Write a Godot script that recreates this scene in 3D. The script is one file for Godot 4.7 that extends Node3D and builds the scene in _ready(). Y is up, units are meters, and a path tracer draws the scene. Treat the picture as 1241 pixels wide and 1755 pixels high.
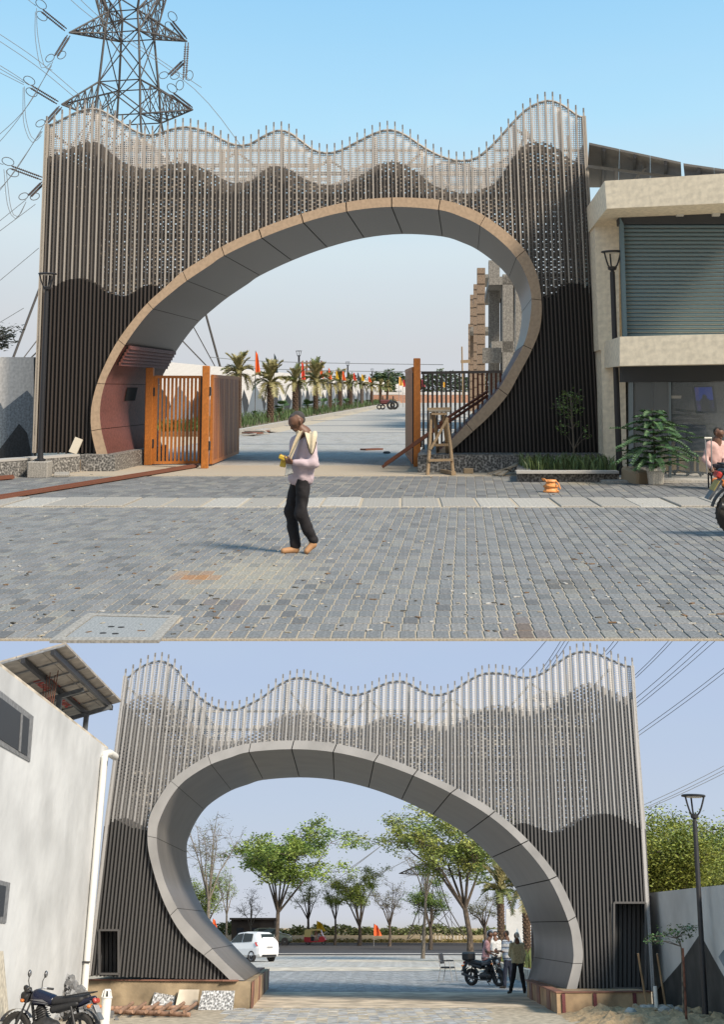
extends Node3D
# Two sites, each with the same kind of gate. The upper one stands on a terrace, the lower one on the slope that falls away below it.
const FL := 2370.0
const CX := 690.0
const CY := 400.0
const EYE := 1.9
const HZ := [668.0, 1588.0]
const VX := [798.0, 582.0]
var th := [0.0, 0.0]
var sk := [0.0, 0.0]
var TW := [Transform3D(), Transform3D()]
var T := {}
var M := {}
var names := {}
var org := {}
var rng := RandomNumberGenerator.new()
var unit_box: BoxMesh
var noise := FastNoiseLite.new()

# ---- mesh builder -------------------------------------------------------
class MB:
	var v := PackedVector3Array()
	var n := PackedVector3Array()
	var c := PackedColorArray()
	var uv := PackedVector2Array()
	var col := Color.WHITE
	func tri(a: Vector3, b: Vector3, d: Vector3, hint := Vector3.ZERO) -> void:
		var nn := (d - a).cross(b - a)
		if nn.length_squared() < 1e-16: return
		nn = nn.normalized()
		if hint != Vector3.ZERO and nn.dot(hint) < 0:
			var t := b
			b = d
			d = t
			nn = -nn
		v.append(a); v.append(b); v.append(d)
		for k in 3:
			n.append(nn); c.append(col); uv.append(Vector2.ZERO)
	func trin(a: Vector3, b: Vector3, d: Vector3, na: Vector3, nb: Vector3, nd: Vector3) -> void:
		var nn := (d - a).cross(b - a)
		if nn.length_squared() < 1e-18: return
		if nn.dot(na + nb + nd) < 0:
			var t := b
			b = d
			d = t
			t = nb
			nb = nd
			nd = t
		v.append(a); v.append(b); v.append(d)
		n.append(na); n.append(nb); n.append(nd)
		for k in 3:
			c.append(col); uv.append(Vector2.ZERO)
	func quad(a: Vector3, b: Vector3, d: Vector3, e: Vector3, hint := Vector3.ZERO) -> void:
		tri(a, b, d, hint)
		tri(a, d, e, hint)
	func quaduv(a: Vector3, b: Vector3, d: Vector3, e: Vector3, ua: Vector2, ub: Vector2, ud: Vector2, ue: Vector2, hint: Vector3) -> void:
		var p := [a, b, d, a, d, e]
		var u := [ua, ub, ud, ua, ud, ue]
		for k in 6:
			v.append(p[k]); uv.append(u[k]); n.append(hint); c.append(col)
	func hexa(p: Array) -> void:   # p[0..3] one face, p[4..7] the opposite face
		var mid := Vector3.ZERO
		for q in p: mid += q
		mid /= 8.0
		for f in [[0, 1, 2, 3], [4, 5, 6, 7], [0, 1, 5, 4], [1, 2, 6, 5], [2, 3, 7, 6], [3, 0, 4, 7]]:
			var ce: Vector3 = (p[f[0]] + p[f[1]] + p[f[2]] + p[f[3]]) / 4.0
			quad(p[f[0]], p[f[1]], p[f[2]], p[f[3]], ce - mid)
	func box(ce: Vector3, s: Vector3, b := Basis.IDENTITY) -> void:
		var h := s / 2
		var p := []
		for q in [[-1, -1, -1], [1, -1, -1], [1, 1, -1], [-1, 1, -1], [-1, -1, 1], [1, -1, 1], [1, 1, 1], [-1, 1, 1]]:
			p.append(ce + b * Vector3(h.x * q[0], h.y * q[1], h.z * q[2]))
		hexa(p)
	func rbox(ce: Vector3, s: Vector3, r: float, b := Basis.IDENTITY) -> void:   # box with chamfered edges
		var h := s / 2
		r = minf(r, minf(h.x, minf(h.y, h.z)) * 0.9)
		var f := func(x: float, y: float, z: float, ax: int) -> Vector3:
			var q := Vector3((h.x - (0.0 if ax == 0 else r)) * x, (h.y - (0.0 if ax == 1 else r)) * y, (h.z - (0.0 if ax == 2 else r)) * z)
			return ce + b * q
		for sg in [-1.0, 1.0]:
			quad(f.call(sg, -1, -1, 0), f.call(sg, 1, -1, 0), f.call(sg, 1, 1, 0), f.call(sg, -1, 1, 0), b * Vector3(sg, 0, 0))
			quad(f.call(-1, sg, -1, 1), f.call(1, sg, -1, 1), f.call(1, sg, 1, 1), f.call(-1, sg, 1, 1), b * Vector3(0, sg, 0))
			quad(f.call(-1, -1, sg, 2), f.call(1, -1, sg, 2), f.call(1, 1, sg, 2), f.call(-1, 1, sg, 2), b * Vector3(0, 0, sg))
			for tg in [-1.0, 1.0]:
				quad(f.call(sg, tg, -1, 0), f.call(sg, tg, 1, 0), f.call(sg, tg, 1, 1), f.call(sg, tg, -1, 1), b * Vector3(sg, tg, 0))
				quad(f.call(sg, -1, tg, 0), f.call(sg, 1, tg, 0), f.call(sg, 1, tg, 2), f.call(sg, -1, tg, 2), b * Vector3(sg, 0, tg))
				quad(f.call(-1, sg, tg, 1), f.call(1, sg, tg, 1), f.call(1, sg, tg, 2), f.call(-1, sg, tg, 2), b * Vector3(0, sg, tg))
				for ug in [-1.0, 1.0]:
					tri(f.call(sg, tg, ug, 0), f.call(sg, tg, ug, 1), f.call(sg, tg, ug, 2), b * Vector3(sg, tg, ug))
	func bar(a: Vector3, b: Vector3, w: float, h: float, up := Vector3.UP) -> void:
		var d := (b - a)
		var l := d.length()
		if l < 1e-5: return
		d /= l
		var s := d.cross(up)
		if s.length() < 0.01: s = d.cross(Vector3.RIGHT)
		s = s.normalized()
		box((a + b) / 2, Vector3(w, h, l), Basis(s, s.cross(d), -d))
	func tube(a: Vector3, b: Vector3, r0: float, r1: float, k := 8, caps := true) -> void:
		var d := (b - a).normalized()
		var s := d.cross(Vector3.UP if absf(d.y) < 0.95 else Vector3.RIGHT).normalized()
		var t := d.cross(s)
		for i in k:
			var t0 := TAU * i / k
			var t1 := TAU * (i + 1) / k
			var n0 := s * cos(t0) + t * sin(t0)
			var n1 := s * cos(t1) + t * sin(t1)
			trin(a + n0 * r0, b + n0 * r1, b + n1 * r1, n0, n0, n1)
			trin(a + n0 * r0, b + n1 * r1, a + n1 * r0, n0, n1, n1)
			if caps:
				tri(a, a + n0 * r0, a + n1 * r0, -d)
				tri(b, b + n0 * r1, b + n1 * r1, d)
	func path(pts: Array, r, k := 7) -> void:   # swept tube; r number or array
		var m := pts.size()
		var fr := []
		var s := Vector3.ZERO
		for i in m:
			var d: Vector3 = (pts[mini(i + 1, m - 1)] - pts[maxi(i - 1, 0)]).normalized()
			if s == Vector3.ZERO:
				s = d.cross(Vector3.UP if absf(d.y) < 0.95 else Vector3.RIGHT).normalized()
			else:
				s = (s - d * s.dot(d)).normalized()
			fr.append([s, d.cross(s)])
		for i in m - 1:
			var r0: float = r[i] if r is Array else r
			var r1: float = r[i + 1] if r is Array else r
			for j in k:
				var t0 := TAU * j / k
				var t1 := TAU * (j + 1) / k
				var a0: Vector3 = fr[i][0] * cos(t0) + fr[i][1] * sin(t0)
				var a1: Vector3 = fr[i][0] * cos(t1) + fr[i][1] * sin(t1)
				var b0: Vector3 = fr[i + 1][0] * cos(t0) + fr[i + 1][1] * sin(t0)
				var b1: Vector3 = fr[i + 1][0] * cos(t1) + fr[i + 1][1] * sin(t1)
				trin(pts[i] + a0 * r0, pts[i + 1] + b0 * r1, pts[i + 1] + b1 * r1, a0, b0, b1)
				trin(pts[i] + a0 * r0, pts[i + 1] + b1 * r1, pts[i] + a1 * r0, a0, b1, a1)
		for e in [0, m - 1]:
			var re: float = r[e] if r is Array else r
			var dd: Vector3 = (pts[0] - pts[1]) if e == 0 else (pts[m - 1] - pts[m - 2])
			for j in k:
				var t0 := TAU * j / k
				var t1 := TAU * (j + 1) / k
				tri(pts[e], pts[e] + (fr[e][0] * cos(t0) + fr[e][1] * sin(t0)) * re, pts[e] + (fr[e][0] * cos(t1) + fr[e][1] * sin(t1)) * re, dd)
	func lathe(ce: Vector3, prof: Array, k := 16, b := Basis.IDENTITY) -> void:   # prof: [r, y] from bottom to top
		for i in prof.size() - 1:
			var p: Array = prof[i]
			var q: Array = prof[i + 1]
			var sl := Vector2(q[1] - p[1], p[0] - q[0])
			if sl.length() < 1e-6: continue
			sl = sl.normalized()
			for j in k:
				var t0 := TAU * j / k
				var t1 := TAU * (j + 1) / k
				var e0 := Vector3(cos(t0), 0, sin(t0))
				var e1 := Vector3(cos(t1), 0, sin(t1))
				var n0 := b * (e0 * sl.x + Vector3.UP * sl.y)
				var n1 := b * (e1 * sl.x + Vector3.UP * sl.y)
				var A: Vector3 = ce + b * (e0 * p[0] + Vector3.UP * p[1])
				var B: Vector3 = ce + b * (e0 * q[0] + Vector3.UP * q[1])
				var C: Vector3 = ce + b * (e1 * q[0] + Vector3.UP * q[1])
				var D: Vector3 = ce + b * (e1 * p[0] + Vector3.UP * p[1])
				trin(A, B, C, n0, n0, n1)
				trin(A, C, D, n0, n1, n1)
	func ball(ce: Vector3, r: Vector3, k := 8, m := 6, b := Basis.IDENTITY) -> void:
		for i in m:
			var a0 := PI * i / m - PI / 2
			var a1 := PI * (i + 1) / m - PI / 2
			for j in k:
				var t0 := TAU * j / k
				var t1 := TAU * (j + 1) / k
				var q := []
				for w in [[a0, t0], [a1, t0], [a1, t1], [a0, t1]]:
					q.append(Vector3(cos(w[0]) * cos(w[1]), sin(w[0]), cos(w[0]) * sin(w[1])))
				var f := []
				var g := []
				for w in q:
					f.append(ce + b * (w * r))
					g.append((b * (w / r)).normalized())
				trin(f[0], f[1], f[2], g[0], g[1], g[2])
				trin(f[0], f[2], f[3], g[0], g[2], g[3])
	func prism(poly: PackedVector2Array, o: Vector3, ex: Vector3, ey: Vector3, ez: Vector3) -> void:   # poly in ex/ey, pushed along ez
		var ix := Geometry2D.triangulate_polygon(poly)
		var at := func(p: Vector2) -> Vector3: return o + ex * p.x + ey * p.y
		for i in range(0, ix.size(), 3):
			var a: Vector3 = at.call(poly[ix[i]])
			var b: Vector3 = at.call(poly[ix[i + 1]])
			var d: Vector3 = at.call(poly[ix[i + 2]])
			tri(a, b, d, -ez)
			tri(a + ez, b + ez, d + ez, ez)
		var cw := 1.0 if Geometry2D.is_polygon_clockwise(poly) else -1.0
		for i in poly.size():
			var p := poly[i]
			var q := poly[(i + 1) % poly.size()]
			var e := (q - p).orthogonal() * -cw
			quad(at.call(p), at.call(q), at.call(q) + ez, at.call(p) + ez, -(ex * e.x + ey * e.y))
	func add(o: MB, x: Transform3D) -> void:
		for i in o.v.size():
			v.append(x * o.v[i]); n.append((x.basis * o.n[i]).normalized()); c.append(o.c[i]); uv.append(o.uv[i])
	func mesh(o := Vector3.ZERO) -> ArrayMesh:
		var w := v
		if o != Vector3.ZERO:
			w = PackedVector3Array()
			w.resize(v.size())
			for i in v.size(): w[i] = v[i] - o
		var arr := []
		arr.resize(Mesh.ARRAY_MAX)
		arr[Mesh.ARRAY_VERTEX] = w
		arr[Mesh.ARRAY_NORMAL] = n
		arr[Mesh.ARRAY_COLOR] = c
		arr[Mesh.ARRAY_TEX_UV] = uv
		var m := ArrayMesh.new()
		m.add_surface_from_arrays(Mesh.PRIMITIVE_TRIANGLES, arr)
		return m

# ---- places -------------------------------------------------------------
func at_d(w: int, px: float, py: float, d: float) -> Vector3:
	var a := (px - CX) / FL
	var b := -(py - CY) / FL
	var y: float = b * cos(th[w]) + sin(th[w])
	var dd: float = cos(th[w]) - b * sin(th[w])
	return Vector3(a / dd * d, y / dd * d + EYE, -d)
func gnd(w: int, px: float, py: float, h := 0.0) -> Vector3:
	var a := (px - CX) / FL
	var b := -(py - CY) / FL
	var y: float = b * cos(th[w]) + sin(th[w])
	var dd: float = cos(th[w]) - b * sin(th[w])
	var k := (h - EYE) / y
	return Vector3(a * k, h, -dd * k)
func hgt(w: int, base: Vector3, py: float) -> float:   # height above the base at which a thing over it reaches picture row py
	return at_d(w, CX, py, -base.z).y - base.y
func wid(w: int, base: Vector3, pixels: float, py: float) -> float:
	return at_d(w, CX + pixels, py, -base.z).x - at_d(w, CX, py, -base.z).x
func dv(w: int, off: float) -> Vector3:
	return Vector3(sk[w] * off, 0, -off)

# ---- nodes --------------------------------------------------------------
func numbered(parent: Node, called: String) -> String:
	var key := str(parent.get_instance_id()) + called
	var k: int = names.get(key, 0)
	names[key] = k + 1
	return called if k == 0 else "%s_%03d" % [called, k]
func thing(called: String, label: String, category: String, w: int, base: Vector3, group := "", rot := 0.0) -> Node3D:
	var o := Node3D.new()
	o.name = numbered(self, called)
	add_child(o, true)
	o.transform = TW[w] * Transform3D(Basis(Vector3.UP, rot), base)
	org[o] = base if rot == 0.0 else Vector3.ZERO
	o.set_meta("label", label)
	o.set_meta("category", category)
	if group: o.set_meta("group", group)
	return o
func part(p: Node3D, called: String, mb: MB, m: Material, kind := "") -> MeshInstance3D:
	var o := MeshInstance3D.new()
	o.name = numbered(p, called)
	var oo: Vector3 = org.get(p, Vector3.ZERO)
	o.mesh = mb.mesh(oo)
	org[o] = oo
	o.material_override = m
	p.add_child(o, true)
	if kind: o.set_meta("kind", kind)
	return o
func inst(p: Node3D, called: String, me: Mesh, m: Material, x: Transform3D) -> MeshInstance3D:   # a shared mesh
	var o := MeshInstance3D.new()
	o.name = numbered(p, called)
	o.mesh = me
	if m: o.material_override = m
	p.add_child(o, true)
	x.origin -= org.get(p, Vector3.ZERO)
	o.transform = x
	return o
func bar_part(p: Node3D, called: String, a: Vector3, b: Vector3, w: float, h: float, m: Material, side := Vector3.RIGHT) -> MeshInstance3D:
	var d := b - a
	var l := d.length()
	d /= l
	var s := (side - d * side.dot(d)).normalized()
	return inst(p, called, unit_box, m, Transform3D(Basis(s * w, d * l, s.cross(d) * h), (a + b) / 2))
func struct(called: String, w: int, mb: MB, m: Material, kind := "structure") -> MeshInstance3D:
	var o := MeshInstance3D.new()
	o.name = numbered(self, called)
	o.mesh = mb.mesh()
	o.material_override = m
	add_child(o, true)
	o.transform = TW[w]
	o.set_meta("kind", kind)
	return o
func single(called: String, label: String, category: String, w: int, mb: MB, base: Vector3, m: Material, group := "") -> MeshInstance3D:
	var o := MeshInstance3D.new()
	o.name = numbered(self, called)
	o.mesh = mb.mesh(base)
	o.material_override = m
	add_child(o, true)
	o.transform = TW[w] * Transform3D(Basis.IDENTITY, base)
	org[o] = base
	o.set_meta("label", label)
	o.set_meta("category", category)
	if group: o.set_meta("group", group)
	return o

# ---- materials ----------------------------------------------------------
func tex_from(size: int, f: Callable) -> ImageTexture:
	var data := PackedByteArray()
	data.resize(size * size * 4)
	for y in size:
		for x in size:
			var q: Color = f.call(x, y)
			var i := (y * size + x) * 4
			data[i] = int(clampf(q.r, 0, 1) * 255); data[i + 1] = int(clampf(q.g, 0, 1) * 255); data[i + 2] = int(clampf(q.b, 0, 1) * 255); data[i + 3] = int(clampf(q.a, 0, 1) * 255)
	return ImageTexture.create_from_image(Image.create_from_data(size, size, false, Image.FORMAT_RGBA8, data))
func noise_tex(sd: int, freq: float, lo: float, hi: float, oct := 4, kind := FastNoiseLite.TYPE_SIMPLEX_SMOOTH, size := 512, sx := 1.0, power := 1.0) -> ImageTexture:
	var nz := FastNoiseLite.new()
	nz.seed = sd
	nz.frequency = freq
	nz.noise_type = kind
	nz.fractal_octaves = oct
	if oct == 1: nz.fractal_type = FastNoiseLite.FRACTAL_NONE
	var im := nz.get_seamless_image(size, size)
	im.convert(Image.FORMAT_L8)
	var src := im.get_data()
	var data := PackedByteArray()
	data.resize(size * size)
	for y in size:
		for x in size:
			var q := src[int(y * sx) % size * size + x] / 255.0
			data[y * size + x] = int(clampf(lo + (hi - lo) * pow(q, power), 0, 1) * 255)
	return ImageTexture.create_from_image(Image.create_from_data(size, size, false, Image.FORMAT_L8, data))
func normal_from(t: ImageTexture, k: float) -> ImageTexture:
	var im := t.get_image().duplicate()
	im.convert(Image.FORMAT_RGBA8)
	im.bump_map_to_normal_map(k)
	return ImageTexture.create_from_image(im)
func mat(called: String, r: float, g: float, b: float, rough := 0.8, tex := "grain", scale := 1.0, metal := 0.0, bump := 0.0) -> StandardMaterial3D:
	if M.has(called): return M[called]
	var m := StandardMaterial3D.new()
	m.resource_name = called
	m.albedo_color = Color(r, g, b).linear_to_srgb()
	m.roughness = rough
	m.metallic = metal
	if tex:
		m.albedo_texture = T[tex]
		m.uv1_triplanar = true
		m.uv1_world_triplanar = true
		m.uv1_scale = Vector3.ONE * scale
	if bump > 0:
		m.normal_enabled = true
		m.normal_texture = T[tex + "_n"] if T.has(tex + "_n") else T.grain_n
		m.normal_scale = bump
	m.vertex_color_use_as_albedo = true
	M[called] = m
	return m
func textures() -> void:
	T.grain = noise_tex(3, 0.05, 0.72, 1.06, 5)
	T.blotch = noise_tex(5, 0.014, 0.66, 1.12, 6)
	T.soft = noise_tex(9, 0.012, 0.84, 1.05, 5)
	T.metal = noise_tex(29, 0.02, 0.86, 1.06, 5)
	T.speck = noise_tex(7, 0.09, 0.15, 1.35, 1, FastNoiseLite.TYPE_CELLULAR)
	T.wood = noise_tex(11, 0.06, 0.55, 1.1, 4, FastNoiseLite.TYPE_SIMPLEX_SMOOTH, 512, 0.12)
	T.bark = noise_tex(13, 0.06, 0.4, 1.15, 4, FastNoiseLite.TYPE_SIMPLEX_SMOOTH, 512, 0.35)
	T.rust = noise_tex(17, 0.03, 0.45, 1.2, 6)
	T.sand = noise_tex(19, 0.07, 0.7, 1.1, 6)
	T.speckle = noise_tex(23, 0.16, 0.2, 1.3, 1)
	T.grain_n = normal_from(T.grain, 4.0)
	T.bark_n = normal_from(T.bark, 6.0)
	T.sand_n = normal_from(T.sand, 5.0)
	T.wood_n = normal_from(T.wood, 4.0)
	# see-through sheet metal: round holes in rows, and slotted holes in columns
	T.mesh_holes = tex_from(64, func(x, y):
		var u := fmod(x / 16.0, 1.0) - 0.5
		var vv := fmod(y / 16.0, 1.0) - 0.5
		return Color(1, 1, 1, 0.0 if absf(u) < 0.30 and absf(vv) < 0.30 else 1.0))
	T.slot_holes = tex_from(64, func(x, y):
		var cc := int(x / 16.0)
		var u := fmod(x / 16.0, 1.0) - 0.5
		var vv := fmod(y / 16.0 + (0.5 if cc % 2 == 1 else 0.0), 1.0) - 0.5
		return Color(1, 1, 1, 0.0 if absf(u) < 0.27 and absf(vv) < 0.17 else 1.0))

# ---- the gates ----------------------------------------------------------
func curve_y(c: PackedVector2Array, x: float) -> float:
	if x <= c[0].x: return c[0].y
	var m := c.size()
	for i in m - 1:
		if x <= c[i + 1].x:
			var t := (x - c[i].x) / (c[i + 1].x - c[i].x)
			return cubic_interpolate(c[i].y, c[i + 1].y, c[maxi(i - 1, 0)].y, c[mini(i + 2, m - 1)].y, t)
	return c[m - 1].y
func line_x(c: PackedVector2Array, y: float) -> float:   # x of an edge at row y, the points ordered downwards
	for i in c.size() - 1:
		if y <= c[i + 1].y or i == c.size() - 2:
			return lerpf(c[i].x, c[i + 1].x, (y - c[i].y) / (c[i + 1].y - c[i].y))
	return c[0].x
func smooth_at(c: PackedVector2Array, t: float) -> Vector2:
	var i := clampi(int(t), 0, c.size() - 2)
	return c[i].cubic_interpolate(c[i + 1], c[maxi(i - 1, 0)], c[mini(i + 2, c.size() - 1)], t - i)
func pv(a: Array) -> PackedVector2Array:
	var r := PackedVector2Array()
	for i in range(0, a.size(), 2): r.append(Vector2(a[i], a[i + 1]))
	return r

func gate(g: Node3D, w: int, s: Dictionary) -> void:
	var D: float = s.D
	var dep: float = s.depth
	var w1: PackedVector2Array = s.w1
	var w2: PackedVector2Array = s.w2
	var w3: PackedVector2Array = s.w3
	var L: PackedVector2Array = s.L
	var R: PackedVector2Array = s.R
	var O: PackedVector2Array = s.O
	var I: PackedVector2Array = s.I
	var F := func(x: float, y: float, off: float) -> Vector3: return at_d(w, x, y, D) + dv(w, off)
	var ring := PackedVector2Array()
	for k in (O.size() - 1) * 4 + 1:
		ring.append(smooth_at(O, k / 4.0).lerp(smooth_at(I, k / 4.0), 0.5))
	var closed := ring.duplicate()
	closed.append(ring[ring.size() - 1] + Vector2(-2 if w == 0 else 2, 60))
	closed.append(ring[0] + Vector2(2, 60))
	var bottom := func(x: float) -> float: return lerpf(s.bl, s.br, (x - L[L.size() - 1].x) / (R[R.size() - 1].x - L[L.size() - 1].x))
	var shut := func(x: float, y: float) -> bool:
		for q in s.doors:
			if x > q[0] and x < q[2] and y > q[1] and y < q[3]: return true
		return false
	var spans := func(t: float, y0: float, y1: float) -> Array:   # the stretches of a tube line that are not taken by the arch or a door
		var out := []
		var from := -1.0
		var y := y0
		while y <= y1 + 0.01:
			var x := lerpf(line_x(L, y), line_x(R, y), t)
			var ok: bool = y <= bottom.call(x) and not Geometry2D.is_point_in_polygon(Vector2(x, y), closed) and not shut.call(x, y)
			if ok and from < 0: from = y
			if (not ok or y + 1.5 > y1) and from >= 0:
				if y - from > 2: out.append([from, y])
				from = -1.0
			y += 1.5
		return out
	var X := func(t: float, y: float) -> float: return lerpf(line_x(L, y), line_x(R, y), t)
	# tubes
	var n: int = s.tubes
	for i in n + 1:
		var t := float(i) / n
		var long := i % 2 == 0
		var xt: float = X.call(t, 250.0 if w == 0 else 1200.0)
		var y0 := (curve_y(w1, xt) - 13.0) if long else curve_y(w2, xt) + rng.randf_range(-1.5, 2.0)
		for sp in spans.call(t, y0, 830.0 if w == 0 else 1720.0):
			var ys: Array = [sp[0], sp[1]]
			var y3 := curve_y(w3, X.call(t, sp[0] if sp[0] > 450 and w == 0 or sp[0] > 1380 else (490.0 if w == 0 else 1410.0)))
			if sp[0] < y3 and sp[1] > y3: ys = [sp[0], y3, sp[1]]
			for k in ys.size() - 1:
				var low: bool = ys[k] >= y3 - 0.1
				var a: Vector3 = F.call(X.call(t, ys[k]), ys[k], 0.0)
				var b: Vector3 = F.call(X.call(t, ys[k + 1]), ys[k + 1], 0.0)
				bar_part(g, "tube" if not low else "dark_tube", a, b, s.tw * (1.0 if long or low else 0.8), 0.06, s.m_low if low else (s.m_long if long else s.m_short))
			if long and sp[0] == y0:
				var a: Vector3 = F.call(X.call(t, y0), y0, 0.0)
				bar_part(g, "tube_cap", a + Vector3(0, -0.10, 0), a + Vector3(0, 0.012, 0), s.tw * 0.9, 0.062, M.tip)
	# sheets behind the tubes, in front and at the back
	var sheets := [MB.new(), MB.new(), MB.new(), MB.new(), MB.new(), MB.new()]
	var cols := 170
	for i in cols:
		var t0 := float(i) / cols
		var t1 := float(i + 1) / cols
		var tm := (t0 + t1) / 2
		for face in 2:
			var off := 0.16 if face == 0 else dep - 0.16
			var xm: float = X.call(tm, 260.0 if w == 0 else 1200.0)
			if face == 1 and w == 0: xm = X.call(1.0 - tm, 260.0 if w == 0 else 1200.0)
			var ya := curve_y(w1, xm)
			var yb := curve_y(w2, xm)
			var yc := curve_y(w3, xm)
			if face == 1 and w == 0: yb += 18
			for z in 3:
				var a: float = [ya, yb, yc][z]
				var b: float = [yb, yc, 830.0 if w == 0 else 1720.0][z]
				for sp in spans.call(tm, a, b):
					var p := []
					var u := []
					for q in [[t0, sp[0]], [t1, sp[0]], [t1, sp[1]], [t0, sp[1]]]:
						var xx: float = X.call(q[0], q[1])
						# the tops follow the wave
						var yy: float = q[1]
						if absf(q[1] - a) < 0.01 and z < 2:
							var xw: float = X.call(q[0] if face == 0 or w == 1 else 1.0 - q[0], 260.0 if w == 0 else 1200.0)
							yy = curve_y(w1 if z == 0 else w2, xw) + (18.0 if face == 1 and w == 0 and z == 1 else 0.0)
						elif absf(q[1] - b) < 1.6 and z == 0:
							var xw: float = X.call(q[0] if face == 0 or w == 1 else 1.0 - q[0], 260.0 if w == 0 else 1200.0)
							yy = curve_y(w2, xw) + (18.0 if face == 1 and w == 0 else 0.0)
						var P: Vector3 = F.call(xx, yy, off)
						p.append(P)
						u.append(Vector2(P.x, -P.y))
					sheets[z + face * 3].quaduv(p[0], p[1], p[2], p[3], u[0], u[1], u[2], u[3], Vector3(0, 0, 1 if face == 0 else -1))
	for z in 6:
		if sheets[z].v.size() and z % 3 == 2:   # left and right of the arch
			for e in [-1, 1]:
				var half := MB.new()
				var q: MB = sheets[z]
				var mid: float = F.call((O[0].x + O[O.size() - 1].x) / 2, s.bl, 0.0).x
				for i in range(0, q.v.size(), 3):
					if (q.v[i].x - mid) * e > 0:
						for k in 3:
							half.v.append(q.v[i + k]); half.n.append(q.n[i + k]); half.c.append(q.c[i + k]); half.uv.append(q.uv[i + k])
				if half.v.size(): part(g, "solid_panel", half, s.m_solid)
		elif sheets[z].v.size():
			part(g, ["mesh_panel", "perforated_panel", "solid_panel"][z % 3], sheets[z], [s.m_mesh, s.m_perf if z < 3 else s.m_rear, s.m_solid][z % 3])
	# rim along the top wave and the two end profiles
	for face in 2:
		var pts := []
		for i in 121:
			var t := i / 120.0
			var x: float = X.call(t, 260.0 if w == 0 else 1200.0)
			pts.append(F.call(X.call(t, curve_y(w1, x)), curve_y(w1, x if face == 0 or w == 1 else X.call(1.0 - t, 260.0 if w == 0 else 1200.0)), 0.14 if face == 0 else dep - 0.14))
		var mb := MB.new()
		mb.path(pts, 0.03, 5)
		part(g, "top_rim", mb, s.m_long)
	for e in [L, R]:
		var top: float = curve_y(w1, e[0].x)
		var bot: float = s.bl if e == L else s.br
		for off in [0.05, dep - 0.05]:
			bar_part(g, "edge_profile", F.call(line_x(e, top), top, off), F.call(line_x(e, bot), bot, off), 0.09, 0.16, s.m_edge)
		var mb := MB.new()
		var q := [F.call(line_x(e, top + 40), top + 40, 0.1), F.call(line_x(e, bot), bot, 0.1), F.call(line_x(e, bot), bot, dep - 0.1), F.call(line_x(e, top + 40), top + 40, dep - 0.1)]
		mb.quad(q[0], q[1], q[2], q[3], Vector3(-1 if e == L else 1, 0, 0))
		part(g, "side_panel", mb, s.m_solid)
	# steel frame inside
	for off in [0.42, dep * 0.5, dep - 0.42]:
		var np: int = s.posts
		for i in np + 1:
			var t := (i + (0.0 if off < 1 else 0.35)) / (np + 0.5)
			var x: float = X.call(t, 260.0 if w == 0 else 1200.0)
			for sp in spans.call(t, curve_y(w1, x) + 2, 830.0 if w == 0 else 1720.0):
				bar_part(g, "frame_post", F.call(X.call(t, sp[0]), sp[0], off), F.call(X.call(t, sp[1]), sp[1], off), 0.09, 0.09, s.m_frame)
				break
			if i < np:
				var t2 := t + 1.0 / (np + 0.5)
				var x2: float = X.call(t2, 260.0 if w == 0 else 1200.0)
				var A := Vector2(x, curve_y(w1, x) + 8)
				var B := Vector2(x2, curve_y(w1, x2) + 95)
				if i % 2 == 1:
					A.y += 87
					B.y -= 87
				if not Geometry2D.is_point_in_polygon(B, closed) and not Geometry2D.is_point_in_polygon(A, closed) and not Geometry2D.is_point_in_polygon((A + B) / 2, closed):
					bar_part(g, "frame_brace", F.call(A.x, A.y, off), F.call(B.x, B.y, off + 0.05), 0.06, 0.06, s.m_frame)
		for y in s.rails:
			var from := -1.0
			for k in 131:
				var x: float = X.call(k / 130.0, y)
				var ok: bool = y > curve_y(w1, x) + 3 and not Geometry2D.is_point_in_polygon(Vector2(x, y), closed)
				if ok and from < 0: from = x
				if (not ok or k == 130) and from >= 0:
					if x - from > 20: bar_part(g, "frame_rail", F.call(from, y, off + 0.06), F.call(x, y, off + 0.06), 0.08, 0.08, s.m_frame, Vector3.UP)
					from = -1.0
	# the arch: face panels, soffit panels, and a dark backing in the joints
	var back := MB.new()
	var rear := MB.new()
	var lo := -0.16
	for k in (O.size() - 1) * 4:
		var a := k / 4.0
		var b := (k + 1) / 4.0
		var oa := smooth_at(O, a)
		var ob := smooth_at(O, b)
		var ia := smooth_at(I, a)
		var ib := smooth_at(I, b)
		var f := 0.18
		back.quad(F.call(oa.x, oa.y, lo + 0.05), F.call(ob.x, ob.y, lo + 0.05), F.call(ib.lerp(ob, f).x, ib.lerp(ob, f).y, lo + 0.05), F.call(ia.lerp(oa, f).x, ia.lerp(oa, f).y, lo + 0.05), Vector3(0, 0, 1))
		back.quad(F.call(ia.lerp(oa, f).x, ia.lerp(oa, f).y, lo + 0.05), F.call(ib.lerp(ob, f).x, ib.lerp(ob, f).y, lo + 0.05), F.call(ib.lerp(ob, f).x, ib.lerp(ob, f).y, dep + 0.1), F.call(ia.lerp(oa, f).x, ia.lerp(oa, f).y, dep + 0.1))
		rear.quad(F.call(oa.x, oa.y, dep + 0.16), F.call(ob.x, ob.y, dep + 0.16), F.call(ib.x, ib.y, dep + 0.16), F.call(ia.x, ia.y, dep + 0.16), Vector3(0, 0, -1))
		rear.quad(F.call(oa.x, oa.y, dep - 0.1), F.call(ob.x, ob.y, dep - 0.1), F.call(ob.x, ob.y, dep + 0.16), F.call(oa.x, oa.y, dep + 0.16))
	part(g, "arch_backing", back, M.gap)
	part(g, "rear_arch_face", rear, s.m_ring)
	var js: Array = s.joints
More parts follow.
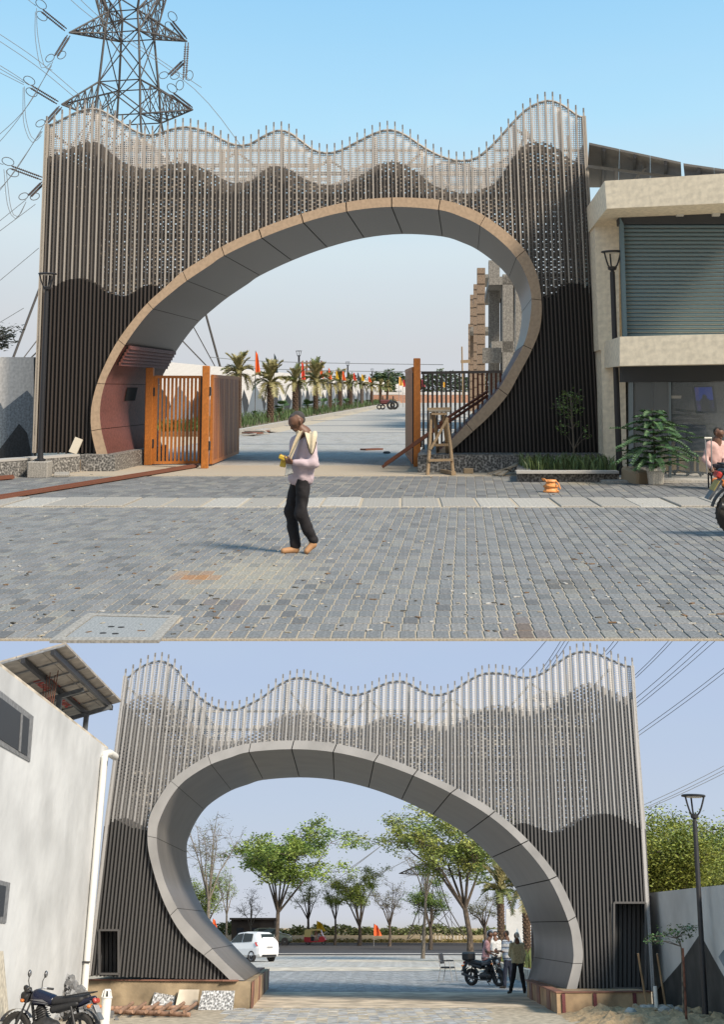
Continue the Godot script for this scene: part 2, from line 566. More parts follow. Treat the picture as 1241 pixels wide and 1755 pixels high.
	for j in js.size() - 1:
		var face := MB.new()
		var soff := MB.new()
		var g0: float = js[j] + (0.0 if j == 0 else 0.012)
		var g1: float = js[j + 1] - (0.0 if j == js.size() - 2 else 0.012)
		var steps := maxi(2, int((js[j + 1] - js[j]) * 5))
		for k in steps:
			var a := lerpf(g0, g1, float(k) / steps)
			var b := lerpf(g0, g1, float(k + 1) / steps)
			var oa := smooth_at(O, a)
			var ob := smooth_at(O, b)
			var ia := smooth_at(I, a)
			var ib := smooth_at(I, b)
			var na: Vector3 = (F.call(ia.x, ia.y, 0) - F.call(oa.x, oa.y, 0)).normalized()
			var nb: Vector3 = (F.call(ib.x, ib.y, 0) - F.call(ob.x, ob.y, 0)).normalized()
			face.quad(F.call(oa.x, oa.y, lo), F.call(ob.x, ob.y, lo), F.call(ib.x, ib.y, lo), F.call(ia.x, ia.y, lo), Vector3(0, 0, 1))
			face.quad(F.call(oa.x, oa.y, lo), F.call(ob.x, ob.y, lo), F.call(ob.x, ob.y, 0.2), F.call(oa.x, oa.y, 0.2), -na)
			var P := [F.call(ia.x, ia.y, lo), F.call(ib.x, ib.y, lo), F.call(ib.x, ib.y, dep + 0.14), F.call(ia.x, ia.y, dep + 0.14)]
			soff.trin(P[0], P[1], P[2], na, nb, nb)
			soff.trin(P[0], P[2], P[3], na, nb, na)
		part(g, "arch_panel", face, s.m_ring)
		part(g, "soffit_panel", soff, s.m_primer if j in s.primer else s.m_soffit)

	if w == 0:   # louvres and a hole in the unfinished red foot
		for k in 6:
			var c := smooth_at(I, 4.15 + k * 0.16)
			var inn := Vector3(0.05, -0.02, 0)
			bar_part(g, "louvre", F.call(c.x, c.y, 0.15) + inn, F.call(c.x, c.y, dep - 0.1) + inn, 0.09, 0.05, s.m_primer, Vector3.UP)
		for q in [[2.25, 2.85, 0.38, 0.58, "soffit_hole", "gap"], [4.05, 4.98, 0.02, 0.98, "louvre_backing", "gap"]]:
			var mb := MB.new()
			var a := smooth_at(I, q[0])
			var b := smooth_at(I, q[1])
			var o := Vector3(0.012, -0.004, 0)
			mb.quad(F.call(a.x, a.y, dep * q[2]) + o, F.call(b.x, b.y, dep * q[2]) + o, F.call(b.x, b.y, dep * q[3]) + o, F.call(a.x, a.y, dep * q[3]) + o, Vector3(1, 0, 0))
			part(g, q[4], mb, M[q[5]])

func make_gates() -> void:
	var u := {"D": -gnd(0, 690, 806).z, "tubes": 142, "tw": 0.034, "posts": 11, "rails": [252.0, 292.0, 330.0, 400.0, 470.0], "doors": [], "bl": 776.0, "br": 779.0}
	u.depth = u.D * 0.143 / 0.857
	u.w1 = pv([79, 213, 101, 203, 128, 190, 149, 185, 169, 188, 190, 200, 210, 213, 237, 227, 257, 230, 281, 223, 305, 217, 325, 217, 355, 225, 382, 239, 402, 247, 425, 246, 450, 232, 475, 222, 495, 226, 515, 240, 535, 255, 560, 261, 585, 255, 615, 240, 645, 226, 670, 221, 695, 230, 725, 250, 755, 266, 785, 274, 815, 270, 840, 252, 860, 232, 880, 210, 905, 187, 930, 174, 950, 171, 970, 179, 1000, 199])
	u.w2 = pv([76, 269, 101.5, 259, 125, 249, 149, 241, 169, 245, 189, 262, 210, 276, 237, 286, 257, 288, 281, 281, 305, 277.5, 325, 279, 355, 291, 382, 306, 402, 312, 430, 307, 455, 287, 475, 283, 500, 292, 520, 305, 550, 315, 585, 313, 615, 300, 650, 280, 680, 276, 710, 290, 740, 315, 770, 325, 800, 330, 825, 322, 850, 310, 875, 275, 900, 247, 925, 242, 950, 247, 975, 268, 1002, 282])
	u.w3 = pv([63, 507, 95, 490, 115, 480, 139, 477, 156, 481, 176, 493, 196, 503, 217, 506.6, 233, 498, 250, 489, 267, 489, 290, 500, 500, 520, 932, 510, 950, 492, 975, 485, 1000, 490, 1018, 512])
	u.L = pv([80, 195, 69, 480, 58, 776])
	u.R = pv([1001, 195, 1017, 500, 1033, 779])
	u.O = pv([168, 779, 159, 738, 159, 698, 169, 657, 186, 617, 205, 583, 230, 549, 255, 520, 288, 490, 315, 466, 355, 441, 381, 424, 445, 394, 517, 368, 594, 348, 672, 340, 755, 344, 800, 356, 832, 372, 870, 400, 900, 430, 920, 470, 928, 515, 926, 560, 912, 599, 890, 641, 870, 677, 840, 712, 811, 739, 775, 771, 764, 780])
	u.I = pv([187, 779, 176, 735, 174, 698, 182, 658, 196, 627, 216, 592, 240, 558, 264, 530, 294, 504, 322, 482, 361, 456, 386, 439, 450, 409, 521, 383, 595, 364, 672, 356, 752, 361, 794, 374, 823, 388, 858, 414, 885, 443, 903, 477, 911, 513, 907, 556, 897, 592, 876, 631, 855, 666, 828, 697, 800, 726, 765, 762, 742, 780])
	u.joints = [0, 1, 3, 5, 7, 9, 11, 12, 13, 14, 15, 16, 18, 20, 22, 24, 26, 28, 30]
	u.primer = [0, 1, 2, 15, 16, 17]
	u.m_long = mat("bronze tube", 0.33, 0.30, 0.265, 0.45, "")
	u.m_short = mat("brown tube", 0.105, 0.093, 0.083, 0.5, "")
	u.m_low = mat("charcoal tube", 0.046, 0.036, 0.030, 0.5, "")
	u.m_edge = mat("bronze edge", 0.34, 0.30, 0.25, 0.5, "")
	u.m_frame = mat("painted frame", 0.42, 0.35, 0.27, 0.6, "grain", 1.0)
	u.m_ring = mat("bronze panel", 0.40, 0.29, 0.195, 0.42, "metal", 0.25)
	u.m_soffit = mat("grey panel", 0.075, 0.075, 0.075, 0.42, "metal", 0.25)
	u.m_primer = mat("red oxide primer", 0.16, 0.055, 0.045, 0.6, "blotch", 0.4)
	u.m_mesh = sheet("fine mesh sheet", 0.64, 0.61, 0.58, "mesh_holes", 5.0)
	u.m_perf = sheet("perforated sheet", 0.17, 0.148, 0.13, "slot_holes", 2.6)
	u.m_rear = sheet("rear sheet", 0.30, 0.24, 0.2, "mesh_holes", 3.5)
	u.m_solid = mat("charcoal sheet", 0.02, 0.02, 0.02, 0.6)
	var g := thing("entrance_gate", "tall wavy-topped gate of bronze and charcoal tubes around a tilted oval arch, one foot red", "gate", 0, Vector3(at_d(0, 545, 800, u.D).x, 0, -u.D))
	gate(g, 0, u)
	var l := {"D": -gnd(1, 690, 1727).z, "tubes": 148, "tw": 0.043, "posts": 12, "rails": [1215.0, 1247.0, 1300.0, 1340.0], "bl": 1672.0, "br": 1699.0}
	l.doors = [[170, 1594, 203, 1668], [1053, 1547, 1107, 1693]]
	l.depth = l.D * 0.161 / 0.839
	l.w1 = pv([213, 1160, 224, 1148, 240, 1138, 260, 1132, 272.5, 1133, 293, 1144, 317, 1170, 337, 1191, 361, 1207, 385, 1215, 405, 1215, 425, 1207, 450, 1193, 474, 1174, 498, 1162, 518, 1161, 538, 1166, 562, 1174, 583, 1185, 603, 1190, 627, 1186, 647, 1176, 667, 1168.5, 687, 1166.5, 700, 1170, 726, 1184, 748, 1190, 774, 1184, 800, 1168, 826, 1155, 848, 1152, 874, 1155, 900, 1160, 922, 1157, 944, 1146, 966, 1131, 988, 1119, 1009, 1115, 1031, 1119, 1053, 1129, 1084, 1141])
	l.w2 = pv([208, 1209, 220, 1201, 240, 1190, 264, 1189, 280, 1192, 300, 1209, 325, 1231, 349, 1255, 373, 1267, 401, 1269, 425, 1261, 458, 1241, 482, 1225, 506, 1217, 530, 1217, 554, 1229, 579, 1241, 603, 1246, 627, 1241, 651, 1229, 675, 1222, 700, 1225, 726, 1240, 752, 1243, 778, 1240, 804, 1225, 835, 1210, 861, 1207, 887, 1214, 909, 1218, 935, 1210, 961, 1197, 988, 1179, 1009, 1169, 1031, 1173, 1053, 1184, 1075, 1194, 1090, 1199])
	l.w3 = pv([183, 1416, 196, 1406, 213, 1402, 230, 1408, 250, 1418, 300, 1425, 850, 1420, 880, 1413, 900, 1411, 921, 1419, 944, 1426, 967, 1417, 990, 1404, 1011, 1397, 1037, 1394.6, 1060, 1401, 1083, 1413, 1100, 1421])
	l.L = pv([215, 1150, 181, 1400, 152, 1672])
	l.R = pv([1084, 1130, 1100, 1330, 1113, 1519, 1120, 1699])
	l.O = pv([394, 1679, 372, 1657, 350, 1637, 325, 1616, 301, 1584, 281, 1545, 267, 1505, 255, 1457, 254, 1420, 259, 1395, 274, 1367, 294, 1340, 318, 1320, 357, 1296, 393, 1284, 430, 1275, 504, 1270, 577, 1276, 649, 1294, 715, 1321, 783, 1352, 848, 1391, 905, 1441, 954, 1502, 986, 1571, 997, 1620, 997, 1651, 987, 1699])
	l.I = pv([420, 1680, 389, 1652, 364, 1626, 337, 1597, 313, 1570, 294, 1536, 281, 1504, 271, 1460, 270, 1424, 275, 1404, 288, 1376, 306, 1350, 328, 1331, 362, 1311, 396, 1299, 427, 1290, 500, 1285, 571, 1290, 641, 1306, 708, 1330, 772, 1360, 838, 1399, 893, 1447, 941, 1508, 973, 1579, 981, 1620, 981, 1651, 969, 1699])
	l.joints = [0, 2, 4.4, 7.6, 11, 13, 15, 16, 17, 18, 19, 20, 21, 22, 23, 24, 26, 27]
	l.primer = []
	l.m_long = mat("light grey tube", 0.30, 0.295, 0.29, 0.45, "")
	l.m_short = mat("mid grey tube", 0.19, 0.185, 0.18, 0.5, "")
	l.m_low = mat("dark grey tube", 0.075, 0.072, 0.07, 0.5, "")
	l.m_edge = mat("light grey edge", 0.36, 0.35, 0.34, 0.5, "")
	l.m_frame = mat("cream frame", 0.5, 0.47, 0.42, 0.6, "grain", 1.0)
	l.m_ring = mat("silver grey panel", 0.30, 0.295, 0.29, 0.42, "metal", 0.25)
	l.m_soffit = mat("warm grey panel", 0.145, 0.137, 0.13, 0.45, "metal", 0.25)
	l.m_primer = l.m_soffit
	l.m_mesh = sheet("white mesh sheet", 0.56, 0.55, 0.54, "mesh_holes", 5.0)
	l.m_perf = sheet("grey perforated sheet", 0.34, 0.33, 0.32, "slot_holes", 2.6)
	l.m_rear = sheet("rear grey sheet", 0.5, 0.48, 0.46, "mesh_holes", 3.5)
	l.m_solid = mat("dark grey sheet", 0.04, 0.04, 0.04, 0.6)
	var h := thing("entrance_gate", "wavy-topped gate of silver grey tubes, trees seen through its dull grey arch", "gate", 1, Vector3(at_d(1, 635, 1700, l.D).x, 0, -l.D))
	gate(h, 1, l)
	gates = [g, h, u, l]
var gates := []
func sheet(called: String, r: float, gg: float, b: float, tex: String, scale: float) -> StandardMaterial3D:
	var m := StandardMaterial3D.new()
	m.resource_name = called
	m.albedo_color = Color(r, gg, b).linear_to_srgb()
	m.albedo_texture = T[tex]
	m.transparency = BaseMaterial3D.TRANSPARENCY_ALPHA_SCISSOR
	m.alpha_scissor_threshold = 0.5
	m.roughness = 0.6
	m.cull_mode = BaseMaterial3D.CULL_DISABLED
	m.uv1_scale = Vector3.ONE * scale
	M[called] = m
	return m

# ---- camera, sky, sun ---------------------------------------------------
const SKY := [[90, 120, 180, 236], [55, 134, 196, 243], [36.2, 158, 212, 249], [31, 181, 227, 253], [25.9, 216, 231, 239], [21.8, 210, 214, 219], [19, 206, 211, 219],
	[15, 188, 203, 227], [10.3, 181, 200, 229], [6.9, 187, 204, 229], [3.8, 194, 208, 227], [0.2, 208, 212, 222], [0, 204, 205, 205], [-90, 190, 186, 178]]
func sky_at(e: float) -> Color:
	for i in SKY.size() - 1:
		if e >= SKY[i + 1][0]:
			var t: float = (e - SKY[i + 1][0]) / (SKY[i][0] - SKY[i + 1][0])
			return Color(lerpf(SKY[i + 1][1], SKY[i][1], t), lerpf(SKY[i + 1][2], SKY[i][2], t), lerpf(SKY[i + 1][3], SKY[i][3], t)) / 255.0
	return Color(SKY[-1][1], SKY[-1][2], SKY[-1][3]) / 255.0
func set_stage() -> void:
	for w in 2:
		th[w] = atan((HZ[w] - CY) / FL)
		sk[w] = (VX[w] - CX) / FL * cos(th[w])
	for w in 2:
		TW[w] = Transform3D(Basis.IDENTITY, Vector3(0, EYE, 0)) * Transform3D(Basis(Vector3.RIGHT, th[1] - th[w]).scaled(Vector3.ONE * SIZE[w]), Vector3.ZERO) * Transform3D(Basis.IDENTITY, Vector3(0, -EYE, 0))
	unit_box = BoxMesh.new()
	var cam := Camera3D.new()
	cam.name = "camera"
	add_child(cam)
	cam.projection = Camera3D.PROJECTION_FRUSTUM
	cam.near = 0.1
	cam.far = 4000
	cam.size = 0.1 * 1755.0 / FL
	cam.frustum_offset = Vector2(0.1 * (620.5 - CX) / FL, 0.1 * (CY - 877.5) / FL)
	cam.position = Vector3(0, EYE, 0)
	cam.rotation.x = th[1]
	cam.current = true
	var env := Environment.new()
	env.background_mode = Environment.BG_SKY
	env.tonemap_mode = Environment.TONE_MAPPER_LINEAR
	env.tonemap_exposure = EXPO
	env.sdfgi_enabled = true
	env.ssao_enabled = true
	env.ssil_enabled = true
	var im := Image.create(1024, 512, false, Image.FORMAT_RGB8)
	noise.seed = 4
	noise.frequency = 1.2
	noise.fractal_octaves = 5
	for y in 512:
		var e := 90.0 - (y + 0.5) / 512.0 * 180.0
		var q := sky_at(e)
		for x in 1024:
			var a := TAU * x / 1024.0
			var er := deg_to_rad(e)
			var f := noise.get_noise_3d(cos(a) * cos(er) * 2.0, sin(er) * 9.0, sin(a) * cos(er) * 2.0)
			var k := clampf(f * 0.10, -0.02, 0.06)
			im.set_pixel(x, y, q.lerp(Color(0.95, 0.95, 0.96), maxf(k, 0.0)))
	var pm := PanoramaSkyMaterial.new()
	pm.panorama = ImageTexture.create_from_image(im)
	var sky := Sky.new()
	sky.sky_material = pm
	env.sky = sky
	env.background_energy_multiplier = 1.0 / EXPO
	var we := WorldEnvironment.new()
	we.name = "world_environment"
	we.environment = env
	add_child(we)
	var sun := DirectionalLight3D.new()
	sun.name = "sun"
	sun.light_color = Color(1.0, 0.945, 0.87)
	sun.light_energy = SUN_E
	sun.light_angular_distance = 13.0
	sun.shadow_enabled = true
	add_child(sun)
	var el := deg_to_rad(SUN_EL)
	var az := deg_to_rad(SUN_AZ)   # from straight behind the camera, towards the right
	sun.basis = Basis.looking_at(-Vector3(sin(az) * cos(el), sin(el), cos(az) * cos(el)))
const SIZE := [3.6, 0.28]
const EXPO := 1.65
const SUN_E := 1.25
const SUN_EL := 31.0
const SUN_AZ := 40.0

# ---- ground -------------------------------------------------------------
func poly_slab(pts: Array, top: float, thick: float, mb: MB) -> void:   # pts as [x, d]
	var p := PackedVector2Array()
	for q in pts: p.append(Vector2(q[0], q[1]))
	mb.prism(p, Vector3(0, top, 0), Vector3.RIGHT, Vector3.FORWARD, Vector3(0, -thick, 0))
func sett_mesh(l: float, wd: float, h: float, tone: Color) -> MB:   # a paver with worn edges, length along z
	var mb := MB.new()
	mb.col = tone
	var a := 0.005
	var b := Vector3(wd / 2, 0, l / 2)
	var t := Vector3(wd / 2 - a, h, l / 2 - a * 2)
	var P := func(q: Vector3, sx: float, sz: float) -> Vector3: return Vector3(q.x * sx, q.y, q.z * sz)
	mb.quad(P.call(t, -1, -1), P.call(t, 1, -1), P.call(t, 1, 1), P.call(t, -1, 1), Vector3.UP)
	mb.quad(P.call(b, -1, 1), P.call(b, 1, 1), P.call(t, 1, 1), P.call(t, -1, 1), Vector3(0, 1, 1))
	mb.quad(P.call(b, -1, -1), P.call(b, 1, -1), P.call(t, 1, -1), P.call(t, -1, -1), Vector3(0, 1, -1))
	mb.quad(P.call(b, 1, -1), P.call(b, 1, 1), P.call(t, 1, 1), P.call(t, 1, -1), Vector3(1, 1, 0))
	mb.quad(P.call(b, -1, -1), P.call(b, -1, 1), P.call(t, -1, 1), P.call(t, -1, -1), Vector3(-1, 1, 0))
	return mb
func ground() -> void:
	var d0 := -gnd(0, 690, 1094.3).z
	mat("sandy earth", 0.36, 0.31, 0.24, 0.95, "sand", 0.35, 0, 0.6)
	mat("joint sand", 0.38, 0.35, 0.30, 0.95, "sand", 0.6)
	# upper terrace: thin at its near lip, thick behind
	var mb := MB.new()
	var pts := [[-0.33 * d0 - 0.4, d0], [0.243 * d0 + 0.2, d0], [0.246 * 42, 42], [0.13 * 48, 48], [0.13 * 80, 80], [0.11 * 140, 140], [0.105 * 430, 430], [-0.22 * 430, 430], [-0.29 * 140, 140], [-0.30 * 60, 60], [-0.33 * 46 - 0.5, 46]]
	var p := PackedVector2Array()
	for q in pts: p.append(Vector2(q[0], q[1]))
	var ix := Geometry2D.triangulate_polygon(p)
	var low := func(q: Vector2) -> Vector3: return Vector3(q.x, -0.02 - clampf((q.y - d0) / 6.0, 0.0, 1.0) * 0.4, -q.y)
	for i in range(0, ix.size(), 3):
		var a := p[ix[i]]
		var b := p[ix[i + 1]]
		var c := p[ix[i + 2]]
		mb.tri(Vector3(a.x, -0.005, -a.y), Vector3(b.x, -0.005, -b.y), Vector3(c.x, -0.005, -c.y), Vector3.UP)
		mb.tri(low.call(a), low.call(b), low.call(c), Vector3.DOWN)
	for i in p.size():
		var a := p[i]
		var b := p[(i + 1) % p.size()]
		mb.quad(Vector3(a.x, -0.005, -a.y), Vector3(b.x, -0.005, -b.y), low.call(b), low.call(a))
	struct("ground", 0, mb, M["sandy earth"])
	# lower slope
	mb = MB.new()
	poly_slab([[-16, 30], [14, 30], [330, 900], [-420, 900]], -0.005, 0.5, mb)
	struct("lower_ground", 1, mb, M["sandy earth"])

# ---- small helpers for built things -------------------------------------
func blk(mb: MB, w: int, x0: float, x1: float, yt: float, yb: float, depth: float, d := -1.0) -> void:   # a frontal block, its foot on the ground or its face at distance d
	var dd := d if d > 0 else -gnd(w, x0, yb).z
	var p := [at_d(w, x0, yb, dd), at_d(w, x1, yb, dd), at_d(w, x1, yt, dd), at_d(w, x0, yt, dd)]
	for i in 4: p.append(p[i] + dv(w, depth))
	mb.hexa(p)
func wall_seg(mb: MB, a: Vector3, b: Vector3, h: float, t: float, y0 := 0.0) -> void:   # a wall on the ground from a to b, its thickness to the right of the way
	var n := (b - a).cross(Vector3.UP).normalized() * t
	var p := []
	for q in [a, b, b + n, a + n]: p.append(Vector3(q.x, y0, q.z))
	for q in [a, b, b + n, a + n]: p.append(Vector3(q.x, y0 + h, q.z))
	mb.hexa(p)
func mixc(a: Color, b: Color, t: float) -> Color: return a.lerp(b, clampf(t, 0, 1))

# ---- paving -------------------------------------------------------------
func sett_tone(x: float, d: float, k: float) -> Color:
	var c := Color(0.205, 0.207, 0.207) * k
	var n1 := noise.get_noise_2d(x * 22.0, d * 8.0)
	var n2 := noise.get_noise_2d(x * 90.0 + 50, d * 30.0)
	c = c * (1.0 + 0.40 * n1 + 0.28 * n2)
	c = mixc(c, Color(0.25, 0.24, 0.21), clampf((n1 + 0.6 * n2 - 0.18) * 2.2, 0, 0.7))
	return c
func paving(called: String, w: int, d0: float, d1: float, x0: Callable, x1: Callable, l: float, wd: float, piece: String, apart: int, tone: Callable, skip: Callable) -> void:
	var host := Node3D.new()
	host.name = numbered(self, called)
	add_child(host, true)
	host.transform = TW[w]
	host.set_meta("kind", "structure")
	var rest := MB.new()
	var rows := int((d1 - d0) / l)
	var kinds := {}
	var count := 0
	for r in rows:
		var d := d0 + (r + 0.5) * l
		var sh: float = sk[w] * d
		var a := int(floor((x0.call(d) - sh) / wd))
		var b := int(ceil((x1.call(d) - sh) / wd))
		for i in range(a, b):
			var u := (i + 0.5) * wd
			var x := u + sh
			if skip.call(x, d): continue
			var c: Color = tone.call(x, d)
			var lift := rng.randf_range(-0.0015, 0.0015)
			var tilt := Basis(Vector3.RIGHT, rng.randf_range(-0.004, 0.004)) * Basis(Vector3.FORWARD, rng.randf_range(-0.008, 0.008))
			var at := Transform3D(tilt, Vector3(x, -0.010 + lift, -d))
			if count < apart:
				var key := int(c.r * 24) * 100 + int((c.r - c.b) * 30 + 20)
				if not kinds.has(key): kinds[key] = sett_mesh(l - 0.022, wd - 0.010, 0.014, c).mesh()
				var o := MeshInstance3D.new()
				o.name = numbered(host, piece)
				o.mesh = kinds[key]
				o.material_override = M.sett
				host.add_child(o, true)
				o.transform = at
				count += 1
			else:
				rest.add(sett_mesh(l - 0.022, wd - 0.010, 0.014, c), at)
	if rest.v.size():
		var o := MeshInstance3D.new()
		o.name = "far_" + piece + "s"
		o.mesh = rest.mesh()
		o.material_override = M.sett
		o.set_meta("kind", "stuff")
		host.add_child(o, true)
func strip(called: String, w: int, y0: float, y1: float, x0: float, x1: float, h: float, m: Material) -> void:   # a flat band across, between two picture rows on the ground
	var mb := MB.new()
	var a := gnd(w, x0, y0)
	var b := gnd(w, x1, y0)
	var c := gnd(w, x1, y1)
	var d := gnd(w, x0, y1)
	mb.hexa([Vector3(a.x, -0.011, a.z), Vector3(b.x, -0.011, b.z), Vector3(c.x, -0.011, c.z), Vector3(d.x, -0.011, d.z), Vector3(a.x, h, a.z), Vector3(b.x, h, b.z), Vector3(c.x, h, c.z), Vector3(d.x, h, d.z)])
	struct(called, w, mb, m)

func upper_paving() -> void:
	mat("sett", 1, 1, 1, 0.82, "blotch", 1.3, 0, 0.5)
	mat("concrete", 0.42, 0.40, 0.36, 0.85, "blotch", 0.8, 0, 0.4)
	mat("concrete pale", 0.34, 0.32, 0.285, 0.85, "blotch", 1.1, 0, 0.4)
	mat("terrazzo", 0.40, 0.385, 0.36, 0.6, "speck", 0.13)
	mat("terrazzo cap", 0.46, 0.44, 0.41, 0.6, "grain", 1.5)
	mat("dusty paving", 0.40, 0.375, 0.335, 0.85, "blotch", 0.6)
	mat("asphalt", 0.055, 0.055, 0.06, 0.85, "grain", 1.0)
	mat("soil", 0.17, 0.125, 0.085, 0.95, "sand", 0.8, 0, 0.6)
	mat("black metal", 0.022, 0.022, 0.025, 0.45, "grain", 1.5)
	mat("black plastic", 0.015, 0.015, 0.016, 0.5, "")
	var d0 := -gnd(0, 690, 1094.3).z + 0.01
	var da := -gnd(0, 690, 869).z
	var db := -gnd(0, 690, 853.5).z
	var dc := -gnd(0, 690, 815).z
	var mh := [gnd(0, 150, 1053), gnd(0, 310, 1057), gnd(0, 272, 1100), gnd(0, 84, 1100)]
	var mp := PackedVector2Array()
	for q in mh: mp.append(Vector2(q.x, -q.z))
	var o1 := gnd(0, 340, 988)
	var o2 := gnd(0, 430, 985)
	var o3 := gnd(0, 975, 1003)
	var o4 := gnd(0, 905, 1082)
	var o5 := gnd(0, 1000, 828)
	var tone := func(x: float, d: float) -> Color:
		var c := sett_tone(x, d, 1.0)
		var n := noise.get_noise_2d(x * 140.0, d * 60.0)
		var e := func(o: Vector3, rx: float, rd: float) -> float: return clampf(1.25 - sqrt(pow((x - o.x) / rx, 2) + pow((d + o.z) / rd, 2)) + n * 0.9, 0, 1)
		c = mixc(c, Color(0.36, 0.335, 0.27), e.call(o2, 0.75, 1.5) * 0.75)
		c = mixc(c, Color(0.36, 0.17, 0.06), e.call(o1, 0.20, 0.35) * 0.9)
		c = mixc(c, Color(0.10, 0.085, 0.07), e.call(o3, 0.25, 0.6) * 0.6)
		c = mixc(c, Color(0.14, 0.085, 0.05), e.call(o4, 0.12, 0.4) * 0.8)
		c = mixc(c, Color(0.34, 0.29, 0.19), e.call(o5, 1.4, 1.6) * 0.7)
		return c
	var lx := func(d: float) -> float: return -0.315 * d - 0.2
	var rx := func(d: float) -> float: return 0.255 * d
	paving("forecourt_paving", 0, d0, da, lx, rx, 0.33, 0.132, "paving_sett", 300, tone, func(x, d): return Geometry2D.is_point_in_polygon(Vector2(x, d), mp))
	paving("apron_paving", 0, db, dc, lx, rx, 0.36, 0.19, "apron_sett", 0, func(x, d): return mixc(sett_tone(x, d, 0.85), Color(0.34, 0.29, 0.19), clampf(0.7 - sqrt(pow((x - o5.x) / 1.3, 2) + pow((d + o5.z) / 1.5, 2)), 0, 0.6)), func(x, d): return false)
	# drain covers across the front of the apron
	var host := Node3D.new()
	host.name = "drain_channel"
	host.transform = TW[0]
	host.set_meta("kind", "structure")
	add_child(host)
	var i := 0
	var x := -8.5
	while x < 7.0:
		var l := rng.randf_range(0.62, 0.68)
		var mb := MB.new()
		mb.rbox(Vector3(x + l / 2, -0.02 + rng.randf_range(-0.012, 0.012), -(da + db) / 2), Vector3(l - 0.04, 0.07, db - da - 0.1), 0.012)
		var o := part(host, "drain_cover", mb, M["concrete pale"] if rng.randf() < 0.8 else M["concrete"])
		o.rotation.y = 0.0
		x += l
		i += 1
	# litter and grit on the paving
	var lit := MB.new()
	for k in 420:
		var px := rng.randf_range(-20, 1260)
		var q := gnd(0, px, lerpf(812, 1092, pow(rng.randf(), 0.8)))
		var s := rng.randf_range(0.008, 0.03)
		lit.col = [Color(0.20, 0.12, 0.06), Color(0.42, 0.37, 0.28), Color(0.10, 0.09, 0.07), Color(0.5, 0.48, 0.44)][k % 4]
		lit.box(q + Vector3(0, 0.008, 0), Vector3(s, 0.008, s * 2.2), Basis(Vector3.UP, rng.randf() * 6))
	var lo := struct("paving_grit", 0, lit, M.sett, "stuff")
	lo.set_meta("label", "scattered grit, dry leaves and chips on the forecourt paving")
	lo.set_meta("category", "litter")
	# manhole
	var t := thing("manhole_cover", "square pale concrete cover with four lifting holes set in the paving", "manhole", 0, gnd(0, 200, 1074))
	var ring := MB.new()
	var lid := MB.new()
	var up := func(q: Vector3, h: float) -> Vector3: return Vector3(q.x, h, q.z)
	var mid: Vector3 = (mh[0] + mh[1] + mh[2] + mh[3]) / 4.0
	var inn := []
	for q in mh: inn.append(mid + (q - mid) * 0.80)
	for k in 4:
		var a: Vector3 = mh[k]
		var b: Vector3 = mh[(k + 1) % 4]
		var c: Vector3 = inn[(k + 1) % 4]
		var e: Vector3 = inn[k]
		ring.hexa([up.call(a, -0.01), up.call(b, -0.01), up.call(c, -0.01), up.call(e, -0.01), up.call(a, 0.012), up.call(b, 0.012), up.call(c, 0.014), up.call(e, 0.014)])
	var li := []
	for q in mh: li.append(mid + (q - mid) * 0.785)
	lid.hexa([up.call(li[0], -0.01), up.call(li[1], -0.01), up.call(li[2], -0.01), up.call(li[3], -0.01), up.call(li[0], 0.008), up.call(li[1], 0.008), up.call(li[2], 0.008), up.call(li[3], 0.008)])
	part(t, "frame", ring, M["concrete pale"])
	part(t, "cover", lid, mat("cover concrete", 0.30, 0.31, 0.31, 0.8, "blotch", 2.0, 0, 0.4))
	for q in [[190, 1076], [207, 1077], [176, 1087], [197, 1088]]:
		var hb := MB.new()
		var c := gnd(0, q[0], q[1])
		hb.lathe(Vector3(c.x, 0.0085, c.z), [[0.028, 0.0], [0.026, 0.003], [0.0, 0.003]], 12)
		part(t, "lifting_hole", hb, M.gap)
	# the strip of sand at the gate line and the drive behind it
	strip("sand_strip", 0, 815, 798, 60, 1100, 0.004, mat("swept sand", 0.42, 0.36, 0.28, 0.95, "sand", 0.6, 0, 0.4))
	var drive := MB.new()
	var kl := gnd(0, 407, 746)
	var ku: float = kl.x + kl.z * sk[0] * -1.0 * -1.0
	ku = kl.x - sk[0] * -kl.z
	var A := gnd(0, 240, 798)
	var B := gnd(0, 760, 798)
	var far := 420.0
	drive.quad(Vector3(A.x, -0.001, A.z), Vector3(B.x, -0.001, B.z), Vector3(ku + 14 + sk[0] * far, -0.001, -far), Vector3(ku - 1 + sk[0] * far, -0.001, -far), Vector3.UP)
	struct("driveway", 0, drive, M["dusty paving"])
	paving("drive_paving", 0, -gnd(0, 690, 797).z, 62, func(d): return ku + 0.1 + sk[0] * d, func(d): return ku + 8.0 + sk[0] * d, 0.75, 0.26, "drive_sett", 0, func(xx, d): return mixc(sett_tone(xx, d, 1.6), Color(0.38, 0.35, 0.30), 0.35), func(xx, d): return false)
	for yy in [762.0, 742.0, 730.0, 721.0, 713.0, 706.5, 701.0]:
		var d := -gnd(0, 690, yy).z
		var mb := MB.new()
		var s0: float = ku + sk[0] * d
		var hd := d * 0.012
		mb.hexa([Vector3(s0, -0.003, -d), Vector3(s0 + 9, -0.003, -d), Vector3(s0 + 9, -0.003, -d - hd), Vector3(s0, -0.003, -d - hd), Vector3(s0, 0.006, -d), Vector3(s0 + 9, 0.006, -d), Vector3(s0 + 9, 0.006, -d - hd), Vector3(s0, 0.006, -d - hd)])
		struct("paving_band", 0, mb, mat("dark band", 0.20, 0.205, 0.21, 0.8, "blotch", 0.6))
	# kerb and planting bed along the drive
	var kb := MB.new()
	var bed := MB.new()
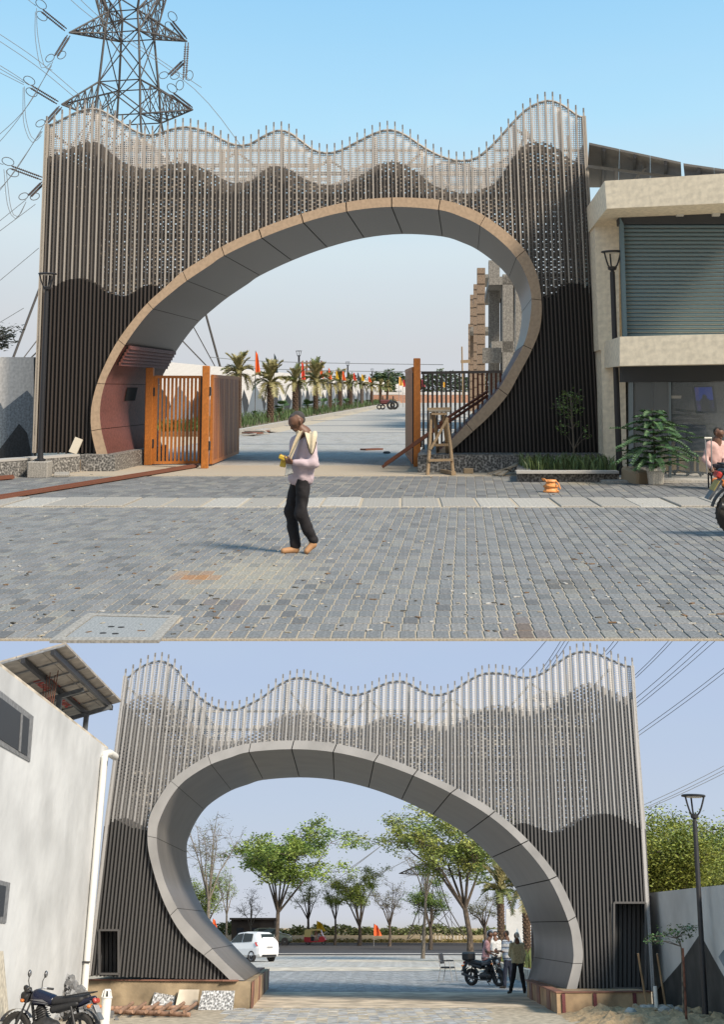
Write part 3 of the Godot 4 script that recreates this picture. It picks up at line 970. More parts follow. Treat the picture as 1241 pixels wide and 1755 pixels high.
	for seg in 30:
		var e0 := 57.0 + seg * 9.0
		var e1 := e0 + 8.92
		kb.hexa([Vector3(ku + sk[0] * e0, -0.01, -e0), Vector3(ku + 0.001 + sk[0] * e1, -0.01, -e1), Vector3(ku - 0.25 + sk[0] * e1, -0.01, -e1), Vector3(ku - 0.25 + sk[0] * e0, -0.01, -e0), Vector3(ku + sk[0] * e0, 0.22, -e0), Vector3(ku + sk[0] * e1, 0.22, -e1), Vector3(ku - 0.25 + sk[0] * e1, 0.22, -e1), Vector3(ku - 0.25 + sk[0] * e0, 0.22, -e0)])
	bed.hexa([Vector3(ku - 0.25 + sk[0] * 57, -0.01, -57), Vector3(ku - 0.25 + sk[0] * 330, -0.01, -330), Vector3(ku - 4.2 + sk[0] * 330, -0.01, -330), Vector3(ku - 4.2 + sk[0] * 57, -0.01, -57), Vector3(ku - 0.25 + sk[0] * 57, 0.18, -57), Vector3(ku - 0.25 + sk[0] * 330, 0.18, -330), Vector3(ku - 4.2 + sk[0] * 330, 0.18, -330), Vector3(ku - 4.2 + sk[0] * 57, 0.18, -57)])
	struct("kerb", 0, kb, M["concrete"])
	struct("planting_bed", 0, bed, M.soil)
	kerb_u = ku
var kerb_u := 0.0

# ---- upper site: walls, plinths, posts ----------------------------------
func mural(p: Node3D, w: int, d: float, pts: Array, m: Material) -> void:   # a painted shape a few millimetres proud of a frontal wall
	var mb := MB.new()
	var poly := PackedVector2Array()
	for i in range(0, pts.size(), 2):
		var q := at_d(w, pts[i], pts[i + 1], d)
		poly.append(Vector2(q.x, q.y))
	mb.prism(poly, Vector3(0, 0, -d + 0.004), Vector3.RIGHT, Vector3.UP, Vector3(0, 0, -0.006))
	part(p, "painted_mountain", mb, m)
func upper_walls() -> void:
	mat("white wash", 0.68, 0.66, 0.63, 0.85, "soft", 0.5)
	mat("mural grey", 0.20, 0.24, 0.28, 0.85, "blotch", 0.6)
	mat("mural dark", 0.035, 0.042, 0.05, 0.85, "blotch", 0.6)
	var D: float = gates[2].D
	var mb := MB.new()
	blk(mb, 0, -90, 57, 612, 800, 0.23, D + 0.9)
	var t := thing("boundary_wall", "whitewashed boundary wall with grey mountains painted on it at the left edge", "wall", 0, at_d(0, -16, 800, D + 0.9))
	part(t, "wall_face", mb, M["white wash"])
	mural(t, 0, D + 0.9, [-60, 640, 0, 691, 5, 701, 45.7, 669, 56, 681, 56, 790, -60, 790], M["mural grey"])
	mural(t, 0, D + 0.893, [-20, 790, 0, 768, 32, 726, 45.7, 742, 55, 790], M["mural dark"])
	# terrazzo plinths under the gate
	mb = MB.new()
	blk(mb, 0, 137, 196, 779, 808, gates[2].depth + 0.3)
	var pl := single("gate_plinth", "speckled terrazzo plinth under the left foot of the front gate", "plinth", 0, mb, gnd(0, 166, 808), M.terrazzo, "terrazzo plinths under the gate")
	mb = MB.new()
	blk(mb, 0, 716, 1034, 779, 810, gates[2].depth + 0.3)
	single("gate_plinth", "long speckled terrazzo plinth under the right foot of the front gate", "plinth", 0, mb, gnd(0, 860, 810), M.terrazzo, "terrazzo plinths under the gate")
	# left planter wall with a pale cap
	t = thing("planter_wall", "low terrazzo planter wall with a pale cap beside the left lamp post", "planter", 0, gnd(0, 30, 821))
	var a := gnd(0, -80, 828)
	var b := gnd(0, 136, 809)
	mb = MB.new()
	wall_seg(mb, a, b, 0.36, -0.3)
	part(t, "wall_face", mb, M.terrazzo)
	mb = MB.new()
	wall_seg(mb, a + Vector3(0, 0, 0.03), b + Vector3(0, 0, 0.03), 0.05, -0.36, 0.362)
	part(t, "cap", mb, M["terrazzo cap"])
	mb = MB.new()
	wall_seg(mb, a + Vector3(0, 0, -0.31), b + Vector3(0, 0, -0.31), 0.28, -2.0)
	part(t, "soil", mb, M.soil)
	# right planter
	t = thing("planter_wall", "low terrazzo planter with a pale cap in front of the ribbed gate on the right", "planter", 0, gnd(0, 970, 826))
	mb = MB.new()
	blk(mb, 0, 887, 1062, 811, 826, 0.3)
	part(t, "wall_face", mb, M.terrazzo)
	mb = MB.new()
	a = gnd(0, 888, 826) + Vector3(0, 0, -0.3)
	b = gnd(0, 887, 811)
	wall_seg(mb, a, b, 0.2, 0.3)
	part(t, "wall_return", mb, M.terrazzo)
	mb = MB.new()
	var h0 := hgt(0, gnd(0, 887, 826), 811)
	a = gnd(0, 886, 827)
	b = gnd(0, 1062, 827)
	wall_seg(mb, Vector3(a.x, 0, a.z), Vector3(b.x, 0, b.z), 0.05, -0.38, h0 + 0.002)
	part(t, "cap", mb, M["terrazzo cap"])
	mb = MB.new()
	wall_seg(mb, a + Vector3(0.45, 0, -0.4), b + Vector3(0, 0, -0.4), h0 - 0.04, -3.4)
	part(t, "soil", mb, M.soil)
	# things lying about
	mb = MB.new()
	var q := gnd(0, 105, 817)
	mb.rbox(q + Vector3(0, 0.05, 0), Vector3(0.33, 0.06, 0.5), 0.01, Basis(Vector3.UP, 0.2) * Basis(Vector3.RIGHT, 0.06))
	single("stone_slab", "small pale stone slab lying on sand in front of the planter wall", "slab", 0, mb, q, M["concrete pale"])
	mb = MB.new()
	q = at_d(0, 129, 778, D - 0.1)
	mb.rbox(q + Vector3(0, 0.19, 0), Vector3(0.20, 0.38, 0.05), 0.006, Basis(Vector3.FORWARD, 0.35) * Basis(Vector3.RIGHT, -0.25))
	single("board_offcut", "cream board leaning on the charcoal tubes at the left plinth", "board", 0, mb, q, mat("cream board", 0.62, 0.56, 0.45, 0.7))
	mb = MB.new()
	q = gnd(0, 803, 811.5)
	mb.rbox(q + Vector3(0, 0.06, 0), Vector3(0.22, 0.12, 0.2), 0.012)
	single("brick", "lone tan brick at the foot of the right plinth", "brick", 0, mb, q, mat("tan brick", 0.36, 0.27, 0.17, 0.9, "sand", 2.0))
	t = thing("plank_pile", "grey planks leaning off the planter corner on the right", "planks", 0, gnd(0, 860, 817))
	for k in 3:
		mb = MB.new()
		var s := gnd(0, 836 + k * 11, 814 + k * 1.5)
		var e := gnd(0, 886, 815 - k * 2) + Vector3(0, 0.22, 0)
		mb.bar(s + Vector3(0, 0.03, 0), e, 0.1, 0.03)
		part(t, "plank", mb, mat("grey timber", 0.33, 0.29, 0.23, 0.85, "wood", 1.0, 0, 0.4))
	# orange bag
	t = thing("orange_bag", "crumpled orange plastic bag standing on the apron by the right planter", "bag", 0, gnd(0, 945, 844))
	mb = MB.new()
	q = gnd(0, 945, 844)
	var prof := []
	for k in 9: prof.append([0.16 * (0.85 + 0.12 * sin(k * 1.7)) * (1.0 - 0.03 * k), k * 0.026])
	prof.append([0.10, 0.235]); prof.append([0.0, 0.22])
	mb.lathe(q, prof, 14)
	var r2 := RandomNumberGenerator.new()
	r2.seed = 5
	for k in mb.v.size():
		var v := mb.v[k]
		mb.v[k] = v + Vector3(noise.get_noise_3d(v.x * 300, v.y * 300, v.z * 300), 0, noise.get_noise_3d(v.z * 300 + 40, v.y * 300, v.x * 300)) * 0.05
	part(t, "bag_body", mb, mat("orange plastic", 0.80, 0.33, 0.10, 0.55, "blotch", 3.0))
	mb = MB.new()
	mb.path([q + Vector3(-0.14, 0.22, 0), q + Vector3(-0.17, 0.26, 0.02), q + Vector3(-0.12, 0.25, 0.06), q + Vector3(-0.08, 0.2, 0.08)], 0.012, 5)
	mb.path([q + Vector3(0.08, 0.22, 0.05), q + Vector3(0.13, 0.17, 0.12), q + Vector3(0.16, 0.07, 0.11)], 0.015, 5)
	part(t, "bag_handle", mb, M["orange plastic"])
	# steel sections on the ground
	mat("rusty steel", 0.21, 0.075, 0.04, 0.75, "rust", 1.4)
	for k in [[-40, 864, 336, 802, "long rusty steel section lying across the sand to the orange gate"], [-60, 829, 20, 822, "end of a short rusty bar lying by the planter at the left edge"]]:
		t = thing("steel_section", k[4], "steel bar", 0, (gnd(0, k[0], k[1]) + gnd(0, k[2], k[3])) / 2, "rusty steel sections on the ground")
		mb = MB.new()
		mb.bar(gnd(0, k[0], k[1]) + Vector3(0, 0.05, 0), gnd(0, k[2], k[3]) + Vector3(0, 0.05, 0), 0.13, 0.05)
		part(t, "web", mb, M["rusty steel"])
		for s in [-1, 1]:
			mb = MB.new()
			mb.bar(gnd(0, k[0], k[1]) + Vector3(0, 0.05, 0.065 * s), gnd(0, k[2], k[3]) + Vector3(0, 0.05, 0.065 * s), 0.02, 0.1)
			part(t, "flange", mb, M["rusty steel"])
	mb = MB.new()
	mb.bar(gnd(0, 290, 808) + Vector3(0, 0.04, 0), gnd(0, 333, 801) + Vector3(0, 0.04, 0), 0.16, 0.07)
	single("steel_offcut", "short rusty offcut beside the end of the long steel section", "steel bar", 0, mb, gnd(0, 310, 805), M["rusty steel"], "rusty steel sections on the ground")
	mb = MB.new()
	mb.bar(gnd(0, 622, 772) + Vector3(0, 0.03, 0), gnd(0, 652, 771) + Vector3(0, 0.03, 0), 0.3, 0.05)
	single("steel_offcut", "thin reddish strip lying in the middle of the drive", "steel bar", 0, mb, gnd(0, 637, 772), M["rusty steel"], "rusty steel sections on the ground")
	mb = MB.new()
	q = gnd(0, 663, 777)
	mb.ball(q + Vector3(0, 0.02, 0), Vector3(0.12, 0.05, 0.3), 8, 4)
	single("dirt_lump", "small dark lump of dirt on the drive near the folded gate leaf", "dirt", 0, mb, q, mat("dark dirt", 0.05, 0.048, 0.045, 0.95))
	t = thing("rubble_heap", "flat heap of broken slabs against the kerb of the palm bed", "rubble", 0, gnd(0, 440, 745))
	for k in 7:
		mb = MB.new()
		q = gnd(0, 428 + k * 4.5, 747 - k * 0.9)
		mb.rbox(q + Vector3(0, 0.05 + 0.05 * (k % 3), 0), Vector3(0.5, 0.06, 0.9), 0.01, Basis(Vector3.UP, k * 0.7) * Basis(Vector3.FORWARD, 0.12 * (k % 3 - 1)))
		part(t, "slab_piece", mb, [M["concrete pale"], M["rusty steel"], M["concrete"]][k % 3] if k != 4 else M["rusty steel"])

func lamp_post(w: int, bx: float, by: float, tx: float, ty: float, label: String, pole_px: float, head_px: float, group: String, foot := 0.0) -> void:
	var b := gnd(w, bx, by)
	var top := at_d(w, tx, ty, -b.z)
	var t := thing("lamp_post", label, "lamp post", w, b, group)
	var H := top.y
	var hw := wid(w, b, head_px, ty) / 2
	var hh := hw * 1.75
	var r := wid(w, b, pole_px, by) / 2
	var ax := (top - b).normalized()
	var mb := MB.new()
	if foot > 0:
		mb.rbox(b + Vector3(0, foot / 2 - 0.01, 0), Vector3(foot * 1.25, foot, foot * 1.2), 0.02)
		part(t, "footing", mb, M["concrete pale"])
		mb = MB.new()
	var j := b + ax * (H - hh)
	mb.tube(b + ax * foot, j - ax * hh * 0.12, r, r * 0.82, 12)
	mb.lathe(b + ax * foot, [[r * 2.2, 0.0], [r * 2.2, 0.03], [r * 1.2, 0.05], [r * 1.1, 0.25]], 12)
	part(t, "pole", mb, M["black metal"])
	mb = MB.new()
	var bb := Basis(Quaternion(Vector3.UP, ax))
	mb.lathe(j - ax * hh * 0.12, [[r * 0.6, 0.0], [r * 0.6, hh * 0.08], [r * 1.3, hh * 0.12], [r * 1.5, hh * 0.26], [r * 0.9, hh * 0.3], [0.0, hh * 0.3]], 12, bb)
	part(t, "neck", mb, M["black metal"])
	for k in 3:
		mb = MB.new()
		var a := TAU * k / 3.0 + 0.5
		var dir := bb * Vector3(cos(a), 0, sin(a))
		var pts := []
		for q in 7:
			var f := q / 6.0
			pts.append(j + ax * hh * (0.1 + 0.82 * f) + dir * (r * 1.0 + (hw * 0.88 - r) * pow(f, 0.62)))
		mb.path(pts, hw * 0.075, 6)
		part(t, "rib", mb, M["black metal"])
	mb = MB.new()
	mb.lathe(j + ax * hh * 0.9, [[0.0, 0.0], [hw * 0.8, 0.0], [hw * 0.97, hh * 0.02], [hw, hh * 0.06], [hw * 0.93, hh * 0.1], [0.0, hh * 0.13]], 20, bb)
	part(t, "lamp_head", mb, M["black metal"])
	mb = MB.new()
	mb.lathe(j + ax * hh * 0.89, [[0.0, 0.0], [hw * 0.72, 0.0], [hw * 0.72, hh * 0.012]], 20, bb)
	part(t, "diffuser", mb, mat("milky diffuser", 0.6, 0.58, 0.52, 0.5, ""))

func orange_gates() -> void:
	mat("orange paint", 0.56, 0.19, 0.03, 0.5, "wood", 0.8)
	mat("brown paint", 0.38, 0.13, 0.035, 0.55, "wood", 0.9)
	var post := func(bx: float, by: float, wpx: float, ty: float, label: String, p: String) -> void:
		var b := gnd(0, bx, by)
		var wd := wid(0, b, wpx, by)
		var h := hgt(0, b, ty)
		var mb := MB.new()
		mb.rbox(b + Vector3(0, h / 2, 0), Vector3(wd, h, wd), 0.012)
		var t := thing("gate_post", label, "gate post", 0, b, "orange gate posts")
		part(t, "post_body", mb, M["orange paint"])
		for k in [0.22, 0.75]:
			mb = MB.new()
			mb.rbox(b + Vector3(wd * 0.55, h * k, 0), Vector3(0.07, 0.22, 0.12), 0.01)
			part(t, "hinge", mb, M["black metal"])
	post.call(253.5, 797, 13, 630, "orange square post at the plinth carrying the open barred leaf", "")
	post.call(350.5, 803, 12, 627, "thick orange post between the barred leaf and the slatted leaf", "")
	post.call(715, 800, 12, 614, "tall orange post in front of the grey railing", "")
	# barred leaf
	var a := gnd(0, 262, 797)
	var b := gnd(0, 343, 796)
	var t := thing("gate_leaf", "orange barred gate leaf between two orange posts", "gate", 0, (a + b) / 2, "orange gate leaves")
	var ht := hgt(0, a, 646)
	var hb := hgt(0, a, 793)
	for h in [ht, hb]:
		var mb := MB.new()
		mb.bar(a + Vector3(0, h, 0), b + Vector3(0, h, 0), 0.06, 0.07)
		part(t, "rail", mb, M["orange paint"])
	for i in 12:
		var q := a.lerp(b, (i + 0.5) / 12.0)
		bar_part(t, "bar", q + Vector3(0, hb, 0), q + Vector3(0, ht, 0), 0.055, 0.05, M["orange paint"])
	for q in [[a, "orange paint"], [b + Vector3(0.0, 0, 0), "black metal"]]:
		bar_part(t, "stile", q[0] + Vector3(0, hb - 0.03, 0.0), q[0] + Vector3(0, ht + 0.02, 0.0), 0.10 if q[1] != "orange paint" else 0.06, 0.07, M[q[1]])
	# slatted leaf swung away
	a = gnd(0, 361, 799)
	b = gnd(0, 407, 780)
	t = thing("gate_leaf", "orange gate leaf of closed vertical slats swung back to the drive", "gate", 0, (a + b) / 2, "orange gate leaves")
	ht = hgt(0, a, 645)
	hb = hgt(0, a, 793)
	var side := (b - a).normalized()
	for h in [ht, hb]:
		var mb := MB.new()
		mb.bar(a + Vector3(0, h, 0), b + Vector3(0, h, 0), 0.06, 0.09)
		part(t, "rail", mb, M["orange paint"])
	for i in 16:
		var q := a.lerp(b, (i + 0.5) / 16.0)
		bar_part(t, "slat", q + Vector3(0, hb, 0), q + Vector3(0, ht, 0), (b - a).length() / 16.0 * 0.86, 0.04, M["brown paint"] if i % 3 else M["orange paint"], side)
	for q in [a, b]: bar_part(t, "stile", q + Vector3(0, hb - 0.03, 0), q + Vector3(0, ht + 0.02, 0), 0.07, 0.07, M["orange paint"] if q == a else M["brown paint"])
	# folded leaf on the right
	a = gnd(0, 709, 800)
	b = gnd(0, 696, 783)
	t = thing("gate_leaf", "orange gate leaf folded edge-on behind the tall right post", "gate", 0, (a + b) / 2, "orange gate leaves")
	ht = hgt(0, a, 632)
	hb = hgt(0, a, 792)
	side = (b - a).normalized()
	for h in [ht, hb]:
		var mb := MB.new()
		mb.bar(a + Vector3(0, h, 0), b + Vector3(0, h, 0), 0.06, 0.09)
		part(t, "rail", mb, M["orange paint"])
	for i in 14:
		var q := a.lerp(b, (i + 0.5) / 14.0)
		bar_part(t, "slat", q + Vector3(0, hb, 0), q + Vector3(0, ht, 0), (b - a).length() / 14.0 * 0.9, 0.04, M["orange paint"], side)
	bar_part(t, "stile", a + Vector3(0, hb - 0.03, 0), a + Vector3(0, ht - 0.1, 0), 0.06, 0.1, M["black metal"])
	# railing inside the arch
	var d: float = gates[2].D + 2.2
	t = thing("railing", "grey barred railing standing in the right of the arch behind the sawhorse", "railing", 0, at_d(0, 790, 800, d))
	var r0 := at_d(0, 722, 639, d)
	var r1 := at_d(0, 862, 637, d)
	var low := at_d(0, 722, 790, d).y
	var mg := mat("grey brown paint", 0.16, 0.135, 0.115, 0.55)
	bar_part(t, "rail", r0, r1, 0.07, 0.06, mg, Vector3.UP)
	bar_part(t, "rail", Vector3(r0.x, low + 0.1, r0.z), Vector3(r1.x, low + 0.1, r1.z), 0.07, 0.06, mg, Vector3.UP)
	for i in 18:
		var q := r0.lerp(r1, (i + 0.5) / 18.0)
		bar_part(t, "bar", Vector3(q.x, low + 0.02, q.z), q, 0.05, 0.05, mg if i < 11 else M["rusty steel"])
	# beam leaning up the arch
	t = thing("leaning_beam", "bundle of rust-red bars leaning from the sand up the right foot of the arch", "steel bar", 0, gnd(0, 660, 804))
	var s0 := gnd(0, 656, 803)
	var s1 := at_d(0, 768, 722, gates[2].D + 0.2)
	var s2 := at_d(0, 838, 678, gates[2].D + 1.4)
	for k in 2:
		var mb := MB.new()
		mb.bar(s0 + Vector3(0.06 * k, 0.04 + 0.07 * k, 0), s1 + Vector3(0.05 * k, 0.07 * k, 0), 0.07, 0.06)
		part(t, "bar", mb, M["rusty steel"])
		mb = MB.new()
		mb.bar(s1 + Vector3(-0.2, -0.16 + 0.12 * k, 0.05), s2 + Vector3(-0.03, 0.10 * k, 0), 0.06, 0.05)
		part(t, "bar", mb, M["rusty steel"])
	# sawhorse
	mat("raw timber", 0.42, 0.30, 0.18, 0.85, "wood", 1.2, 0, 0.4)
	t = thing("sawhorse", "rough stick-built timber sawhorse in front of the railing", "sawhorse", 0, gnd(0, 755, 814))
	var ds := -gnd(0, 755, 814).z
	for k in [[739, 708, 733, 814, 0.0], [744, 706, 752, 800, 0.7], [766, 716, 777, 814, 0.0], [760, 708, 769, 802, 0.7]]:
		var mb := MB.new()
		mb.path([at_d(0, k[0], k[1], ds + 0.3), at_d(0, (k[0] + k[2]) / 2.0 + 1, (k[1] + k[3]) / 2.0, ds + 0.15 + k[4] * 0.6), gnd(0, k[2], k[3])], [0.035, 0.04, 0.045], 7)
		part(t, "leg", mb, M["raw timber"])
	for k in [[733, 701, 773, 700, 0.30], [735, 789, 777, 788, 0.02], [740, 709, 766, 709, 0.2], [738, 770, 768, 716, 0.1], [742, 763, 770, 762, 0.6]]:
		var mb := MB.new()
		mb.bar(at_d(0, k[0], k[1], ds + k[4]), at_d(0, k[2], k[3], ds + k[4]), 0.06, 0.055)
		part(t, "crossbar", mb, M["raw timber"])
	var mb := MB.new()
	mb.rbox(at_d(0, 753, 704, ds + 0.3), Vector3(0.5, 0.05, 0.3), 0.01)
	part(t, "top_board", mb, M["grey timber"])
	mb = MB.new()
	mb.bar(gnd(0, 758, 811) + Vector3(0, 0.05, 0), gnd(0, 778, 815) + Vector3(0, 0.05, 0), 0.1, 0.08)
	single("timber_offcut", "short timber offcut under the sawhorse leg", "timber", 0, mb, gnd(0, 768, 813), M["raw timber"])

# ---- upper site: shop building on the right -----------------------------
func shop() -> void:
	mat("cream render", 0.84, 0.735, 0.56, 0.85, "soft", 0.3, 0, 0.3)
	mat("shutter blue", 0.15, 0.225, 0.25, 0.5, "grain", 0.6)
	mat("dark interior", 0.05, 0.052, 0.055, 0.8, "")
	mat("beige laminate", 0.36, 0.28, 0.16, 0.5, "wood", 0.8)
	var d1 := -gnd(0, 1063, 827).z
	var B := func(px: float, py: float, off: float) -> Vector3:
		var dd := d1 * (1.0 - 0.035 * (px - 1037.0) / 200.0)
		return at_d(0, px, py, dd + off)
	var pr := func(mb: MB, q: Array, off: float, depth: float) -> void:   # q: four picture corners, in order
		var p := []
		for k in 4: p.append(B.call(q[k * 2], q[k * 2 + 1], off))
		for k in 4: p.append(p[k] + dv(0, depth))
		mb.hexa(p)
	var t := thing("shop_building", "cream two-storey shop with a blue-grey roller shutter above a dark glass shopfront", "building", 0, gnd(0, 1150, 828))
	var mb := MB.new()
	pr.call(mb, [1037, 310, 1330, 292, 1330, 344, 1040.7, 357.6], 0.0, 9.0)
	part(t, "roof_slab", mb, M["cream render"])
	mb = MB.new()
	pr.call(mb, [1063, 577, 1330, 570, 1330, 622, 1063, 627], 0.0, 9.0)
	part(t, "floor_slab", mb, M["cream render"])
	mb = MB.new()
	pr.call(mb, [1018, 345, 1061, 345, 1063, 600, 1027, 600], 3.1, 3.0)
	part(t, "upper_pier", mb, M["cream render"])
	mb = MB.new()
	pr.call(mb, [1031, 600, 1072, 600, 1075, 800, 1036, 800], 3.1, 3.0)
	part(t, "lower_pier", mb, M["cream render"])
	mb = MB.new()
	pr.call(mb, [1060, 350, 1330, 350, 1330, 590, 1060, 590], 3.5, 0.3)
	part(t, "upper_wall", mb, M["cream render"])
	# shutter: hood, side guides, slats
	mb = MB.new()
	pr.call(mb, [1060, 352, 1330, 352, 1330, 383, 1062, 384], 1.6, 0.5)
	part(t, "shutter_hood", mb, M["dark interior"])
	for k in [1078, 1160, 1222]:
		mb = MB.new()
		pr.call(mb, [k, 363, k + 14, 363, k + 13, 370, k + 1, 370], 1.45, 0.15)
		part(t, "bracket", mb, M["milky diffuser"])
	mb = MB.new()
	pr.call(mb, [1063, 372, 1070, 384, 1076, 578, 1069, 578], 1.55, 0.25)
	part(t, "shutter_guide", mb, M["shutter blue"])
	var n := 28
	for i in n:
		var y0 := lerpf(384, 577, float(i) / n)
		var y1 := lerpf(384, 577, (i + 1.0) / n)
		var x0 := lerpf(1067, 1074, float(i) / n)
		mb = MB.new()
		var a: Vector3 = B.call(x0, y0, 1.72)
		var b: Vector3 = B.call(1325, y0, 1.72)
		var c: Vector3 = B.call(1325, y1 - 0.3, 1.72)
		var e: Vector3 = B.call(x0, y1 - 0.3, 1.72)
		var bulge := Vector3(0, 0, 0.055)
		var ab := a.lerp(e, 0.45) + bulge
		var bb := b.lerp(c, 0.45) + bulge
		mb.quad(a, b, bb, ab, Vector3(0, 0.4, 1))
		mb.quad(ab, bb, c + bulge * 0.8, e + bulge * 0.8, Vector3(0, 0, 1))
		mb.quad(e + bulge * 0.8, c + bulge * 0.8, c, e, Vector3(0, -1, 0))
		part(t, "shutter_slat", mb, M["shutter blue"])
	# shopfront
	mb = MB.new()
	pr.call(mb, [1066, 627, 1330, 624, 1330, 652, 1066, 655], 1.2, 0.4)
	part(t, "front_header", mb, M["dark interior"])
	for q in [[1078, 1086], [1147, 1151]]:
		mb = MB.new()
		pr.call(mb, [q[0], 655, q[1], 655, q[1] + 1, 822, q[0] + 1, 822], 1.25, 0.12)
		part(t, "front_frame", mb, mat("grey aluminium", 0.16, 0.19, 0.2, 0.4, "", 1, 0.4))
	var gm := StandardMaterial3D.new()
	gm.resource_name = "shop glass"
	gm.transparency = BaseMaterial3D.TRANSPARENCY_ALPHA
	gm.albedo_color = Color(0.55, 0.6, 0.62, 0.25)
	gm.roughness = 0.03
	M["glass"] = gm
	for q in [[1086, 1147], [1151, 1330]]:
		mb = MB.new()
		mb.quad(B.call(q[0], 655, 1.3), B.call(q[1], 655, 1.3), B.call(q[1], 821, 1.3), B.call(q[0], 821, 1.3), Vector3(0, 0, 1))
		part(t, "glass_pane", mb, gm)
	mb = MB.new()
	pr.call(mb, [1060, 620, 1330, 620, 1330, 830, 1060, 830], 5.2, 0.2)
	part(t, "back_wall", mb, mat("grey back wall", 0.07, 0.073, 0.075, 0.8, "blotch", 0.6))
	mb = MB.new()
	pr.call(mb, [1085, 640, 1118, 640, 1118, 800, 1085, 800], 5.0, 0.15)
	pr.call(mb, [1121, 640, 1150, 640, 1152, 745, 1123, 745], 4.8, 0.15)
	part(t, "inner_panel", mb, M["dark interior"], "")
	mb = MB.new()
	var f0 := gnd(0, 1055, 827)
	mb.box(Vector3(f0.x + 4.0, 0.02, f0.z - 3.5), Vector3(8.6, 0.07, 7.4))
	part(t, "floor", mb, M["concrete"])
	mb = MB.new()
	mb.box(Vector3(f0.x + 7.2, 1.5, f0.z - 3.2), Vector3(0.2, 3.0, 6))
	part(t, "end_wall", mb, M["grey back wall"])
	# television on the back wall
	var tv := thing("television", "wall television glowing blue behind the shop glass", "television", 0, B.call(1210, 690, 4.6))
	mb = MB.new()
	pr.call(mb, [1189, 662, 1224, 661, 1231, 708, 1195, 709], 4.6, 0.1)
	part(tv, "casing", mb, M["black plastic"])
	var sm := StandardMaterial3D.new()
	sm.resource_name = "screen"
	sm.albedo_color = Color(0.02, 0.02, 0.03)
	var nz := FastNoiseLite.new()
	nz.seed = 2
	nz.frequency = 0.04
	sm.emission_enabled = true
	sm.emission_texture = tex_from(64, func(x, y):
		var v := Vector2(x - 32, y - 30)
		var blue := Color(0.06, 0.22, 0.62)
		if y > 34: blue = Color(0.03, 0.05, 0.16)
		var f := nz.get_noise_2d(x * 1.0, y * 1.0)
		if Vector2(v.x, v.y + 2).length() < 9 or (y > 30 and absf(v.x) < 15): return Color(0.015, 0.015, 0.03).lerp(Color(0.1, 0.09, 0.15), clampf(f, 0, 1))
		return blue.lerp(Color(0.35, 0.3, 0.55), clampf(f + (0.5 if x < 14 else 0.0), 0, 1)))
	sm.emission_energy_multiplier = 0.22
	sm.emission_operator = BaseMaterial3D.EMISSION_OP_MULTIPLY
	sm.emission = Color.WHITE
	mb = MB.new()
	var P: Array = [B.call(1191, 664, 4.58), B.call(1221, 663, 4.58), B.call(1226, 704, 4.58), B.call(1196, 705, 4.58)]
	mb.quaduv(P[0], P[1], P[2], P[3], Vector2(0, 0), Vector2(1, 0), Vector2(1, 1), Vector2(0, 1), Vector3(0, 0, 1))
	part(tv, "screen", mb, sm)
	# desks and chairs
	var dk := thing("office_desk", "beige panelled desk with black-framed screen behind the shop glass", "desk", 0, B.call(1170, 822, 3.0))
	for q in [[1133, 1184, 757], [1190, 1250, 758]]:
		mb = MB.new()
		pr.call(mb, [q[0], q[2], q[1], q[2], q[1], 823, q[0], 823], 3.0, 0.05)
		part(dk, "panel", mb, M["beige laminate"])
	for q in [[1131, 739, 1217, 743], [1131, 752, 1250, 757], [1166, 743, 1171, 752], [1213, 743, 1217, 752], [1184, 757, 1190, 823]]:
		mb = MB.new()
		pr.call(mb, [q[0], q[1], q[2], q[1], q[2], q[3], q[0], q[3]], 2.95, 0.06)
		part(dk, "frame", mb, M["black plastic"])
	mb = MB.new()
	pr.call(mb, [1131, 743, 1213, 743, 1213, 752, 1131, 752], 3.0, 0.03)
	part(dk, "glazing", mb, M["grey back wall"])
	for q in [[1197, 2.0, "black office chair with a tall back by the shop glass"], [1163, 2.4, "black office chair with open arms left of the tall one"]]:
		var b: Vector3 = B.call(q[0], 822, q[1])
		b.y = 0.06
		var ch := thing("office_chair", q[2], "chair", 0, b, "office chairs in the shop", 0.5 if q[0] < 1180 else -0.3)
		mb = MB.new()
		mb.rbox(Vector3(0, 0.46, 0), Vector3(0.46, 0.08, 0.46), 0.03)
		part(ch, "seat", mb, M["black plastic"])
		mb = MB.new()
		mb.rbox(Vector3(0, 0.82, 0.22), Vector3(0.44, 0.56, 0.06), 0.03, Basis(Vector3.RIGHT, 0.15))
		part(ch, "backrest", mb, mat("dark blue cloth", 0.012, 0.014, 0.03, 0.8, ""))
		for s in [-1, 1]:
			mb = MB.new()
			mb.path([Vector3(0.24 * s, 0.45, 0.1), Vector3(0.28 * s, 0.62, 0.12), Vector3(0.27 * s, 0.66, -0.08), Vector3(0.25 * s, 0.46, -0.1)], 0.015, 6)
			part(ch, "armrest", mb, M["black plastic"])
		mb = MB.new()
		mb.tube(Vector3(0, 0.08, 0), Vector3(0, 0.43, 0), 0.03, 0.025, 8)
		part(ch, "column", mb, M["black plastic"])
		for k in 5:
			mb = MB.new()
			mb.bar(Vector3(0, 0.09, 0), Vector3(0.27 * cos(k * TAU / 5), 0.05, 0.27 * sin(k * TAU / 5)), 0.04, 0.03)
			mb.ball(Vector3(0.27 * cos(k * TAU / 5), 0.025, 0.27 * sin(k * TAU / 5)), Vector3(0.025, 0.025, 0.025), 6, 4)
			part(ch, "leg", mb, M["black plastic"])
	# wall switch and sign plate inside
	mb = MB.new()
	pr.call(mb, [1151, 678, 1169, 678, 1168, 683, 1152, 683], 4.9, 0.1)
	single("wall_sign", "small pale plate on the dark wall inside the shop", "sign", 0, mb, B.call(1160, 680, 4.9), M["milky diffuser"])
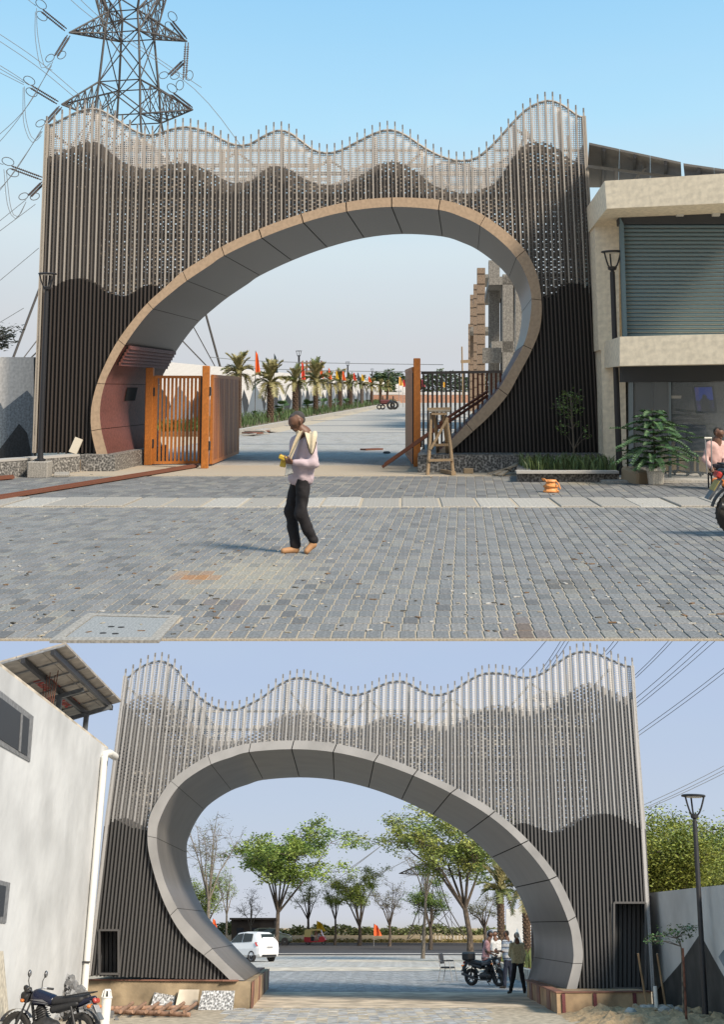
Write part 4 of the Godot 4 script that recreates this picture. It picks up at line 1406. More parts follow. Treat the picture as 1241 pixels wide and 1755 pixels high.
	# solar panels on the roof
	t = thing("solar_array", "grey undersides of solar panels on steel posts above the cream roof", "solar panels", 0, at_d(0, 1090, 305, d1 + 4))
	mat("panel back", 0.11, 0.105, 0.10, 0.5, "grain", 0.5)
	mat("galvanised", 0.34, 0.34, 0.34, 0.45, "grain", 1.0, 0.5)
	var hiA := at_d(0, 1010, 247, d1 + 2.0)
	var hiB := at_d(0, 1168, 281, d1 + 2.0)
	var loA := at_d(0, 1006, 322, d1 + 6.5)
	var loB := at_d(0, 1170, 322, d1 + 6.5)
	var hiC := at_d(0, 1172, 283, d1 + 2.0)
	var hiD := at_d(0, 1330, 306, d1 + 2.0)
	var loC := at_d(0, 1176, 322, d1 + 6.5)
	var loD := at_d(0, 1330, 330, d1 + 6.5)
	for row in [[hiA, hiB, loA, loB, 3], [hiC, hiD, loC, loD, 3]]:
		for i in row[4]:
			for j in 2:
				var f0_: float = (i + 0.004) / row[4]
				var f1_: float = (i + 0.996) / row[4]
				var g0 := j * 0.5 + 0.01
				var g1 := j * 0.5 + 0.49
				var q := []
				for fg in [[f0_, g0], [f1_, g0], [f1_, g1], [f0_, g1]]:
					var hi: Vector3 = (row[0] as Vector3).lerp(row[1], fg[0])
					var lo: Vector3 = (row[2] as Vector3).lerp(row[3], fg[0])
					q.append(hi.lerp(lo, fg[1]))
				for k in 4: q.append(q[k] + Vector3(0, 0.05, 0))
				mb = MB.new()
				mb.hexa(q)
				part(t, "solar_panel", mb, M["panel back"])
			var hm: Vector3 = (row[0] as Vector3).lerp(row[1], (i + 0.5) / row[4])
			var lm: Vector3 = (row[2] as Vector3).lerp(row[3], (i + 0.5) / row[4])
			mb = MB.new()
			mb.bar(hm + Vector3(0, -0.05, 0.0), lm + Vector3(0, -0.05, 0), 0.07, 0.07)
			part(t, "purlin", mb, M["black metal"])
		mb = MB.new()
		mb.bar((row[0] as Vector3).lerp(row[2], 0.35) + Vector3(0, -0.13, 0), (row[1] as Vector3).lerp(row[3], 0.35) + Vector3(0, -0.13, 0), 0.06, 0.06)
		part(t, "rail", mb, M["galvanised"])
	var pf := hiA.lerp(loA, 0.35).lerp(hiB.lerp(loB, 0.35), 0.3)
	mb = MB.new()
	mb.bar(pf + Vector3(0, -0.1, 0), Vector3(pf.x, pf.y - 1.3, pf.z), 0.09, 0.09)
	mb.bar(Vector3(pf.x, pf.y - 0.75, pf.z), pf + Vector3(0.7, -0.1, 0), 0.05, 0.05)
	part(t, "post", mb, M["galvanised"])
	# concrete lump by the lamp
	mb = MB.new()
	var cb := gnd(0, 1094, 829)
	mb.rbox(cb + Vector3(0, 0.13, -0.2), Vector3(0.34, 0.3, 0.7), 0.04, Basis(Vector3.UP, 0.35) * Basis(Vector3.RIGHT, 0.12))
	single("concrete_block", "tan concrete block between the lamp foot and the white plant pot", "block", 0, mb, cb, M["tan brick"])
	# potted plant
	var pb := gnd(0, 1125, 831)
	t = thing("potted_plant", "norfolk pine in a ribbed white pot in front of the shop glass", "potted plant", 0, pb)
	var pw := wid(0, pb, 16, 831)
	var ph := hgt(0, pb, 802)
	mb = MB.new()
	mb.lathe(pb, [[0.0, 0.0], [pw * 0.72, 0.0], [pw * 0.78, 0.02], [pw * 0.93, ph * 0.84], [pw * 1.06, ph * 0.85], [pw * 1.06, ph], [pw * 0.94, ph], [pw * 0.9, ph * 0.92], [0.0, ph * 0.92]], 24)
	for k in 18:
		var a := TAU * k / 18
		mb.bar(pb + Vector3(cos(a) * pw * 0.77, 0.02, sin(a) * pw * 0.77), pb + Vector3(cos(a) * pw * 0.93, ph * 0.83, sin(a) * pw * 0.93), 0.012, 0.012)
	part(t, "pot", mb, mat("white plastic", 0.68, 0.64, 0.55, 0.5, "blotch", 1.0))
	mb = MB.new()
	var tall := hgt(0, pb, 700)
	mb.path([pb + Vector3(0, ph * 0.9, 0), pb + Vector3(-0.02, tall * 0.6, 0), pb + Vector3(-0.05, tall, 0)], [0.025, 0.018, 0.006], 6)
	part(t, "stem", mb, mat("plant stem", 0.10, 0.09, 0.05, 0.8))
	mb = MB.new()
	var r2 := RandomNumberGenerator.new()
	r2.seed = 31
	for tier in 11:
		var hy := lerpf(ph * 1.15, tall * 0.98, tier / 10.5)
		var ln := 0.16 + 0.72 * sin(PI * clampf(0.30 + 0.66 * tier / 10.5, 0, 1))
		for k in 7:
			var a := TAU * k / 7 + tier * 0.5 + r2.randf_range(-0.2, 0.2)
			var dir := Vector3(cos(a), 0, sin(a))
			var L := ln * r2.randf_range(0.55, 1.15)
			var dr := r2.randf_range(0.15, 0.65)
			var prev := pb + Vector3(-0.03, hy, 0)
			for s in 9:
				var f := (s + 1) / 9.0
				var q := pb + Vector3(-0.03, hy, 0) + dir * L * f + Vector3(0, L * (0.30 * f - dr * f * f), 0)
				mb.col = Color(0.05, 0.105, 0.04) * r2.randf_range(0.6, 1.5)
				mb.bar(prev, q, 0.012, 0.012)
				for z in [-1, 1]:
					for z2 in 2:
						var sd: Vector3 = (dir.cross(Vector3.UP) * z + dir * 0.55 + Vector3(0, r2.randf_range(-0.25, 0.1), 0)).normalized() * (0.17 * (1.0 - f * 0.6))
						var o := prev.lerp(q, z2 * 0.5)
						mb.tri(o, o + sd + Vector3(0, 0.008, 0) + dir * 0.02, o + sd * 0.75 + dir * 0.035)
						mb.tri(o, o + sd * 0.8 + Vector3(0, 0.03, 0), o + sd * 0.5 + dir * 0.03)
				prev = q
	var lf := mat("leaf", 1, 1, 1, 0.6, "")
	lf.backlight_enabled = true
	lf.backlight = Color(0.35, 0.42, 0.18)
	part(t, "foliage", mb, lf, "stuff")

# ---- lattice towers -----------------------------------------------------
func lattice(mb: MB, a: Vector3, b: Vector3, c: Vector3, d: Vector3, n: int, r: float) -> void:   # crossed braces between the lines a-b and c-d
	for i in n:
		var p := a.lerp(b, float(i) / n)
		var q := a.lerp(b, (i + 1.0) / n)
		var s := c.lerp(d, float(i) / n)
		var u := c.lerp(d, (i + 1.0) / n)
		mb.tube(p, u, r, r, 4, false)
		mb.tube(s, q, r, r, 4, false)
		mb.tube(q, u, r, r, 4, false)
func pylon(w: int, d: float, label: String, levels: Array, arms: Array, turn: float, m: Material, rr: float) -> Node3D:   # levels: [px centre, half width px, py] upwards
	var P := []
	for l in levels:
		var c := at_d(w, l[0], l[2], d)
		var hw := wid(w, c, l[1], l[2])
		var ring := []
		for k in 4:
			var a: float = turn + TAU * k / 4 + PI / 4
			ring.append(c + Vector3(cos(a), 0, sin(a)) * hw * 1.30)
		P.append(ring)
	var t := thing("transmission_tower", label, "pylon", w, (P[0][0] + P[0][2]) / 2.0)
	for k in 4:
		var pts := []
		for l in P: pts.append(l[k])
		var mb := MB.new()
		for i in pts.size() - 1: mb.tube(pts[i], pts[i + 1], rr * 1.9, rr * 1.7, 6)
		part(t, "leg", mb, m)
	var br := MB.new()
	for i in P.size() - 1:
		for k in 4:
			var h: float = (P[i + 1][k] - P[i][k]).length()
			var wd: float = (P[i][k] - P[i][(k + 1) % 4]).length()
			lattice(br, P[i][k], P[i + 1][k], P[i][(k + 1) % 4], P[i + 1][(k + 1) % 4], clampi(int(h / wd * 1.1 + 0.5), 1, 6), rr)
		lattice(br, P[i + 1][0], P[i + 1][2], P[i + 1][1], P[i + 1][3], 1, rr * 0.8)
	part(t, "bracing", br, m, "stuff")
	for a in arms:   # [tip px, tip py, level of lower chord, level of upper chord, side]
		var tip := at_d(w, a[0], a[1], d + a[5])
		var mb := MB.new()
		var ks: Array = [[0, 3], [1, 2]][0] if a[4] > 0 else [1, 2]
		# pick the two legs on that side
		var order := [0, 1, 2, 3]
		order.sort_custom(func(x, y): return P[a[2]][x].x * a[4] > P[a[2]][y].x * a[4])
		ks = [order[0], order[1]]
		var ends := []
		for k in ks:
			ends.append(P[a[2]][k])
			ends.append(P[a[3]][k])
			mb.tube(P[a[2]][k], tip, rr * 1.5, rr * 1.3, 5)
			mb.tube(P[a[3]][k], tip, rr * 1.5, rr * 1.3, 5)
		lattice(mb, ends[0], ends[0].lerp(tip, 0.92), ends[1], ends[1].lerp(tip, 0.92), 5, rr * 0.8)
		lattice(mb, ends[2], ends[2].lerp(tip, 0.92), ends[3], ends[3].lerp(tip, 0.92), 5, rr * 0.8)
		lattice(mb, ends[0], ends[0].lerp(tip, 0.92), ends[2], ends[2].lerp(tip, 0.92), 4, rr * 0.7)
		part(t, "crossarm", mb, m, "")
	return t
func upper_sky_lines() -> void:
	var m := mat("tower steel", 0.075, 0.07, 0.068, 0.6, "grain", 0.5)
	var d := 112.0
	pylon(0, d, "dark lattice transmission tower rising behind the left of the front gate", [[203, 152, 660], [212, 92, 430], [219, 46, 205], [221, 41, 146], [222, 34, 62], [222, 29, 25], [222, 60, -62]],
		[[105, 179, 2, 3, -1, -3.0], [330, 188, 2, 3, 1, 3.0], [118, 56, 4, 5, -1, -3.0], [320, 71, 4, 5, 1, 3.0], [73, 310, 1, 2, -1, -4.0], [150, -50, 4, 5, -1, -2.0], [298, -50, 4, 5, 1, 2.0]], 0.25, m, 0.055)
	var im := mat("insulator", 0.05, 0.035, 0.03, 0.35, "")
	var k := 0
	var words := ["upper left, reaching out from the upper arm", "upper left, slanting down below the upper arm", "left, reaching out from the lower arm", "left, slanting down behind the gate corner", "lowest left, reaching out at the frame edge", "lowest left, slanting down by the gate edge",
		"upper right, reaching back from the upper arm", "right, slanting down left of the hanging one", "right, hanging straight down from the upper arm", "lower right, just above the gate wave"]
	for s in [[112, 51, 61, 10], [117, 61, 90, 105], [98, 176, 41, 142], [103, 183, 73, 217], [71, 306, 5, 282], [73, 313, 44, 342], [318, 68, 287, 30], [315, 105, 284, 135], [320, 73, 315, 152], [328, 186, 287, 155]]:
		var a := at_d(0, s[0], s[1], d - 3.0)
		var b := at_d(0, s[2], s[3], d - 5.0)
		var t := thing("insulator_string", "twin insulator string, " + words[k], "insulator", 0, a, "insulator strings of the tower")
		var sd := (b - a).normalized().cross(Vector3.FORWARD).normalized() * 0.11
		for z in [-1, 1]:
			var mb := MB.new()
			mb.tube(a + sd * z, a.lerp(b, 0.8) + sd * z, 0.05, 0.05, 6)
			for i in 14:
				var q: Vector3 = a.lerp(b, 0.1 + 0.05 * i) + sd * z
				mb.tube(q, q + (b - a).normalized() * 0.05, 0.10, 0.06, 8)
			part(t, "string", mb, im)
		for e in [0.72, 0.92]:
			var mb := MB.new()
			var c := a.lerp(b, e)
			var ax := (b - a).normalized()
			var pts := []
			for i in 15:
				var th_ := TAU * i / 14.0
				pts.append(c + ax * cos(th_) * 0.5 + sd.normalized() * (sin(th_) * 0.30) + sd.normalized() * (0.35 if e < 0.8 else -0.35))
			mb.path(pts, 0.032, 5)
			part(t, "guard_ring", mb, m)
		k += 1
	# jumpers and conductors
	var cm := mat("cable", 0.16, 0.17, 0.18, 0.6, "")
	var wires := [[[-30, 40], [60, 100], [137, 164], [190, 205]], [[-30, 52], [60, 112], [125, 165]], [[-30, 95], [20, 125], [60, 152]], [[-30, 110], [40, 145]], [[61, 10], [20, -22]], [[41, 142], [-40, 95]], [[5, 282], [-40, 268]],
		[[90, 105], [40, 190], [-40, 262]], [[88, 112], [30, 205], [-40, 285]], [[73, 217], [20, 300], [-40, 360]], [[70, 225], [10, 312], [-40, 372]], [[44, 342], [-40, 410]], [[110, -10], [170, 40], [330, 150], [420, 260]], [[128, -10], [190, 45], [345, 150]], [[-30, 505], [30, 455], [66, 425]], [[-30, 570], [40, 528]], [[60, 350], [-40, 425]],
		[[62, 14], [64, 60], [75, 112], [89, 120]], [[60, 20], [60, 66], [70, 116], [86, 108]], [[41, 148], [44, 205], [57, 240], [72, 225]], [[39, 150], [40, 210], [54, 244], [70, 232]], [[6, 290], [12, 350], [26, 375], [42, 350]], [[10, 292], [18, 356], [30, 372], [44, 346]], [[360, 612], [430, 618], [560, 622], [760, 625]], [[360, 628], [450, 632], [600, 636], [760, 637]]]
	var ORD := ["first", "second", "third", "fourth", "fifth", "sixth", "seventh", "eighth", "ninth", "tenth", "eleventh", "twelfth", "thirteenth", "fourteenth"]
	var left := []
	for q in wires.slice(0, 17):
		if q[-1][0] < 0: left.append(float(q[-1][1]))
		elif q[0][0] < 0: left.append(float(q[0][1]))
	left.sort()
	for i in wires.size():
		var pts := []
		var ends: Array = wires[i]
		var ey: float = ends[-1][1] if ends[-1][0] < 0 else (ends[0][1] if ends[0][0] < 0 else 9999.0)
		var where := "power line running past the tower's right side down behind the gate wave, %s of two" % ["left", "right"][i % 2]
		if ey < 9000: where = "power line from the tower, %s from the top where they meet the left edge" % ORD[left.find(ey) + (1 if i == 5 else 0)]
		if i == 4: where = "short power line from the upper left insulator out of the top of the frame"
		var cv := Curve3D.new()
		for q in wires[i]: cv.add_point(at_d(0, q[0], q[1], d - 5.0))
		for q in wires[i].size():
			var a: Vector3 = cv.get_point_position(maxi(q - 1, 0))
			var b: Vector3 = cv.get_point_position(mini(q + 1, wires[i].size() - 1))
			cv.set_point_in(q, (a - b) / 6.0)
			cv.set_point_out(q, (b - a) / 6.0)
		for q in 13: pts.append(cv.sample_baked(cv.get_baked_length() * q / 12.0, true))
		var mb := MB.new()
		mb.path(pts, 0.026, 5)
		var jm: bool = i >= 17 and i < 23
		single("jumper_cable" if jm else "power_line", "drooping jumper loop, %s strand of the %s pair left of the tower" % [["left", "right"][(i - 17) % 2], ["upper", "middle", "lower"][(i - 17) / 2]] if jm else ("thin far wire crossing the sky inside the arch, %s one" % ["upper", "lower"][i - 23] if i >= 23 else where), "cable", 0, mb, pts[6], cm, "jumper loops" if jm else ("far wires" if i >= 23 else "power lines at the front gate"))

# ---- plants -------------------------------------------------------------
func leafmat(called: String, back := 0.4) -> StandardMaterial3D:
	var m := mat(called, 1, 1, 1, 0.6, "")
	m.backlight_enabled = true
	m.backlight = Color(back, back * 1.1, back * 0.5)
	return m
func frond_mesh(L: float, droop: float, rise: float, leaf: float, c0: Color, c1: Color, sd: int) -> ArrayMesh:   # a feather leaf growing along +x from the origin
	var mb := MB.new()
	var r := RandomNumberGenerator.new()
	r.seed = sd
	var prev := Vector3.ZERO
	var n := 16
	for i in n:
		var f := (i + 1.0) / n
		var q := Vector3(L * (f - 0.18 * f * f * droop), L * (rise * f - droop * 0.62 * f * f), 0)
		mb.col = Color(0.16, 0.14, 0.07)
		mb.bar(prev, q, 0.035 * (1.1 - f), 0.03 * (1.1 - f))
		if i > 1:
			var dir := (q - prev).normalized()
			for z in [-1, 1]:
				for k in 3:
					var o := prev.lerp(q, k / 3.0)
					var l := leaf * (0.45 + 0.75 * sin(PI * clampf(f * 0.9, 0, 1))) * r.randf_range(0.75, 1.15)
					var e := o + (Vector3(0, 0, z) * 0.78 + dir * 0.75 + Vector3(0, r.randf_range(-0.15, 0.5), 0)).normalized() * l
					mb.col = c0.lerp(c1, r.randf()) * r.randf_range(0.7, 1.3)
					var wv := dir * leaf * 0.07
					mb.tri(o, o + wv * 2.0, e)
					mb.tri(o + wv, e, o.lerp(e, 0.5) + Vector3(0, -0.02, 0))
		prev = q
	return mb.mesh()
var fronds := []
func palm(w: int, bx: float, by: float, top: float, tw: float, crown_px: float, label: String, group: String, dry := 0.5, lean := 0.0) -> void:
	if fronds.is_empty():
		for k in 3:
			fronds.append(frond_mesh(1.0, [0.75, 1.15, 1.7][k], [0.95, 0.75, 0.35][k], 0.24, Color(0.30, 0.25, 0.11), Color(0.20, 0.19, 0.07), 40 + k))
			fronds.append(frond_mesh(1.0, [0.7, 1.0, 1.5][k], [1.1, 0.85, 0.5][k], 0.24, Color(0.09, 0.13, 0.035), Color(0.17, 0.18, 0.06), 50 + k))
	var b := gnd(w, bx, by)
	var H := hgt(w, b, top)
	var t := thing("date_palm", label, "palm", w, b, group)
	var r := wid(w, b, tw, by) / 2
	var L := wid(w, b, crown_px, top) / 2
	var r2 := RandomNumberGenerator.new()
	r2.seed = int(bx * 7 + by)
	var hd := H - L * 0.55
	var mb := MB.new()
	mb.path([b, b + Vector3(lean * 0.3, hd * 0.4, 0), b + Vector3(lean, hd, 0)], [r * 1.05, r * 0.85, r * 0.95], 10)
	var rows := int(hd / (r * 0.62))
	for i in rows:
		var f := (i + 0.5) / rows
		for k in 7:
			var a := TAU * (k + (i % 2) * 0.5) / 7
			var o := b + Vector3(lean * f, hd * f, 0) + Vector3(cos(a), 0, sin(a)) * r * 0.85
			mb.col = Color(1, 1, 1) * r2.randf_range(0.6, 1.35)
			var rad := Vector3(cos(a), 0, sin(a))
			var tn := Vector3(-sin(a), 0, cos(a))
			var tip := o + rad * r * 0.32 + Vector3(0, r * 0.5, 0)
			mb.tri(o + tn * r * 0.42, o - tn * r * 0.42, tip, rad)
			mb.tri(o + tn * r * 0.42, tip, o + Vector3(0, r * 0.62, 0) + tn * 0.1 * r, rad)
			mb.tri(o - tn * r * 0.42, tip, o + Vector3(0, r * 0.62, 0), rad)
	part(t, "trunk", mb, M["palm bark"])
	var n := 30
	for k in n:
		var a := TAU * k * 0.382 * 1.0 + r2.randf_range(-0.3, 0.3)
		var age := float(k) / n
		var kind := 0 if age < 0.4 else (1 if age < 0.75 else 2)
		var me: Mesh = fronds[kind * 2 + (0 if r2.randf() < dry else 1)]
		var s := L * r2.randf_range(0.95, 1.3) * (1.0 if kind else 1.0)
		var bs := Basis(Vector3.UP, a) * Basis(Vector3.FORWARD, r2.randf_range(-0.3, 0.15) - (0.55 if kind == 0 else 0.1))
		inst(t, "frond", me, M["palm leaf"], Transform3D(bs.scaled(Vector3.ONE * s), b + Vector3(lean, hd * (1.0 - 0.02 * kind), 0)))
var fan_n := 0
func fan_palm(w: int, bx: float, by: float, top: float, spread: float) -> void:
	var b := gnd(w, bx, by)
	var H := hgt(w, b, top)
	var R := wid(w, b, spread, by) / 2
	var t := thing("fan_palm", "small green fan palm in the bed, %s counting along the drive from the gate" % ["first", "third", "second", "fourth", "fifth", "sixth", "seventh", "eighth", "ninth"][fan_n], "plant", w, b, "fan palms in the bed")
	var r2 := RandomNumberGenerator.new()
	r2.seed = int(bx * 13)
	fan_n += 1
	var st := MB.new()
	st.path([b, b + Vector3(0, H * 0.5, 0)], [R * 0.12, R * 0.09], 6)
	part(t, "stem", st, M["palm bark"])
	var mb := MB.new()
	for k in 12:
		var a := r2.randf() * TAU
		var el := r2.randf_range(-0.1, 1.3)
		var dir := Vector3(cos(a) * cos(el), sin(el), sin(a) * cos(el))
		var o := b + Vector3(0, H * 0.5, 0)
		var c := o + dir * R * 0.55
		mb.col = Color(0.06, 0.10, 0.03)
		mb.bar(o, c, 0.03, 0.02)
		var sd := dir.cross(Vector3.UP).normalized()
		for z in 9:
			var g := (z - 4) / 4.0 * 1.15
			var v := (dir * cos(g) + sd * sin(g)).normalized() * R * 0.62 * r2.randf_range(0.85, 1.1)
			mb.col = Color(0.05, 0.10, 0.028) * r2.randf_range(0.6, 1.6)
			var pw := dir.cross(sd) * 0.0 + (sd * cos(g) - dir * sin(g)) * R * 0.08
			mb.tri(c, c + v * 0.6 + pw, c + v)
			mb.tri(c, c + v * 0.6 - pw, c + v)
	part(t, "foliage", mb, M["plant leaf"], "stuff")
func sapling(w: int, bx: float, by: float, top: float, spread: float, label: String, clumps: Array, stem: Array, tone: Color) -> void:
	var b := gnd(w, bx, by)
	var d := -b.z
	var t := thing("sapling", label, "sapling", w, b)
	var pts := [b]
	for q in stem: pts.append(at_d(w, q[0], q[1], d))
	var mb := MB.new()
	var rr := []
	var r0 := wid(w, b, 4.0, by) / 2
	for i in pts.size(): rr.append(r0 * (1.0 - 0.75 * i / pts.size()))
	mb.path(pts, rr, 6)
	var r2 := RandomNumberGenerator.new()
	r2.seed = int(bx)
	var fo := MB.new()
	for c in clumps:   # [px, py, radius px, leaves]
		var o := at_d(w, c[0], c[1], d + r2.randf_range(-0.5, 0.5) * c[2] * 0.02)
		var best: Vector3 = pts[1]
		for p in pts:
			if p.y < o.y and absf(p.y - o.y) < absf(best.y - o.y): best = p
		mb.path([best, best.lerp(o, 0.5) + Vector3(0, 0.04, 0), o], [r0 * 0.45, r0 * 0.3, r0 * 0.12], 5)
		var R := wid(w, b, c[2], by)
		for k in c[3]:
			var v := Vector3(r2.randfn(), r2.randfn() * 0.7, r2.randfn()) * R * 0.5
			var q := o + v
			if k % 6 == 0: mb.path([o, q], [r0 * 0.15, r0 * 0.06], 4)
			leaf(fo, q, wid(w, b, 5.5, by), tone * r2.randf_range(0.5, 1.7), r2)
	part(t, "stem", mb, M["pale bark"])
	part(t, "foliage", fo, M["plant leaf"], "stuff")
func leaf(fo: MB, q: Vector3, s: float, c: Color, r2: RandomNumberGenerator) -> void:
	fo.col = c
	var a := r2.randf() * TAU
	var dir := Vector3(cos(a), r2.randf_range(-0.8, 0.5), sin(a)).normalized()
	var sd := dir.cross(Vector3(r2.randfn(), 1.2, r2.randfn())).normalized()
	var l := s * r2.randf_range(0.7, 1.3)
	fo.tri(q, q + dir * l * 0.5 + sd * l * 0.24, q + dir * l)
	fo.tri(q, q + dir * l * 0.5 - sd * l * 0.24, q + dir * l)
func grass(called: String, w: int, pts: Callable, n: int, h: float, c: Color, label := "") -> void:
	var mb := MB.new()
	var r2 := RandomNumberGenerator.new()
	r2.seed = n
	for i in n:
		var o: Vector3 = pts.call(r2)
		var hh := h * r2.randf_range(0.5, 1.25)
		var a := r2.randf() * TAU
		var sd := Vector3(cos(a), 0, sin(a))
		var bend := Vector3(r2.randfn(), 0, r2.randfn()) * hh * 0.33
		mb.col = c * r2.randf_range(0.5, 1.7)
		var m := o + Vector3(0, hh * 0.6, 0) + bend * 0.35
		var e := o + Vector3(0, hh * 0.95, 0) + bend
		mb.tri(o - sd * hh * 0.05, o + sd * hh * 0.05, m + sd * hh * 0.045)
		mb.tri(o - sd * hh * 0.05, m + sd * hh * 0.045, m - sd * hh * 0.045)
		mb.tri(m - sd * hh * 0.045, m + sd * hh * 0.045, e)
	var o2 := struct(called, w, mb, M["plant leaf"], "stuff")
	o2.set_meta("label", label if label else "ground cover growing in the bed")
	o2.set_meta("category", "grass")
# a broadleaf tree: limbs that fork, leaves in clumps round the twig ends
func tree(w: int, bx: float, by: float, top: float, spread: float, label: String, group: String, o: Dictionary) -> void:
	var b := gnd(w, bx, by)
	tree_at(w, b, hgt(w, b, top), wid(w, b, spread, by) / 2, wid(w, b, o.get("tw", 10.0), by) / 2, label, group, o, int(bx * 11 + by))
func tree_at(w: int, b: Vector3, H: float, R: float, tr: float, label: String, group: String, o: Dictionary, sd: int) -> void:
	var r2 := RandomNumberGenerator.new()
	r2.seed = sd
	var t := thing(o.get("name", "tree"), label, "tree", w, b, group)
	var wood := MB.new()
	var fo := MB.new()
	var fork: float = o.get("fork", 0.35)
	var ends := []
	var lean: float = o.get("lean", 0.0)
	var crown0: float = H * o.get("crown", 0.4)
	var f0 := b + Vector3(lean * H * fork, H * fork, 0)
	wood.path([b, b + Vector3(lean * H * fork * 0.3 + tr * 0.3, H * fork * 0.5, 0), f0], [tr * 1.1, tr * 0.75, tr * 0.65], 9)
	var limbs: int = o.get("limbs", 5)
	for i in limbs:
		var a: float = TAU * (i + r2.randf_range(-0.25, 0.25)) / limbs + o.get("turn", 0.3)
		var out := r2.randf_range(0.55, 1.0)
		var tip := b + Vector3(lean * H + cos(a) * R * out, lerpf(crown0, H, 0.45 + 0.5 * r2.randf() * (1.15 - out * 0.5)), sin(a) * R * out)
		if i == 0: tip = b + Vector3(lean * H + R * 0.15, H * 0.93, 0)
		var m1 := f0.lerp(tip, 0.4) + Vector3(0, H * 0.04, 0) + Vector3(r2.randfn(), 0, r2.randfn()) * R * 0.05
		var m2 := f0.lerp(tip, 0.75) + Vector3(r2.randfn(), r2.randfn(), r2.randfn()) * R * 0.05
		wood.path([f0 - Vector3(0, tr * 0.5, 0), m1, m2, tip], [tr * 0.42, tr * 0.28, tr * 0.17, tr * 0.07], 7)
		for k in o.get("twigs", 7):
			var f := r2.randf_range(0.35, 1.0)
			var s: Vector3 = m1.lerp(m2, (f - 0.35) / 0.35) if f < 0.7 else m2.lerp(tip, (f - 0.7) / 0.3)
			var e := s + Vector3(r2.randfn() * 0.28 * R, r2.randf_range(-0.08, 0.24) * (H - crown0), r2.randfn() * 0.28 * R)
			if e.y < crown0: e.y = crown0 + r2.randf() * 0.2 * (H - crown0)
			if e.y > b.y + H: e.y = b.y + H
			var mm := s.lerp(e, 0.5) + Vector3(r2.randfn(), r2.randfn(), r2.randfn()) * R * 0.03
			wood.path([s, mm, e], [tr * 0.12, tr * 0.08, tr * 0.03], 5)
			ends.append(e)
			for z in o.get("fine", 3):
				var e2 := mm.lerp(e, r2.randf()) + Vector3(r2.randfn(), r2.randf_range(-0.5, 1.0), r2.randfn()) * R * 0.13
				wood.path([mm.lerp(e, 0.3), e2], [tr * 0.07, tr * 0.025], 4)
				ends.append(e2)
	var c0: Color = o.get("c0", Color(0.05, 0.10, 0.025))
	var c1: Color = o.get("c1", Color(0.10, 0.15, 0.03))
	var per: int = o.get("leaves", 40)
	var cl: float = R * o.get("clump", 0.16)
	var ls: float = o.get("leaf", 0.035) * R
	for e in ends:
		var tone := c0.lerp(c1, r2.randf()) * r2.randf_range(0.75, 1.25)
		for k in per:
			var v := Vector3(r2.randfn(), r2.randfn() * 0.65, r2.randfn()) * cl * 0.62
			leaf(fo, e + v, ls, tone * r2.randf_range(0.6, 1.5), r2)
	part(t, "trunk", wood, M[o.get("bark", "tree bark")])
	if per > 0: part(t, "crown", fo, M["tree leaf"], "stuff")
func hedge_mass(called: String, w: int, px0: float, px1: float, top: Callable, d: float, depth: float, n: int, ls: float, c0: Color, c1: Color, label: String) -> void:   # far vegetation that reads as one mass
	var fo := MB.new()
	var r2 := RandomNumberGenerator.new()
	r2.seed = int(px0 + d)
	for i in n:
		var px := r2.randf_range(px0, px1)
		var hgtpx: float = top.call(px)
		var g := at_d(w, px, 0, d)
		var h := at_d(w, px, hgtpx, d).y
		var q := Vector3(g.x, h * pow(r2.randf(), 0.7), -d - r2.randf() * depth)
		leaf(fo, q, ls, c0.lerp(c1, r2.randf()) * r2.randf_range(0.6, 1.4), r2)
	var o := struct(called, w, fo, M["tree leaf"], "stuff")
	o.set_meta("label", label)
	o.set_meta("category", "bushes")

# ---- upper site: the drive, its plants, flags and far buildings ---------
func flag(w: int, d: float, px: float, ptop: float, fw: float, fh: float, c: Color, label: String, group: String, base_y := -999.0) -> void:
	var top := at_d(w, px, ptop, d)
	var b := Vector3(top.x, 0.0, -d)
	var t := thing("flag", label, "flag", w, b, group)
	var mb := MB.new()
	mb.tube(b, top, 0.03, 0.02, 6)
	part(t, "pole", mb, M["galvanised"])
	mb = MB.new()
	var W := wid(w, top, fw, ptop)
	var H := top.y - at_d(w, px, ptop + fh, d).y
	var n := 8
	var P := func(u: float, v: float) -> Vector3:
		return top + Vector3(W * u * (0.45 + 0.55 * v), -H * (v + u * 0.18 * (1.0 - v)) , 0.18 * W * sin(u * 7.0 + v * 3.0))
	for i in n:
		for j in n:
			mb.quad(P.call(i / 8.0, j / 8.0), P.call((i + 1) / 8.0, j / 8.0), P.call((i + 1) / 8.0, (j + 1) / 8.0), P.call(i / 8.0, (j + 1) / 8.0), Vector3(0, 0, 1))
	var m: StandardMaterial3D = mat("cloth %d" % int(c.to_rgba32() >> 8), c.r, c.g, c.b, 0.8, "")
	m.backlight_enabled = true
	m.backlight = Color(0.5, 0.5, 0.5)
	part(t, "cloth", mb, m)
